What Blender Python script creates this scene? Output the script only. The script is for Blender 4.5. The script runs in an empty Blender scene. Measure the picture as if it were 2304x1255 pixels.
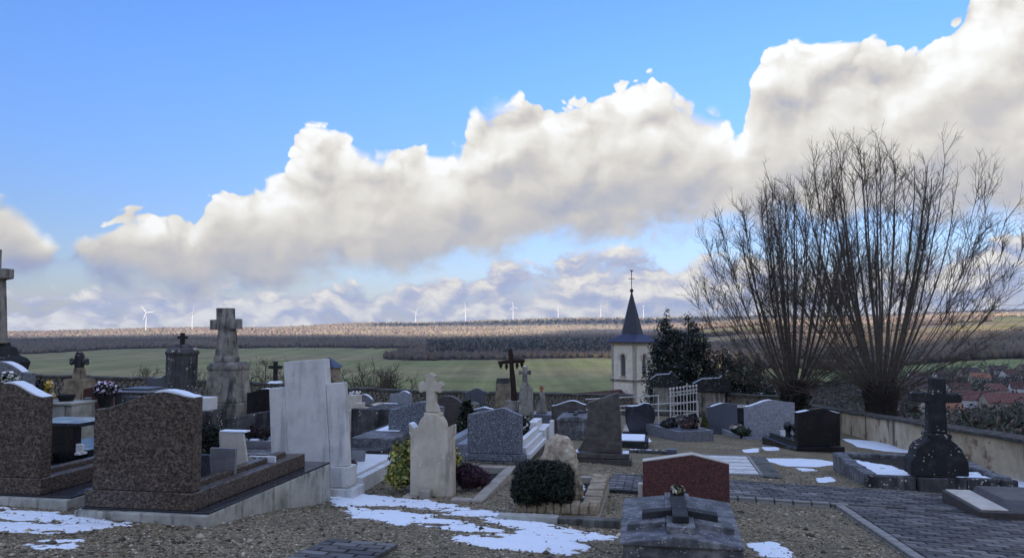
import bpy, bmesh, math, random
import numpy as np
from mathutils import Vector, Matrix, noise as mnoise

# ------------------------------------------------------------------ camera, light, exposure
F = 1760.0                       # focal length in pixels of the 2304 px wide photograph
HOR = 737.0                      # row of the eye-level horizon
PITCH = math.atan((HOR - 627.5) / F)
scene = bpy.context.scene
col = scene.collection
camd = bpy.data.cameras.new('camera')
camd.sensor_width = 36.0
camd.lens = 36.0 * F / 2304.0
camd.clip_start = 0.05
camd.clip_end = 60000.0
cam = bpy.data.objects.new('camera', camd)
cam.rotation_euler = (math.radians(90) + PITCH, 0, 0)
col.objects.link(cam)
scene.camera = cam

SUN_AZ, SUN_EL = -148.0, 15.0    # degrees, azimuth to the right of the view direction (behind, to the left)
sd = Vector((math.sin(math.radians(SUN_AZ)) * math.cos(math.radians(SUN_EL)),
             math.cos(math.radians(SUN_AZ)) * math.cos(math.radians(SUN_EL)), math.sin(math.radians(SUN_EL))))
sun = bpy.data.lights.new('sun', 'SUN')
sun.energy = 5.0
sun.angle = math.radians(0.5)
sun.color = (1.0, 0.86, 0.70)
suno = bpy.data.objects.new('sun', sun)
suno.rotation_euler = (-sd).to_track_quat('-Z', 'Y').to_euler()
col.objects.link(suno)

vs = scene.view_settings
vs.view_transform = 'Standard'
vs.look = 'None'
vs.exposure = 0.28
vs.gamma = 1.0
scene.cycles.use_denoising = True
scene.cycles.max_bounces = 5
scene.cycles.diffuse_bounces = 3
scene.cycles.glossy_bounces = 3
scene.cycles.transparent_max_bounces = 8
scene.cycles.volume_bounces = 0
scene.cycles.caustics_reflective = False
scene.cycles.caustics_refractive = False


class NT:
    """small helper that writes node trees"""
    def __init__(self, tree):
        self.t = tree
        self.n = tree.nodes
        self.l = tree.links

    def node(self, typ, **kw):
        nd = self.n.new(typ)
        for k, v in kw.items():
            setattr(nd, k, v)
        return nd

    def put(self, sock, v):
        if v is None:
            return
        if isinstance(v, bpy.types.NodeSocket):
            self.l.new(v, sock)
        elif isinstance(v, (tuple, list)) and len(v) == 3 and sock.type == 'RGBA':
            sock.default_value = (*v, 1.0)
        else:
            sock.default_value = v

    def m(self, op, a, b=None, c=None, clamp=False):
        nd = self.node('ShaderNodeMath', operation=op, use_clamp=clamp)
        self.put(nd.inputs[0], a)
        self.put(nd.inputs[1], b)
        self.put(nd.inputs[2], c)
        return nd.outputs[0]

    def vm(self, op, a, b=None):
        nd = self.node('ShaderNodeVectorMath', operation=op)
        self.put(nd.inputs[0], a)
        if b is not None:
            self.put(nd.inputs[3 if op == 'SCALE' else 1], b)
        return nd.outputs[0]

    def ss(self, x, a, b, lo=0.0, hi=1.0):
        nd = self.node('ShaderNodeMapRange', interpolation_type='SMOOTHSTEP')
        self.put(nd.inputs[0], x); self.put(nd.inputs[1], a); self.put(nd.inputs[2], b)
        self.put(nd.inputs[3], lo); self.put(nd.inputs[4], hi)
        return nd.outputs[0]

    def lin(self, x, a, b, lo=0.0, hi=1.0, clamp=True):
        nd = self.node('ShaderNodeMapRange', clamp=clamp)
        self.put(nd.inputs[0], x); self.put(nd.inputs[1], a); self.put(nd.inputs[2], b)
        self.put(nd.inputs[3], lo); self.put(nd.inputs[4], hi)
        return nd.outputs[0]

    def mix(self, f, a, b, mode='MIX'):
        nd = self.node('ShaderNodeMix', data_type='RGBA', blend_type=mode)
        self.put(nd.inputs[0], f); self.put(nd.inputs[6], a); self.put(nd.inputs[7], b)
        return nd.outputs[2]

    def fmix(self, f, a, b):
        nd = self.node('ShaderNodeMix', data_type='FLOAT')
        self.put(nd.inputs[0], f); self.put(nd.inputs[2], a); self.put(nd.inputs[3], b)
        return nd.outputs[0]

    def noise(self, vec, scale, detail=5.0, rough=0.55, lac=2.0, dist=0.0, out=0, typ=None, dim='3D'):
        nd = self.node('ShaderNodeTexNoise', noise_dimensions=dim)
        if typ:
            nd.noise_type = typ
        self.put(nd.inputs['Vector'], vec)
        nd.inputs['Scale'].default_value = scale
        nd.inputs['Detail'].default_value = detail
        nd.inputs['Roughness'].default_value = rough
        nd.inputs['Lacunarity'].default_value = lac
        nd.inputs['Distortion'].default_value = dist
        return nd.outputs[out]

    def voro(self, vec, scale, feature='F1', detail=0.0, rough=0.5, smooth=1.0, rnd=1.0, out='Distance', dim='3D'):
        nd = self.node('ShaderNodeTexVoronoi', feature=feature, voronoi_dimensions=dim)
        self.put(nd.inputs['Vector'], vec)
        nd.inputs['Scale'].default_value = scale
        if 'Detail' in nd.inputs:
            nd.inputs['Detail'].default_value = detail
            nd.inputs['Roughness'].default_value = rough
        if feature == 'SMOOTH_F1':
            nd.inputs['Smoothness'].default_value = smooth
        nd.inputs['Randomness'].default_value = rnd
        return nd.outputs[out]

    def ramp(self, f, stops, interp='LINEAR'):
        nd = self.node('ShaderNodeValToRGB')
        cr = nd.color_ramp
        cr.interpolation = interp
        while len(cr.elements) < len(stops):
            cr.elements.new(0.5)
        for e, (p, c) in zip(cr.elements, stops):
            e.position = p
            e.color = (*c, 1.0) if len(c) == 3 else c
        self.put(nd.inputs[0], f)
        return nd.outputs[0]

    def curve(self, x, pts):
        nd = self.node('ShaderNodeFloatCurve')
        cu = nd.mapping.curves[0]
        nd.mapping.use_clip = False
        while len(cu.points) < len(pts):
            cu.points.new(0.5, 0.5)
        for p, (a, b) in zip(cu.points, pts):
            p.location = (a, b)
            p.handle_type = 'VECTOR'
        nd.mapping.update()
        self.put(nd.inputs['Value'], x)
        return nd.outputs[0]


def ray(px, py):
    """world direction of a pixel of the photograph"""
    cx, cz = (px - 1152.0) / F, (627.5 - py) / F
    c, s = math.cos(PITCH), math.sin(PITCH)
    return Vector((cx, c - cz * s, s + cz * c))


def azel(px, py):
    d = ray(px, py).normalized()
    return math.degrees(math.atan2(d.x, d.y)), math.degrees(math.asin(d.z))


# ------------------------------------------------------------------ sky: Nishita air with cumulus banks by direction
def make_world():
    w = bpy.data.worlds.new('World')
    scene.world = w
    w.use_nodes = True
    t = NT(w.node_tree)
    t.n.clear()
    out = t.node('ShaderNodeOutputWorld')
    bg = t.node('ShaderNodeBackground')
    STR = 0.15
    bg.inputs['Strength'].default_value = STR
    t.l.new(bg.outputs[0], out.inputs['Surface'])
    sky = t.node('ShaderNodeTexSky', sky_type='NISHITA')
    sky.sun_disc = False
    sky.sun_elevation = math.radians(SUN_EL)
    sky.sun_rotation = math.radians(SUN_AZ)
    sky.altitude = 300
    sky.air_density = 1.0
    sky.dust_density = 0.6
    sky.ozone_density = 2.0
    dirv = t.node('ShaderNodeTexCoord').outputs['Generated']
    dn = t.vm('NORMALIZE', dirv)
    sep = t.node('ShaderNodeSeparateXYZ')
    t.l.new(dn, sep.inputs[0])
    X, Y, Z = sep.outputs
    az = t.m('MULTIPLY', t.m('ARCTAN2', X, Y), 180 / math.pi)
    el0 = t.m('MULTIPLY', t.m('ARCSINE', Z), 180 / math.pi)

    def fine(pts, lo, hi):
        """a curve over the azimuth; pts are photograph pixels, result in degrees of elevation"""
        q = sorted(azel(*p) for p in pts)
        x = t.lin(az, -36.0, 36.0, 0.0, 1.0)
        c = t.curve(x, [((a + 36) / 72, (e - lo) / (hi - lo)) for a, e in q])
        return t.m('MULTIPLY_ADD', c, hi - lo, lo)

    T1 = [(-120, 380), (0, 420), (60, 445), (90, 490), (128, 560), (150, 575), (165, 540), (200, 500), (290, 462), (380, 466), (440, 490), (462, 452),
          (500, 415), (590, 395), (640, 360), (660, 305), (700, 278), (760, 288), (800, 325), (860, 338), (890, 310), (935, 298),
          (965, 325), (1040, 318), (1052, 262), (1095, 232), (1190, 200), (1230, 226), (1300, 215), (1380, 175), (1500, 156),
          (1545, 205), (1590, 232), (1636, 236), (1650, 276), (1672, 280), (1686, 190), (1730, 92), (1830, 92), (1960, 82), (2080, 92),
          (2140, 45), (2190, -30), (2330, -110)]
    B1 = [(-120, 600), (0, 612), (60, 620), (128, 572), (165, 570), (230, 612), (330, 640), (500, 640), (640, 628), (760, 600), (1000, 582),
          (1200, 548), (1400, 512), (1640, 488), (2000, 478), (2200, 490), (2330, 492)]
    T2 = [(-120, 690), (40, 680), (90, 655), (400, 656), (760, 640), (900, 652), (950, 628), (1100, 612), (1140, 584), (1200, 590),
          (1330, 550), (1400, 566), (1480, 572), (1510, 606), (1600, 575), (1800, 600), (2000, 590), (2200, 560), (2245, 520), (2330, 505)]
    outside = t.ss(t.m('ABSOLUTE', az), 35.0, 60.0)
    cmb = t.node('ShaderNodeCombineXYZ')
    t.l.new(t.m('MULTIPLY', az, 1 / 57.3), cmb.inputs[0])
    t.l.new(t.m('MULTIPLY', el0, 1 / 57.3), cmb.inputs[1])
    q = cmb.outputs[0]                         # azimuth and elevation in radians
    N2 = lambda v, sc, de, ro, out=0: t.noise(v, sc, de, ro, out=out, dim='2D')
    V2 = lambda v, sc, de, sm: t.voro(v, sc, 'SMOOTH_F1', de, 0.5, sm, dim='2D')
    slow = N2(q, 2.2, 1.0, 0.5)
    t1 = t.fmix(outside, fine(T1, 0, 45), t.m('MULTIPLY_ADD', slow, 60.0, -2.0))
    b1 = t.fmix(outside, fine(B1, 0, 30), 8.5)
    t2 = t.fmix(outside, fine(T2, 0, 30), 6.5)

    warp = N2(q, 10.0, 3.0, 0.55, 1)
    wv = t.vm('ADD', q, t.vm('SCALE', t.vm('SUBTRACT', warp, (0.5, 0.5, 0.5)), 0.045))
    stretch = t.vm('MULTIPLY', wv, (1.0, 1.25, 0.0))

    def relief(v):
        return V2(v, 9.0, 2.0, 0.5), N2(v, 26.0, 5.0, 0.58)
    big, fin = relief(stretch)
    big2 = V2(t.vm('ADD', stretch, (-0.016, 0.026, 0.0)), 9.0, 2.0, 0.5)
    fin2 = N2(t.vm('ADD', stretch, (-0.006, 0.010, 0.0)), 26.0, 5.0, 0.58)
    emb = t.m('ADD', t.m('SUBTRACT', big2, big), t.m('MULTIPLY', t.m('SUBTRACT', fin, fin2), 0.5))   # > 0 where the relief faces the light

    # main bank
    s = t.m('SUBTRACT', t1, el0)
    s = t.m('ADD', s, t.m('MULTIPLY_ADD', t.m('MINIMUM', t.m('MULTIPLY', big, big), 0.55), -1.9, 0.75))
    s = t.m('ADD', s, t.m('MULTIPLY_ADD', fin, 1.3, -0.64))
    tuft = V2(t.vm('ADD', stretch, t.vm('SCALE', t.vm('SUBTRACT', N2(q, 40.0, 2.0, 0.5, 1), (0.5, 0.5, 0.5)), 0.02)), 30.0, 1.0, 0.35)
    tuft = t.m('MINIMUM', t.m('MULTIPLY', t.m('MULTIPLY', tuft, tuft), 1.6), 0.8)        # squared: round heads, sharp clefts
    s = t.m('ADD', s, t.m('MULTIPLY_ADD', tuft, -1.15, 0.42))
    mid = N2(stretch, 6.5, 5.0, 0.55)
    wtop = t.m('MULTIPLY_ADD', t.ss(mid, 0.45, 0.70), 1.5, 0.25)
    top = t.ss(t.m('DIVIDE', s, wtop), 0.0, 1.0)
    top = t.m('MULTIPLY', top, t.ss(t.m('SUBTRACT', t1, el0), -0.55, -0.05))
    low = N2(stretch, 12.0, 6.0, 0.6)
    sb = t.m('SUBTRACT', el0, b1)
    sb = t.m('ADD', sb, t.m('MULTIPLY_ADD', low, 4.5, -1.6))
    bot = t.ss(sb, -0.6, 1.5)
    cov1 = t.m('MULTIPLY', top, bot)
    rel = t.m('DIVIDE', t.m('SUBTRACT', el0, b1), t.m('MAXIMUM', t.m('SUBTRACT', t1, b1), 2.0))   # 0 base .. 1 top
    rimw = t.ss(s, 0.0, 4.0, 1.0, 0.0)
    lum = t.m('MULTIPLY_ADD', t.m('MULTIPLY', emb, t.ss(rel, 0.2, 0.9, 0.30, 0.95)), 1.0, t.lin(rel, -0.10, 0.66, 0.14, 0.64))
    lum = t.m('ADD', lum, t.m('MULTIPLY', rimw, 0.26))
    lum = t.m('ADD', lum, t.m('MULTIPLY', t.m('MULTIPLY_ADD', tuft, -0.8, 0.32), t.m('MULTIPLY_ADD', rimw, 0.40, 0.10)))
    lum = t.m('ADD', lum, t.m('MULTIPLY_ADD', mid, 0.34, -0.17))
    lum = t.m('SUBTRACT', lum, t.ss(az, -17.0, -29.0, 0.0, 0.20))
    c1 = t.ramp(lum, [(0.0, (0.30, 0.33, 0.47)), (0.14, (0.40, 0.41, 0.46)), (0.34, (0.525, 0.50, 0.475)), (0.56, (0.65, 0.62, 0.565)),
                      (0.80, (0.765, 0.75, 0.705)), (1.0, (0.86, 0.86, 0.85))])

    # far low bank, layered towards the horizon
    lay = t.vm('MULTIPLY', wv, (1.0, 2.1, 0.0))
    n2 = N2(lay, 16.0, 6.0, 0.60)
    n2b = N2(t.vm('ADD', lay, (-0.008, 0.024, 0.0)), 16.0, 6.0, 0.60)
    s2 = t.m('ADD', t.m('SUBTRACT', t2, el0), t.m('MULTIPLY_ADD', n2, 4.5, -2.0))
    cov2 = t.m('MULTIPLY', t.ss(s2, 0.0, 0.9), t.ss(n2, 0.28, 0.46, 0.55, 1.0))
    lum2 = t.m('ADD', t.m('MULTIPLY', t.m('SUBTRACT', n2, n2b), 1.7), t.m('MULTIPLY_ADD', n2, 0.75, 0.12))
    lum2 = t.m('ADD', lum2, t.ss(el0, 2.4, 0.0, 0.0, 0.16))
    c2 = t.ramp(lum2, [(0.1, (0.34, 0.39, 0.56)), (0.36, (0.42, 0.45, 0.58)), (0.56, (0.54, 0.54, 0.60)), (0.74, (0.68, 0.66, 0.64)), (1.0, (0.80, 0.77, 0.72))])

    # clear air: the photograph's blue is deeper than the plain sky model, paler low down
    skyc = t.mix(1.0, sky.outputs[0], t.mix(t.ss(el0, 22.0, 80.0), t.mix(t.ss(el0, 0.0, 22.0), SKYLO, SKYHI), SKYZE), 'MULTIPLY')
    cl1 = t.mix(1.0, c1, (1 / STR, 1 / STR, 1 / STR), 'MULTIPLY')
    cl2 = t.mix(1.0, c2, (1 / STR, 1 / STR, 1 / STR), 'MULTIPLY')
    n3 = t.noise(dn, 3.0, 4.0, 0.55)             # bright cumulus added overhead, out of the picture, to fill the shaded ground
    cov3 = t.m('MULTIPLY', t.ss(n3, 0.44, 0.57), t.ss(el0, 30.0, 46.0))
    cl3 = t.mix(n3, (0.68 / STR, 0.68 / STR, 0.72 / STR), (1.0 / STR, 0.97 / STR, 0.92 / STR))
    c = t.mix(cov2, skyc, cl2)
    c = t.mix(cov3, c, cl3)
    c = t.mix(t.m('MULTIPLY', cov1, 0.98), c, cl1)
    t.l.new(c, bg.inputs['Color'])
    w.cycles.sampling_method = 'MANUAL'
    w.cycles.sample_map_resolution = 512


SKYLO = (0.70, 0.68, 0.90)
SKYHI = (0.78, 1.07, 1.66)
SKYZE = (2.2, 2.8, 4.0)
make_world()

# ------------------------------------------------------------------ helpers
U_AZ = math.radians(10.2)                       # the graves run this way, away from the camera
UX, UY = math.sin(U_AZ), math.cos(U_AZ)


def gz(x, y):
    """height of the sloping cemetery ground (the eye is at 0); it dips beside the brown granite tomb"""
    return -(1.55 + 0.06 * y + 0.04 * x) - 0.17 * np.exp(-((x + 1.9) ** 2 + (y - 10.3) ** 2) / 2.6)


def at(px, py, d):
    """the point seen at a pixel of the photograph, d metres ahead"""
    r = ray(px, py)
    return r * (d / r.y)


def on_ground(px, py):
    r = ray(px, py)
    t = 1.55 / (-(r.z + 0.06 * r.y + 0.04 * r.x))
    for _ in range(12):
        t = float(gz(r.x * t, r.y * t)) / r.z
    return r * t


def uv(x, y):
    """along and across the rows of graves"""
    return x * UX + y * UY, x * UY - y * UX


def xy(u, v):
    return u * UX + v * UY, u * UY - v * UX


def px_of(x, y):
    return 1152.0 + F * math.cos(PITCH) * x / y


MATS = {}


def mat(name, color=(0.5, 0.5, 0.5), rough=0.6, metal=0.0, spec=None):
    m = bpy.data.materials.new(name)
    m.use_nodes = True
    b = m.node_tree.nodes['Principled BSDF']
    b.inputs['Base Color'].default_value = (*color, 1)
    b.inputs['Roughness'].default_value = rough
    b.inputs['Metallic'].default_value = metal
    if spec is not None:
        b.inputs['Specular IOR Level'].default_value = spec
    MATS[name] = m
    t = NT(m.node_tree)
    t.b = b
    t.obj = lambda: t.node('ShaderNodeTexCoord').outputs['Object']
    t.pos = lambda: t.node('ShaderNodeNewGeometry').outputs['Position']
    return m, t


def bump(t, h, strength, dist=0.01, norm=None):
    nd = t.node('ShaderNodeBump')
    nd.inputs['Strength'].default_value = strength
    nd.inputs['Distance'].default_value = dist
    t.put(nd.inputs['Height'], h)
    if norm is not None:
        t.put(nd.inputs['Normal'], norm)
    t.l.new(nd.outputs[0], t.b.inputs['Normal'])
    return nd.outputs[0]


def tag(o, label=None, cat=None, group=None, kind=None):
    if label: o['label'] = label
    if cat: o['category'] = cat
    if group: o['group'] = group
    if kind: o['kind'] = kind
    return o


def np_mesh(name, verts, faces, smooth=False):
    """mesh from numpy arrays: verts (n,3), faces (m,3) or (m,4)"""
    me = bpy.data.meshes.new(name)
    verts = np.asarray(verts, dtype=np.float32)
    faces = np.asarray(faces, dtype=np.int32)
    k = faces.shape[1]
    me.vertices.add(len(verts))
    me.vertices.foreach_set('co', verts.ravel())
    me.loops.add(faces.size)
    me.loops.foreach_set('vertex_index', faces.ravel())
    me.polygons.add(len(faces))
    me.polygons.foreach_set('loop_start', np.arange(0, faces.size, k, dtype=np.int32))
    me.polygons.foreach_set('loop_total', np.full(len(faces), k, dtype=np.int32))
    if smooth:
        me.polygons.foreach_set('use_smooth', np.ones(len(faces), dtype=bool))
    me.update(calc_edges=True)
    return me


def set_col(me, name, cols):
    at_ = me.color_attributes.new(name, 'FLOAT_COLOR', 'POINT')
    c = np.ones((len(cols), 4), dtype=np.float32)
    c[:, :3] = cols
    at_.data.foreach_set('color', c.ravel())


def link(name, me, m, parent=None):
    o = bpy.data.objects.new(name, me)
    col.objects.link(o)
    if m is not None:
        if isinstance(m, str):
            m = MATS[m]
        me.materials.clear()
        me.materials.append(m)
    if parent is not None:
        o.parent = parent
    return o


def vnoise(p, scale=1.0, octaves=4, seed=0.0):
    """cheap numpy value noise, p (n,2) -> about -1..1"""
    p = np.asarray(p, dtype=np.float64) * scale + seed * 17.31
    tot = np.zeros(len(p)); amp = 1.0; nrm = 0.0
    for o in range(octaves):
        i = np.floor(p).astype(np.int64); f = p - i
        f = f * f * (3 - 2 * f)

        def h(ix, iy):
            v = (ix * 374761393 + iy * 668265263 + int(seed * 1013) * 69069 + o * 144665) & 0x7fffffff
            v = ((v ^ (v >> 13)) * 1274126177) & 0x7fffffff
            return ((v ^ (v >> 16)) & 0xffff) / 32767.5 - 1.0
        a = h(i[:, 0], i[:, 1]); b = h(i[:, 0] + 1, i[:, 1]); c = h(i[:, 0], i[:, 1] + 1); d = h(i[:, 0] + 1, i[:, 1] + 1)
        tot += amp * ((a * (1 - f[:, 0]) + b * f[:, 0]) * (1 - f[:, 1]) + (c * (1 - f[:, 0]) + d * f[:, 0]) * f[:, 1])
        nrm += amp
        amp *= 0.5
        p = p * 2.03 + 11.7
    return tot / nrm


ICO_V, ICO_F = None, None


def ico():
    global ICO_V, ICO_F
    if ICO_V is None:
        bm = bmesh.new()
        bmesh.ops.create_icosphere(bm, subdivisions=1, radius=1.0)
        bm.verts.ensure_lookup_table()
        ICO_V = np.array([v.co for v in bm.verts])
        ICO_F = np.array([[v.index for v in f.verts] for f in bm.faces])
        bm.free()
    return ICO_V, ICO_F


# ------------------------------------------------------------------ land
ZD = [0, 30, 45, 60, 100, 200, 400, 700, 1000, 1450, 2000, 2600, 3300, 4200, 5200, 7000, 9000]
ZC = {
    0:    [-2.2, -3.4, -5.5, -8.5, -14, -27, -45, -58, -60, -58, -51, -48, -45, -42, -48, -60, -60],
    500:  [-2.2, -3.8, -5.8, -8.5, -14, -27, -45, -58, -60, -58, -50, -44, -32, -17, -30, -45, -60],
    900:  [-2.4, -4.2, -6.2, -9.0, -15, -28, -46, -59, -60, -59, -52, -43, -28, -12, 20, 0, -40],
    1400: [-2.6, -4.8, -7.0, -9.5, -15, -28, -46, -59, -60, -57, -46, -35, -21, -9, 52, 30, -40],
    1800: [-2.9, -5.4, -7.4, -9.8, -15, -27, -43, -50, -49, -40, -22, -7, 16, 42, 64, 30, -40],
    2304: [-3.0, -5.8, -7.8, -10, -16, -27, -36, -38, -34, -14, 4, 25, 50, 78, 60, 30, -40],
}
_zx = np.array(sorted(ZC)); _zt = np.array([ZC[k] for k in _zx], dtype=float)


def land_z(x, y):
    """terrain height for arrays x, y"""
    r = np.hypot(x, y)
    azr = np.arctan2(x, y)
    azc = np.clip(azr, -0.6, 0.6)
    d = r * np.cos(azc)
    px = 1152 + F * np.tan(azc)
    ci = np.clip(np.interp(px, _zx, np.arange(len(_zx))), 0, len(_zx) - 1.0001)
    i0 = ci.astype(int); fr = ci - i0; fr = fr * fr * (3 - 2 * fr)
    out = np.zeros_like(r)
    for k in range(len(_zx)):
        zk = np.interp(d, ZD, _zt[k])
        w = np.where(i0 == k, 1 - fr, 0) + np.where(i0 + 1 == k, fr, 0)
        out += w * zk
    p = np.stack([x, y], 1)
    out += vnoise(p, 1 / 700, 3, 3.0) * np.clip((d - 900) / 2500, 0, 1) * 6.0
    out += vnoise(p, 1 / 90, 3, 5.0) * np.clip((d - 60) / 300, 0, 1) * 0.8
    back = np.clip((np.abs(azr) - 0.9) / 0.6, 0, 1)
    hill = -2.6 - 0.06 * y - 0.04 * np.clip(x, -60, 60) - np.where(r > 60, 0, 0.2)
    hill = np.minimum(hill, 40)
    return out * (1 - back) + hill * back


def wood_from(px):
    """distance at which the woodland begins, seen along a photograph column"""
    return np.interp(px, [-400, 80, 300, 845, 870, 1400, 1500, 1700, 1900, 2700], [1500, 1650, 1950, 1960, 1430, 1450, 1300, 1000, 860, 860])


def in_wood(px, d, p):
    e = vnoise(p, 1 / 160, 3, 8.0) * 60
    w = d > wood_from(px) + e
    gap = (px > 850) & (px < 985) & (d > 1450 + (px - 850) * 4.2) & (d < 1960)       # the upper field ends in a point
    w &= ~gap
    right = px > 1560
    n = vnoise(p, 1 / 260, 2, 2.5)
    fields = right & (((d > 1750) & (d < 3350) & (n < 0.30)) | ((d > 950) & (d < 1750) & (n < -0.12)))
    return w & ~fields


def build_land():
    azs = np.concatenate([np.linspace(-math.pi, -0.78, 40)[:-1], np.linspace(-0.78, 0.78, 460), np.linspace(0.78, math.pi, 40)[1:]])
    rs = np.concatenate([[0.0], np.geomspace(14, 9000, 290)])
    A, R = np.meshgrid(azs, rs)
    x = (R * np.sin(A)).ravel(); y = (R * np.cos(A)).ravel()
    z = land_z(x, y)
    na = len(azs)
    i = np.arange(len(rs) - 1)[:, None] * na + np.arange(na - 1)[None, :]
    i = i.ravel()
    f = np.stack([i, i + 1, i + na + 1, i + na], 1)
    me = np_mesh('land', np.stack([x, y, z], 1), f, True)
    p = np.stack([x, y], 1)
    azc = np.clip(np.arctan2(x, y), -0.75, 0.75)
    d = np.hypot(x, y) * np.cos(azc)
    px = 1152 + F * np.tan(azc)
    c = np.tile(np.array([0.205, 0.215, 0.075]), (len(x), 1))
    # bands of the ploughed and sown fields
    band = np.interp(d, [700, 900, 980, 1100, 1200, 1330, 1500, 1700, 2000], [0.0, 0.2, 0.75, 0.65, 0.2, 0.15, 0.9, 0.4, 0.3])
    band = np.clip(band + vnoise(p * [1, 3], 1 / 300, 2, 1.0) * 0.3, 0, 1)[:, None]
    c = c * (1 - band) + np.array([0.29, 0.24, 0.12]) * band
    w = in_wood(px, d, p) & (d > 700)
    c[w] = (0.13, 0.09, 0.065)
    right = (px > 1560) & (d > 900) & ~w
    n = vnoise(p * [1.0, 2.5], 1 / 330, 1, 6.0)
    gold = np.array([0.36, 0.27, 0.10]); tan = np.array([0.26, 0.19, 0.12]); grn = np.array([0.17, 0.20, 0.06])
    c[right & (n < -0.1)] = tan
    c[right & (n >= -0.1) & (n < 0.35)] = gold
    c[right & (n >= 0.35)] = grn
    strip = (px > 1800) & (d > 720) & (d < 860)
    c[strip] = (0.19, 0.225, 0.085)
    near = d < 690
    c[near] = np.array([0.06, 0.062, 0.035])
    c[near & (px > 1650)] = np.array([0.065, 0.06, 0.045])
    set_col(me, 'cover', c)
    m, t = mat('land', rough=0.95, spec=0.1)
    a = t.node('ShaderNodeVertexColor', layer_name='cover').outputs[0]
    pos = t.pos()
    n1 = t.noise(pos, 0.02, 6, 0.6)
    n2 = t.noise(t.vm('MULTIPLY', pos, (1.0, 0.15, 1.0)), 0.25, 3, 0.5)
    k = t.m('ADD', t.lin(n1, 0.25, 0.75, 0.72, 1.28), t.lin(n2, 0.3, 0.7, -0.12, 0.12))
    row = t.noise(t.vm('MULTIPLY', pos, (1.0, 0.02, 1.0)), 0.045, 2, 0.5)      # sowing lines and tramlines
    k = t.m('ADD', k, t.lin(row, 0.35, 0.65, -0.14, 0.14))
    cc = t.node('ShaderNodeCombineColor')
    for i_ in range(3):
        t.l.new(k, cc.inputs[i_])
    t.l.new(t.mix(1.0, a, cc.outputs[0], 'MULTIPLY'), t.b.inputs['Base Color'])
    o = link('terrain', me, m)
    tag(o, 'wide farmland valley and hills beyond the cemetery', kind='structure')


def build_woods():
    """the far leafless woodland: nobody could count its trees"""
    rng = np.random.default_rng(5)
    V, Fc = ico()
    P = []
    n = 150000
    px = rng.uniform(-260, 2560, n)
    d = 840 * (5400 / 840) ** (rng.uniform(0, 1, n) ** 0.85)
    x = (px - 1152) / F * d
    p = np.stack([x, d], 1)
    keep = in_wood(px, d, p)
    keep &= ~((px > 1560) & (d < 2000) & (rng.uniform(0, 1, n) < 0.35))
    x, d, px = x[keep], d[keep], px[keep]
    z = land_z(x, d)
    n = len(x)
    hs = rng.uniform(0.75, 1.25, n)
    con = rng.uniform(0, 1, n) < np.where((px > 960) & (px < 1480) & (d > 1560) & (d < 2350), 0.75, 0.035)
    con &= d < 4200
    con |= (d > 4450) & (px > 840) & (rng.uniform(0, 1, n) < 0.8)          # far ridge coloured as dark conifers to deepen its cloud shade
    hgt = np.where(con & (d < 4300), 15, 12) * hs * np.clip(d / 2600, 0.8, 1.5)
    wid = np.where(con, 3.4, 5.2) * rng.uniform(0.8, 1.25, n) * np.clip(d / 2300, 0.8, 1.7)
    vv = np.repeat(V[None], n, 0).copy()
    vv *= 1 + rng.uniform(-0.5, 0.45, (n, len(V), 1))
    taper = np.where(con[:, None], np.clip(1.05 - 0.55 * (vv[:, :, 2] + 1), 0.12, 1.2), 1.0)
    vv[:, :, 0] = vv[:, :, 0] * wid[:, None] * taper + x[:, None]
    vv[:, :, 1] = vv[:, :, 1] * wid[:, None] * taper + d[:, None]
    vv[:, :, 2] = (vv[:, :, 2] * 0.52 + 0.5) * hgt[:, None] + z[:, None]
    ff = (Fc[None] + (np.arange(n) * len(V))[:, None, None]).reshape(-1, 3)
    me = np_mesh('woodland', vv.reshape(-1, 3), ff, False)
    base = np.where(con[:, None], np.array([0.035, 0.045, 0.03]), np.array([0.215, 0.162, 0.118]))
    base = base * rng.uniform(0.8, 1.2, (n, 1)) * (1 + rng.uniform(-0.08, 0.08, (n, 3)))
    patch = vnoise(np.stack([x, d], 1), 1 / 140, 3, 4.0)[:, None]
    base = base * (1 + 0.22 * patch)
    tone = np.clip(vnoise(np.stack([x, d], 1), 1 / 380, 2, 12.0) * 1.2 + 0.4, 0, 1)[:, None] * (~con)[:, None]
    base = base * (1 - tone) + base * np.array([1.22, 1.3, 1.25]) * tone
    base = base * np.interp(d, [1900, 2500, 2900, 5000], [0.60, 0.64, 1.65, 1.6])[:, None]      # shade and sun put into the colour: dark near belt, lighter upper slopes
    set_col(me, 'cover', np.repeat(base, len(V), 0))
    m, t = mat('woodland', rough=1.0, spec=0.0)
    a = t.node('ShaderNodeVertexColor', layer_name='cover').outputs[0]
    nn = t.noise(t.vm('MULTIPLY', t.pos(), (1, 1, 0.4)), 0.7, 3, 0.6)
    t.l.new(t.mix(1.0, a, t.ramp(nn, [(0.3, (0.82, 0.82, 0.82)), (0.7, (1.18, 1.18, 1.18))]), 'MULTIPLY'), t.b.inputs['Base Color'])
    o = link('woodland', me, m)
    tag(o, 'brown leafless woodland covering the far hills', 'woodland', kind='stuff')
    print('woods', n)


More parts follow.
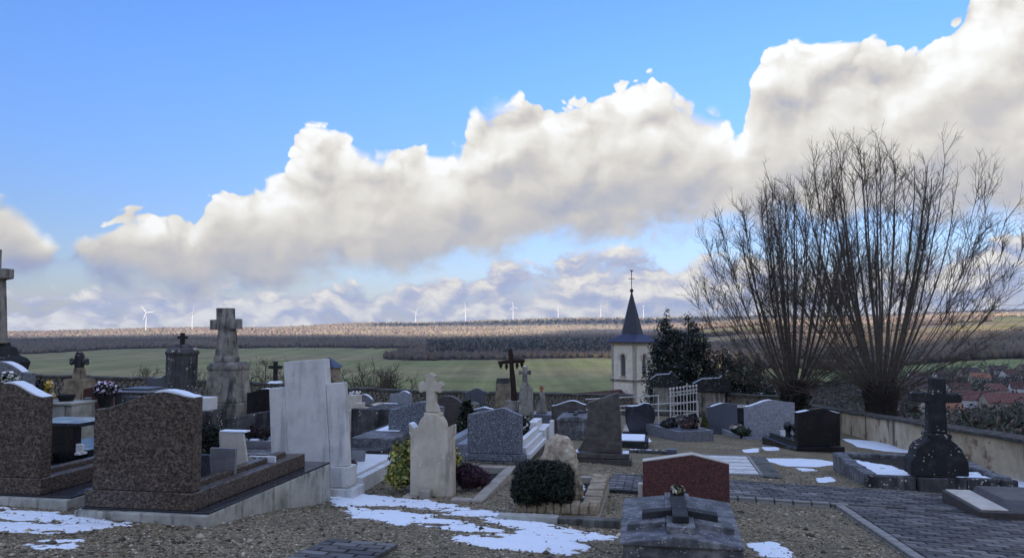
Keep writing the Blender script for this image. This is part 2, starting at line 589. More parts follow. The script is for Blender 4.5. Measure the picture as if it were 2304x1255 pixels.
def build_shade_cloud():
    """unseen cloud bank behind the viewer, shaped so its shadow lies on the cemetery and the near valley"""
    H = 3200.0
    k = H / math.tan(math.radians(SUN_EL))
    ox, oy = k * math.sin(math.radians(SUN_AZ)), k * math.cos(math.radians(SUN_AZ))
    st = 45.0
    gx = np.arange(-5200, 5200, st); gy = np.arange(-1500, 7200, st)
    X, Y = np.meshgrid(gx, gy)
    x, y = X.ravel(), Y.ravel()
    p = np.stack([x, y], 1)
    px = 1152 + F * x / np.maximum(y, 50)
    bound = np.interp(px, [-600, 0, 500, 760, 900, 1180, 1240, 1480, 1560, 1700, 1800, 2100, 2304, 2600, 3500],
                      [2900, 2900, 2750, 2750, 2350, 2450, 3050, 3150, 2600, 1500, 1250, 1200, 1700, 1500, 900])
    s = (bound - y) / 260.0  # cloud outline follows the wanted shade edge on the ground
    s = np.minimum(s, (y + 1300) / 300)
    s = np.minimum(s, (3600 - np.abs(x)) / 400)
    hole = 1.9 - np.hypot((x - 60) / 150, (y - 1030) / 190) * 1.5
    s = np.minimum(s, -hole)
    # a second, smaller cloud shaped to shade the far ridge
    s2 = np.minimum((px - 850) / 60, (2350 - px) / 60)
    s2 = np.minimum(s2, (y - np.interp(px, [800, 1500, 1800, 2300], [4350, 4350, 3900, 3700])) / 200)
    s2 = np.minimum(s2, (5080 - y) / 120)
    s = np.maximum(s, s2) + vnoise(p, 1 / 420, 4, 9.0) * 0.8
    up = np.sqrt(np.clip(s, 0, 6)) * 55 + vnoise(p, 1 / 230, 3, 2.0) * 25
    keep = s > 0
    ny, nx = X.shape
    K = keep.reshape(ny, nx)
    cell = K[:-1, :-1] & K[1:, :-1] & K[:-1, 1:] & K[1:, 1:]
    jj, ii = np.nonzero(cell)
    i = jj * nx + ii
    top = np.stack([i, i + 1, i + nx + 1, i + nx], 1)
    N = nx * ny
    zt = H + np.maximum(up, 2); zb = H - np.clip(s, 0, 1) * 18 - 2 + vnoise(p, 1 / 200, 2, 4.0) * 8
    v = np.concatenate([np.stack([x + ox, y + oy, zt], 1), np.stack([x + ox, y + oy, zb], 1)])
    f = np.concatenate([top, top[:, ::-1] + N])
    used = np.unique(f); remap = np.zeros(len(v), int); remap[used] = np.arange(len(used))
    me = np_mesh('cloud', v[used], remap[f], True)
    m, t = mat('cloud', (0.9, 0.9, 0.9), 1.0, spec=0.0)
    o = link('cloud', me, m)
    tag(o, 'unseen cloud bank behind the viewer, shaped to shade the cemetery', kind='structure')


def build_haze():
    bm = bmesh.new()
    bmesh.ops.create_cube(bm, size=1.0)
    for v in bm.verts:
        v.co = (v.co.x * 18400, v.co.y * 18400, -76 if v.co.z < 0 else 240)
    me = bpy.data.meshes.new('haze'); bm.to_mesh(me); bm.free()
    m = bpy.data.materials.new('haze'); m.use_nodes = True
    m.node_tree.nodes.clear()
    out = m.node_tree.nodes.new('ShaderNodeOutputMaterial')
    pv = m.node_tree.nodes.new('ShaderNodeVolumePrincipled')
    pv.inputs['Color'].default_value = (0.62, 0.78, 1.0, 1)
    pv.inputs['Density'].default_value = HAZE
    pv.inputs['Anisotropy'].default_value = 0.2
    m.node_tree.links.new(pv.outputs[0], out.inputs['Volume'])
    o = link('haze', me, m)
    tag(o, 'thin blue winter haze over the valley', 'haze', kind='stuff')


HAZE = 5.5e-5
build_land()
build_woods()
build_shade_cloud()
build_haze()

# ------------------------------------------------------------------ mesh builder
class MB:
    def __init__(self):
        self.v = []
        self.f = []

    def add(self, verts, faces):
        n = len(self.v)
        self.v += [tuple(p) for p in verts]
        self.f += [tuple(i + n for i in f) for f in faces]
        return self

    def box(self, x0, x1, y0, y1, z0, z1):
        return self.frus((x0, x1, y0, y1), z0, (x0, x1, y0, y1), z1)

    def frus(self, a, z0, b, z1):
        """box whose bottom rectangle a and top rectangle b may differ"""
        v = [(a[0], a[2], z0), (a[1], a[2], z0), (a[1], a[3], z0), (a[0], a[3], z0),
             (b[0], b[2], z1), (b[1], b[2], z1), (b[1], b[3], z1), (b[0], b[3], z1)]
        return self.add(v, [(3, 2, 1, 0), (4, 5, 6, 7), (0, 1, 5, 4), (1, 2, 6, 5), (2, 3, 7, 6), (3, 0, 4, 7)])

    def prism(self, pts, y0, y1, pts2=None):
        """outline in x, z (counter-clockwise seen from -y) extruded along y"""
        n = len(pts)
        q = pts2 or pts
        v = [(x, y0, z) for x, z in pts] + [(x, y1, z) for x, z in q]
        f = [tuple(range(n)), tuple(range(2 * n - 1, n - 1, -1))]
        f += [(i, i + n, (i + 1) % n + n, (i + 1) % n) for i in range(n)]
        return self.add(v, f)

    def flat(self, pts, z0, z1):
        """outline in x, y (counter-clockwise from above) extruded up"""
        n = len(pts)
        v = [(x, y, z0) for x, y in pts] + [(x, y, z1) for x, y in pts]
        f = [tuple(range(n - 1, -1, -1)), tuple(range(n, 2 * n))]
        f += [(i, (i + 1) % n, (i + 1) % n + n, i + n) for i in range(n)]
        return self.add(v, f)

    def lathe(self, prof, n=16, cx=0, cy=0, rot=0.0, flute=0.0):
        """profile [(r, z), ...] turned about z"""
        v, f = [], []
        m = len(prof)
        for r, z in prof:
            for k in range(n):
                a = 2 * math.pi * (k + rot) / n
                rr = r * (1 - flute * (k % 2))
                v.append((cx + rr * math.cos(a), cy + rr * math.sin(a), z))
        for j in range(m - 1):
            for k in range(n):
                a, b = j * n + k, j * n + (k + 1) % n
                f.append((a, b, b + n, a + n))
        f.append(tuple(range(n - 1, -1, -1)))
        f.append(tuple(range((m - 1) * n, m * n)))
        return self.add(v, f)

    def tube(self, pts, rads, n=6, caps=True):
        pts = [Vector(p) for p in pts]
        if not isinstance(rads, (list, tuple)):
            rads = [rads] * len(pts)
        v, f = [], []
        up = Vector((0, 0, 1))
        for i, p in enumerate(pts):
            d = (pts[min(i + 1, len(pts) - 1)] - pts[max(i - 1, 0)]).normalized()
            s = d.cross(up if abs(d.z) < 0.95 else Vector((1, 0, 0))).normalized()
            w = s.cross(d)
            for k in range(n):
                a = 2 * math.pi * k / n
                v.append(p + (s * math.cos(a) + w * math.sin(a)) * rads[i])
        for i in range(len(pts) - 1):
            for k in range(n):
                a, b = i * n + k, i * n + (k + 1) % n
                f.append((a, b, b + n, a + n))
        if caps:
            f.append(tuple(range(n - 1, -1, -1)))
            f.append(tuple(range((len(pts) - 1) * n, len(pts) * n)))
        return self.add(v, f)

    def ball(self, c, r, squash=1.0):
        V, Fc = ico()
        return self.add([(c[0] + p[0] * r, c[1] + p[1] * r, c[2] + p[2] * r * squash) for p in V], [tuple(f) for f in Fc])

    def jitter(self, k, seed=1):
        rg = random.Random(seed)
        self.v = [(x + rg.uniform(-k, k), y + rg.uniform(-k, k), z + rg.uniform(-k, k)) for x, y, z in self.v]
        return self

    def rot(self, ang, axis='Y', pivot=(0, 0, 0)):
        M = Matrix.Translation(pivot) @ Matrix.Rotation(ang, 4, axis) @ Matrix.Translation(-Vector(pivot))
        self.v = [tuple(M @ Vector(p)) for p in self.v]
        return self

    def mesh(self, name, smooth=False):
        me = bpy.data.meshes.new(name)
        me.from_pydata(self.v, [], self.f)
        if smooth:
            me.polygons.foreach_set('use_smooth', np.ones(len(me.polygons), dtype=bool))
        me.update()
        return me

    def build(self, name, m, parent=None, bev=0.0, smooth=False, sub=0, disp=0.0, dscale=0.2):
        o = link(name, self.mesh(name, smooth), m, parent)
        if sub:
            md = o.modifiers.new('subdivide', 'SUBSURF')
            md.subdivision_type = 'SIMPLE' if disp else 'CATMULL_CLARK'
            md.levels = md.render_levels = sub
        if disp:
            tx = bpy.data.textures.new('rough', 'CLOUDS')
            tx.noise_scale = dscale
            md = o.modifiers.new('rough', 'DISPLACE')
            md.texture = tx
            md.strength = disp
            md.mid_level = 0.5
            md.texture_coords = 'OBJECT' if False else 'LOCAL'
        if bev:
            md = o.modifiers.new('bevel', 'BEVEL')
            md.width = bev
            md.segments = 2
            md.limit_method = 'ANGLE'
            md.angle_limit = math.radians(35)
        return o


def thing(name, label, cat, loc=(0, 0, 0), rotz=0.0, group=None):
    o = bpy.data.objects.new(name, None)
    col.objects.link(o)
    o.empty_display_size = 0.2
    o.location = loc
    o.rotation_euler = (0, 0, rotz)
    tag(o, label, cat, group)
    return o


# ------------------------------------------------------------------ ground materials
def mat_gravel():
    m, t = mat('gravel', rough=0.95, spec=0.2)
    p = t.pos()
    v1 = t.node('ShaderNodeTexVoronoi'); v1.inputs['Scale'].default_value = 42
    t.put(v1.inputs['Vector'], p)
    v2 = t.node('ShaderNodeTexVoronoi'); v2.inputs['Scale'].default_value = 95
    t.put(v2.inputs['Vector'], p)
    sp = t.node('ShaderNodeSeparateColor'); t.l.new(v1.outputs['Color'], sp.inputs[0])
    sp2 = t.node('ShaderNodeSeparateColor'); t.l.new(v2.outputs['Color'], sp2.inputs[0])
    n = t.noise(p, 1.1, 5, 0.6)
    f = t.m('ADD', t.m('MULTIPLY', sp.outputs[0], 0.55), t.m('MULTIPLY', sp2.outputs[0], 0.45))
    c = t.ramp(f, [(0.1, (0.07, 0.06, 0.042)), (0.42, (0.22, 0.175, 0.105)), (0.68, (0.37, 0.30, 0.19)), (0.9, (0.62, 0.53, 0.38))])
    c = t.mix(t.ss(n, 0.36, 0.66), t.mix(0.5, c, (0.13, 0.115, 0.075)), c)
    moss = t.ss(t.noise(p, 0.55, 4, 0.6), 0.54, 0.66, 0.0, 0.45)
    c = t.mix(moss, c, (0.115, 0.115, 0.055))
    t.l.new(c, t.b.inputs['Base Color'])
    h = t.m('ADD', t.m('MULTIPLY', v1.outputs['Distance'], -1.0), t.m('MULTIPLY', v2.outputs['Distance'], -0.5))
    bump(t, h, 0.9, 0.02)
    return m


def stone(name, cols, scale=9.0, rough=0.75, spec=0.3, streak=None, lichen=None, moss=None, bumpk=0.35, fine=60.0, warpz=1.0):
    """weathered stone: three colours by noise, dark run-off streaks, pale lichen spots"""
    m, t = mat(name, rough=rough, spec=spec)
    p = t.obj()
    n = t.noise(t.vm('MULTIPLY', p, (1, 1, warpz)), scale, 7, 0.62)
    f = t.noise(p, fine, 4, 0.6)
    c = t.ramp(n, [(0.28, cols[0]), (0.5, cols[1]), (0.72, cols[2])])
    c = t.mix(t.lin(f, 0.3, 0.7, 0.0, 0.28), c, t.mix(0.5, c, (0.02, 0.02, 0.02)))
    if streak:
        sc, amt = streak
        sn = t.noise(t.vm('MULTIPLY', p, (1, 1, 0.12)), 7.0, 5, 0.6)
        s2 = t.noise(p, 2.3, 4, 0.55)
        k = t.ss(t.m('ADD', t.m('MULTIPLY', sn, 0.62), t.m('MULTIPLY', s2, 0.38)), 0.56 - amt * 0.14, 0.60 + (1 - amt) * 0.06)
        c = t.mix(t.m('MULTIPLY', k, 0.88), c, sc)
    if moss:
        mc, lo, hi = moss
        z = t.node('ShaderNodeSeparateXYZ'); t.l.new(p, z.inputs[0])
        k = t.ss(t.m('ADD', z.outputs[2], t.m('MULTIPLY_ADD', n, 0.5, -0.25)), lo, hi, 1.0, 0.0)
        c = t.mix(t.m('MULTIPLY', k, 0.85), c, mc)
    if lichen:
        lc, ls, la = lichen
        v = t.voro(t.vm('ADD', p, t.vm('SCALE', t.noise(p, 30, 2, 0.5, out=1), 0.03)), ls, 'F1')
        big = t.noise(p, ls * 0.22, 3, 0.5)
        k = t.m('MULTIPLY', t.ss(v, la, la * 0.72, 0, 1), t.ss(big, 0.50, 0.60))
        c = t.mix(k, c, lc)
    t.l.new(c, t.b.inputs['Base Color'])
    bump(t, t.m('ADD', n, t.m('MULTIPLY', f, 0.5)), bumpk, 0.02)
    return m


def granite(name, stops, scale=110.0, rough=0.22, blotch=None):
    """polished granite: crystal grains of several colours"""
    m, t = mat(name, rough=rough, spec=0.5)
    p = t.obj()
    v = t.node('ShaderNodeTexVoronoi'); v.inputs['Scale'].default_value = scale
    t.put(v.inputs['Vector'], p)
    sp = t.node('ShaderNodeSeparateColor'); t.l.new(v.outputs['Color'], sp.inputs[0])
    f = sp.outputs[0]
    if blotch:
        bs, amt = blotch
        n = t.noise(t.vm('MULTIPLY', p, (1.0, 1.0, 1.5)), bs, 5, 0.68, dist=0.6)
        f = t.m('ADD', t.m('MULTIPLY', f, 1 - amt), t.m('MULTIPLY', t.lin(n, 0.33, 0.67), amt))
    t.l.new(t.ramp(f, stops), t.b.inputs['Base Color'])
    dull = t.noise(p, 3.0, 5, 0.6)
    t.l.new(t.lin(dull, 0.3, 0.7, rough, rough + 0.25), t.b.inputs['Roughness'])
    return m


def mat_snow():
    m, t = mat('snow', (0.90, 0.92, 0.95), 0.6, spec=0.3)
    p = t.pos()
    n = t.noise(p, 14, 5, 0.6)
    c = t.mix(t.ss(t.noise(p, 70, 3, 0.6), 0.66, 0.74), (0.84, 0.90, 0.97), (0.45, 0.42, 0.36))
    t.l.new(c, t.b.inputs['Base Color'])
    bump(t, n, 0.35, 0.03)


mat_gravel()
mat_snow()
stone('concrete', [(0.22, 0.22, 0.19), (0.42, 0.42, 0.375), (0.56, 0.56, 0.50)], 3.5, 0.85, streak=((0.09, 0.09, 0.075), 0.45), bumpk=0.2)
stone('concrete_mossy', [(0.07, 0.07, 0.06), (0.13, 0.13, 0.115), (0.22, 0.22, 0.20)], 4.0, 0.9, streak=((0.03, 0.03, 0.025), 0.6), bumpk=0.3)
stone('paver', [(0.075, 0.072, 0.07), (0.12, 0.115, 0.11), (0.19, 0.182, 0.17)], 1.3, 0.6, bumpk=0.4, fine=90)
for _n in ('paver',):
    _t = NT(MATS[_n].node_tree); _b = MATS[_n].node_tree.nodes['Principled BSDF']
    _c = _b.inputs['Base Color'].links[0].from_socket
    _g = _t.node('ShaderNodeNewGeometry').outputs['Random Per Island']; _o = _t.node('ShaderNodeObjectInfo').outputs['Random']
    _r = _t.m('FRACT', _t.m('ADD', _g, _o))
    _t.l.new(_t.mix(1.0, _c, _t.ramp(_r, [(0.0, (0.5, 0.5, 0.52)), (0.6, (1.0, 1.0, 1.0)), (1.0, (1.75, 1.75, 1.75))]), 'MULTIPLY'), _b.inputs['Base Color'])
stone('paver_pale', [(0.22, 0.215, 0.20), (0.30, 0.29, 0.27), (0.38, 0.37, 0.34)], 2.0, 0.85, bumpk=0.3, fine=90)
stone('joint', [(0.03, 0.03, 0.022), (0.05, 0.048, 0.035), (0.08, 0.075, 0.055)], 6, 0.95)
stone('drystone', [(0.10, 0.09, 0.075), (0.21, 0.19, 0.155), (0.34, 0.31, 0.26)], 4.0, 0.9, streak=((0.035, 0.035, 0.03), 0.5), lichen=((0.5, 0.5, 0.47), 14, 0.20))
stone('mortar_dark', [(0.03, 0.028, 0.022), (0.045, 0.042, 0.034), (0.07, 0.065, 0.05)], 5, 0.95)
stone('coping', [(0.035, 0.035, 0.03), (0.07, 0.068, 0.06), (0.15, 0.145, 0.13)], 5, 0.9, lichen=((0.45, 0.45, 0.42), 16, 0.22))


# ------------------------------------------------------------------ cemetery ground
RW0 = Vector((9.16, 14.0, 0)); RWD = Vector((0.18, 1.0, 0)).normalized()        # right wall line
BW0 = Vector((-15.7, 29.0, 0)); BW1 = Vector((1.9, 34.0, 0))                    # back wall line
BWD = (BW1 - BW0).normalized()


def ground_h(x, y):
    p = np.stack([np.asarray(x, float).ravel(), np.asarray(y, float).ravel()], 1)
    h = gz(p[:, 0], p[:, 1])
    return h + vnoise(p, 0.9, 3, 1.5) * 0.022 + vnoise(p, 5.0, 3, 2.5) * 0.007


def build_ground():
    st = 0.16
    gx = np.arange(-34, 15.0, st); gy = np.arange(-14, 42, st)
    X, Y = np.meshgrid(gx, gy)
    x, y = X.ravel(), Y.ravel()
    z = ground_h(x, y)
    nx, ny = len(gx), len(gy)
    jj, ii = np.meshgrid(np.arange(ny - 1), np.arange(nx - 1), indexing='ij')
    i = (jj * nx + ii).ravel()
    cx, cy = x[i] + st / 2, y[i] + st / 2
    inr = (cx - RW0.x) * RWD.y - (cy - RW0.y) * RWD.x < 0.15
    inb = (cx - BW0.x) * -BWD.y + (cy - BW0.y) * BWD.x < 0.25
    gate = (cx > 4.2) & (cx < 13) & (cy < 37.5)
    k = inr & (inb | gate)
    i = i[k]
    f = np.stack([i, i + 1, i + nx + 1, i + nx], 1)
    used = np.unique(f); remap = np.zeros(len(x), int); remap[used] = np.arange(len(used))
    me = np_mesh('ground', np.stack([x, y, z], 1)[used], remap[f], True)
    o = link('ground', me, 'gravel')
    tag(o, 'sloping gravel ground of the cemetery', kind='structure')


def scatter_pebbles():
    """loose gravel on the near ground"""
    rng = np.random.default_rng(11)
    n = 60000
    u = rng.uniform(0, 1, n)
    y = 3.6 * (15.0 / 3.6) ** u
    x = rng.uniform(-0.72, 0.72, n) * y
    u_, v_ = uv(x, y)
    keep = ~on_path(u_, v_, 0.0)
    x, y = x[keep], y[keep]
    n = len(x)
    z = ground_h(x, y)
    V = np.array([(1, 0, 0), (0, 1, 0), (-1, 0, 0), (0, -1, 0), (0, 0, 0.8), (0, 0, -0.6)], float)
    Fc = np.array([(0, 1, 4), (1, 2, 4), (2, 3, 4), (3, 0, 4), (1, 0, 5), (2, 1, 5), (3, 2, 5), (0, 3, 5)])
    s = rng.gamma(2.2, 0.0038, n) + 0.0035
    big = rng.uniform(0, 1, n) < 0.012
    s[big] *= 2.6
    a = rng.uniform(0, 6.28, n)
    vv = np.repeat(V[None], n, 0) * (1 + rng.uniform(-0.4, 0.4, (n, 6, 3)))
    ca, sa = np.cos(a)[:, None], np.sin(a)[:, None]
    asp = rng.uniform(0.6, 1.0, n)[:, None]
    X = vv[:, :, 0] * s[:, None]; Y = vv[:, :, 1] * s[:, None] * asp; Z = vv[:, :, 2] * s[:, None] * 0.65
    P = np.stack([X * ca - Y * sa + x[:, None], X * sa + Y * ca + y[:, None], Z + z[:, None] + s[:, None] * 0.15], 2)
    me = np_mesh('gravel_stones', P.reshape(-1, 3), (Fc[None] + (np.arange(n) * 6)[:, None, None]).reshape(-1, 3))
    k = rng.beta(1.1, 2.6, n)[:, None]
    c = np.array([0.055, 0.045, 0.032]) * (1 - k) + np.array([0.78, 0.68, 0.52]) * k
    set_col(me, 'tone', np.repeat(c, 6, 0))
    m, t = mat('pebble', rough=0.9, spec=0.2)
    t.l.new(t.node('ShaderNodeVertexColor', layer_name='tone').outputs[0], t.b.inputs['Base Color'])
    o = link('gravel_stones', me, m)
    tag(o, 'loose gravel stones strewn over the cemetery ground', 'gravel', kind='stuff')


# paved paths in (u, v): the cross path, the main path, a corner of paving in the foreground
def _u(px, py):
    p = on_ground(px, py); return uv(p.x, p.y)


CP_U0, CP_U1 = _u(1720, 1130)[0], _u(1720, 1090)[0]
CP_V0 = _u(1372, 1085)[1]
MP_V0 = _u(1955, 1196)[1]
MP_V1 = MP_V0 + 2.1
FP_U1 = _u(735, 1222)[0]
FP_V0, FP_V1 = _u(700, 1240)[1], _u(880, 1245)[1]


def on_path(u, v, e=0.0):
    cross = (u > CP_U0 + e) & (u < CP_U1 - e) & (v > CP_V0 + e) & (v < 10.0)
    main = (v > MP_V0 + e) & (v < MP_V1 - e) & (u <= CP_U0 + 0.2) & (u > 2.0)
    fore = (u < FP_U1 - e) & (v > FP_V0 + e) & (v < FP_V1 - e) & (u > 2.0)
    return cross | main | fore


def build_paths():
    root = bpy.data.objects.new('paved_path', None)
    col.objects.link(root)
    tag(root, 'dark block-paved cemetery path', kind='structure')
    # bed
    mb = MB()
    for (u0, u1, v0, v1) in ((CP_U0, CP_U1, CP_V0, 10.0), (2.0, CP_U0, MP_V0, MP_V1), (2.0, FP_U1, FP_V0, FP_V1)):
        nu, nv = max(2, int((u1 - u0) / 0.4)), max(2, int((v1 - v0) / 0.4))
        vs, fs = [], []
        for a in range(nu + 1):
            for b in range(nv + 1):
                x, y = xy(u0 + (u1 - u0) * a / nu, v0 + (v1 - v0) * b / nv)
                vs.append((x, y, float(gz(x, y)) + 0.030))
        for a in range(nu):
            for b in range(nv):
                i = a * (nv + 1) + b
                fs.append((i, i + 1, i + nv + 2, i + nv + 1))
        mb.add(vs, fs)
    mb.build('joint_bed', 'joint', root)
    # blocks
    rg = random.Random(4)
    bl = []
    LU, LV, G = 0.125, 0.235, 0.014

    def field(u0, u1, v0, v1, along_v=True):
        r = 0
        uu = u0
        while uu + LU <= u1 + 0.02:
            vv = v0 + (LV * 0.5 if r % 2 else 0.0) - LV * 0.5
            while vv < v1:
                a, b = max(vv, v0), min(vv + LV, v1)
                if b - a > 0.05:
                    bl.append(((uu + LU / 2), (a + b) / 2, LU - G, b - a - G, uu < u0 + LU * 0.9 and u0 == CP_U0 and a < MP_V0))
                vv += LV
            uu += LU
            r += 1
    field(CP_U0, CP_U1, CP_V0, 9.2)
    # the main path has pale edging along its left side
    field(3.4, CP_U0 - 0.005, MP_V0 + 0.13, MP_V1)
    uu = 3.4
    while uu < CP_U0 - 0.2:
        bl.append((uu + LV / 2, MP_V0 + LU / 2, LV - G, LU - G, True))
        uu += LV
    field(3.2, FP_U1, FP_V0, FP_V1)
    seen = []
    rest = MB()
    for (u, v, du, dv, pale) in bl:
        x, y = xy(u, v)
        if y < 3:
            continue
        px = px_of(x, y); py = HOR - F * gz(x, y) / y
        if -40 < px < 2345 and py < 1275:
            seen.append((y, x, u, v, du, dv, pale))
    seen.sort()
    base = {}
    rz = -U_AZ
    tiltx = math.atan(-0.06 * UY - 0.04 * UX)      # slope along u
    tilty = math.atan(0.04 * UY - 0.06 * UX)       # slope across
    for i, (y, x, u, v, du, dv, pale) in enumerate(seen):
        key = (round(dv, 2), round(du, 2), pale)
        z = float(gz(x, y)) + 0.036 + rg.uniform(-0.004, 0.004)
        if i < 300:
            if key not in base:
                mb = MB().frus((-dv / 2, dv / 2, -du / 2, du / 2), -0.05, (-dv / 2 + 0.006, dv / 2 - 0.006, -du / 2 + 0.006, du / 2 - 0.006), 0.012)
                me = mb.mesh('paving_block')
                me.materials.append(MATS['paver_pale' if pale else 'paver'])
                base[key] = me
            o = bpy.data.objects.new('paving_block', base[key])
            col.objects.link(o)
            o.parent = root
            o.location = (x, y, z)
            o.rotation_euler = (tiltx + rg.uniform(-.012, .012), tilty + rg.uniform(-.012, .012), rz + rg.uniform(-.012, .012))
        else:
            b = MB().frus((-dv / 2, dv / 2, -du / 2, du / 2), -0.05, (-dv / 2 + 0.006, dv / 2 - 0.006, -du / 2 + 0.006, du / 2 - 0.006), 0.012)
            M = Matrix.Translation((x, y, z)) @ Matrix.Rotation(rz, 4, 'Z') @ Matrix.Rotation(tilty + rg.uniform(-.01, .01), 4, 'Y') @ Matrix.Rotation(tiltx + rg.uniform(-.01, .01), 4, 'X')
            b.v = [tuple(M @ Vector(p)) for p in b.v]
            rest.add(b.v, b.f)
    if rest.v:
        o = rest.build('farther_blocks', 'paver', root)
        o['kind'] = 'stuff'
    print('blocks', len(seen))


def snow_patch(name, label, polys, thick=0.022, step=0.016, holes=1.1, seed=1, lift=0.0, zfun=None, grow=0.0, group='thin snow patches on the gravel'):
    """thawing snow: a height field that dips under the ground where it has melted through. polys are pixel outlines on the ground"""
    P = []
    for poly in polys:
        P.append([tuple(on_ground(*q)[:2]) if zfun is None else tuple(q) for q in poly])
    allp = np.array([q for poly in P for q in poly])
    x0, y0 = allp.min(0) - 0.12; x1, y1 = allp.max(0) + 0.12
    gx = np.arange(x0, x1, step); gy = np.arange(y0, y1, step)
    X, Y = np.meshgrid(gx, gy)
    p = np.stack([X.ravel(), Y.ravel()], 1)
    best = np.full(len(p), -9.0)
    for poly in P:
        q = np.array(poly); n = len(q)
        inside = np.zeros(len(p), bool); dist = np.full(len(p), 9.0)
        for i in range(n):
            a, b = q[i], q[(i + 1) % n]
            ab = b - a; t_ = np.clip(((p - a) @ ab) / max(ab @ ab, 1e-9), 0, 1)
            dist = np.minimum(dist, np.hypot(*(p - a - t_[:, None] * ab).T))
            c = ((a[1] > p[:, 1]) != (b[1] > p[:, 1])) & (p[:, 0] < (b[0] - a[0]) * (p[:, 1] - a[1]) / (b[1] - a[1] + 1e-12) + a[0])
            inside ^= c
        best = np.maximum(best, np.where(inside, dist, -dist))
    s = np.clip((best + grow) / 0.14, -2, 0.36)
    nz = vnoise(p * [0.6, 1.5], 3.2, 4, seed) * 1.25 + vnoise(p * [0.7, 1.4], 17, 3, seed + 2) * 0.75
    h = np.clip(s + nz * holes + 0.02, -1.2, 1.6)
    base = ground_h(p[:, 0], p[:, 1]) + lift if zfun is None else zfun(p[:, 0], p[:, 1])
    hh = np.where(h > 0, np.sqrt(np.clip(h, 0, 2)) * thick * 0.8, h * thick * 2.0)
    z = base + hh + vnoise(p, 30, 2, seed + 5) * 0.004
    nx, ny = len(gx), len(gy)
    jj, ii = np.meshgrid(np.arange(ny - 1), np.arange(nx - 1), indexing='ij')
    i = (jj * nx + ii).ravel()
    hm = np.maximum.reduce([h[i], h[i + 1], h[i + nx], h[i + nx + 1]])
    i = i[hm > -0.25]
    f = np.stack([i, i + 1, i + nx + 1, i + nx], 1)
    used = np.unique(f); remap = np.zeros(len(p), int); remap[used] = np.arange(len(used))
    me = np_mesh(name, np.stack([p[:, 0], p[:, 1], z], 1)[used], remap[f], True)
    o = link(name, me, 'snow')
    tag(o, label, 'snow', group)
    return o


def build_back_wall():
    root = thing('stone_wall', 'low weathered dry stone wall along the far cemetery edge', 'wall'); root['kind'] = 'thing'
    A = BW0 - BWD * 8.0
    B = BW1 + BWD * 3.6
    L = (B - A).length
    rg = random.Random(7)
    nrm = Vector((BWD.y, -BWD.x, 0))          # towards the graves
    core, cop = MB(), MB()
    n = int(L / 0.8)
    tops = []
    for i in range(n + 1):
        q = A + (B - A) * (i / n)
        px = px_of(q.x, q.y)
        row = float(np.interp(px, [-300, 60, 200, 370, 700, 1000, 1250, 1500], [836, 842, 845, 850, 868, 880, 884, 890]))
        tops.append(at(px, row, q.y).z)
    for i in range(n):
        q0, q1 = A + (B - A) * (i / n), A + (B - A) * ((i + 1) / n)
        for mbx, off0, off1, zt0, zb in ((core, 0.0, 0.4, -0.1, None), (cop, -0.10, 0.48, 0.0, -0.1)):
            j = rg.uniform(-0.02, 0.02) if mbx is cop else 0.0
            v = []
            for q, tz in ((q0, tops[i]), (q1, tops[i + 1])):
                gzv = float(gz(q.x, q.y)) - 0.3
                for off in (off0, off1):
                    w = q - nrm * off
                    v += [(w.x, w.y, gzv if zb is None else tz + zb + j), (w.x, w.y, tz + zt0 + j)]
            mbx.add(v, [(0, 1, 3, 2), (4, 6, 7, 5), (0, 4, 5, 1), (2, 3, 7, 6), (1, 5, 7, 3), (0, 2, 6, 4)])
    core.build('core', 'mortar_dark', root)
    cop.jitter(0.012).build('coping', 'coping', root, bev=0.02)
    meshes = []
    for k in range(8):
        w, h = rg.uniform(0.22, 0.42), rg.uniform(0.09, 0.15)
        mb = MB().frus((-w / 2, w / 2, -0.05, 0.1), -h / 2, (-w / 2 + .01, w / 2 - .02, -0.04, 0.1), h / 2).jitter(0.014, k)
        me = mb.mesh('stone'); me.materials.append(MATS['drystone'])
        meshes.append((w, h, me))
    cand = []
    s = 0.0
    ang = math.atan2(BWD.y, BWD.x)
    for row in range(8):
        s = rg.uniform(0, 0.3)
        while s < L:
            w, h, me = rg.choice(meshes)
            q = A + BWD * (s + w / 2)
            tz = float(np.interp(s, np.linspace(0, L, n + 1), tops)) - 0.1
            zz = tz - 0.07 - row * 0.135
            if zz > gz(q.x, q.y) - 0.05:
                px = px_of(q.x, q.y)
                vis = (60 < px < 480) or (560 < px < 620) or (770 < px < 1510)
                cand.append((0 if vis else 1, row, q.y, q.x, zz, me, ang))
            s += w + 0.02
    cand.sort(key=lambda c: c[:3])
    rest = MB()
    for i, (vis, row, y, x, z, me, ang) in enumerate(cand):
        if i < 300:
            o = bpy.data.objects.new('stone', me)
            col.objects.link(o); o.parent = root
            o.location = (x + nrm.x * 0.015, y + nrm.y * 0.015, z)
            o.rotation_euler = (rg.uniform(-.05, .05), rg.uniform(-.04, .04), ang)
        else:
            M = Matrix.Translation((x + nrm.x * 0.015, y + nrm.y * 0.015, z)) @ Matrix.Rotation(ang, 4, 'Z')
            rest.add([M @ v.co for v in me.vertices], [tuple(p.vertices) for p in me.polygons])
    if rest.v:
        o = rest.build('other_stones', 'drystone', root); o['kind'] = 'stuff'


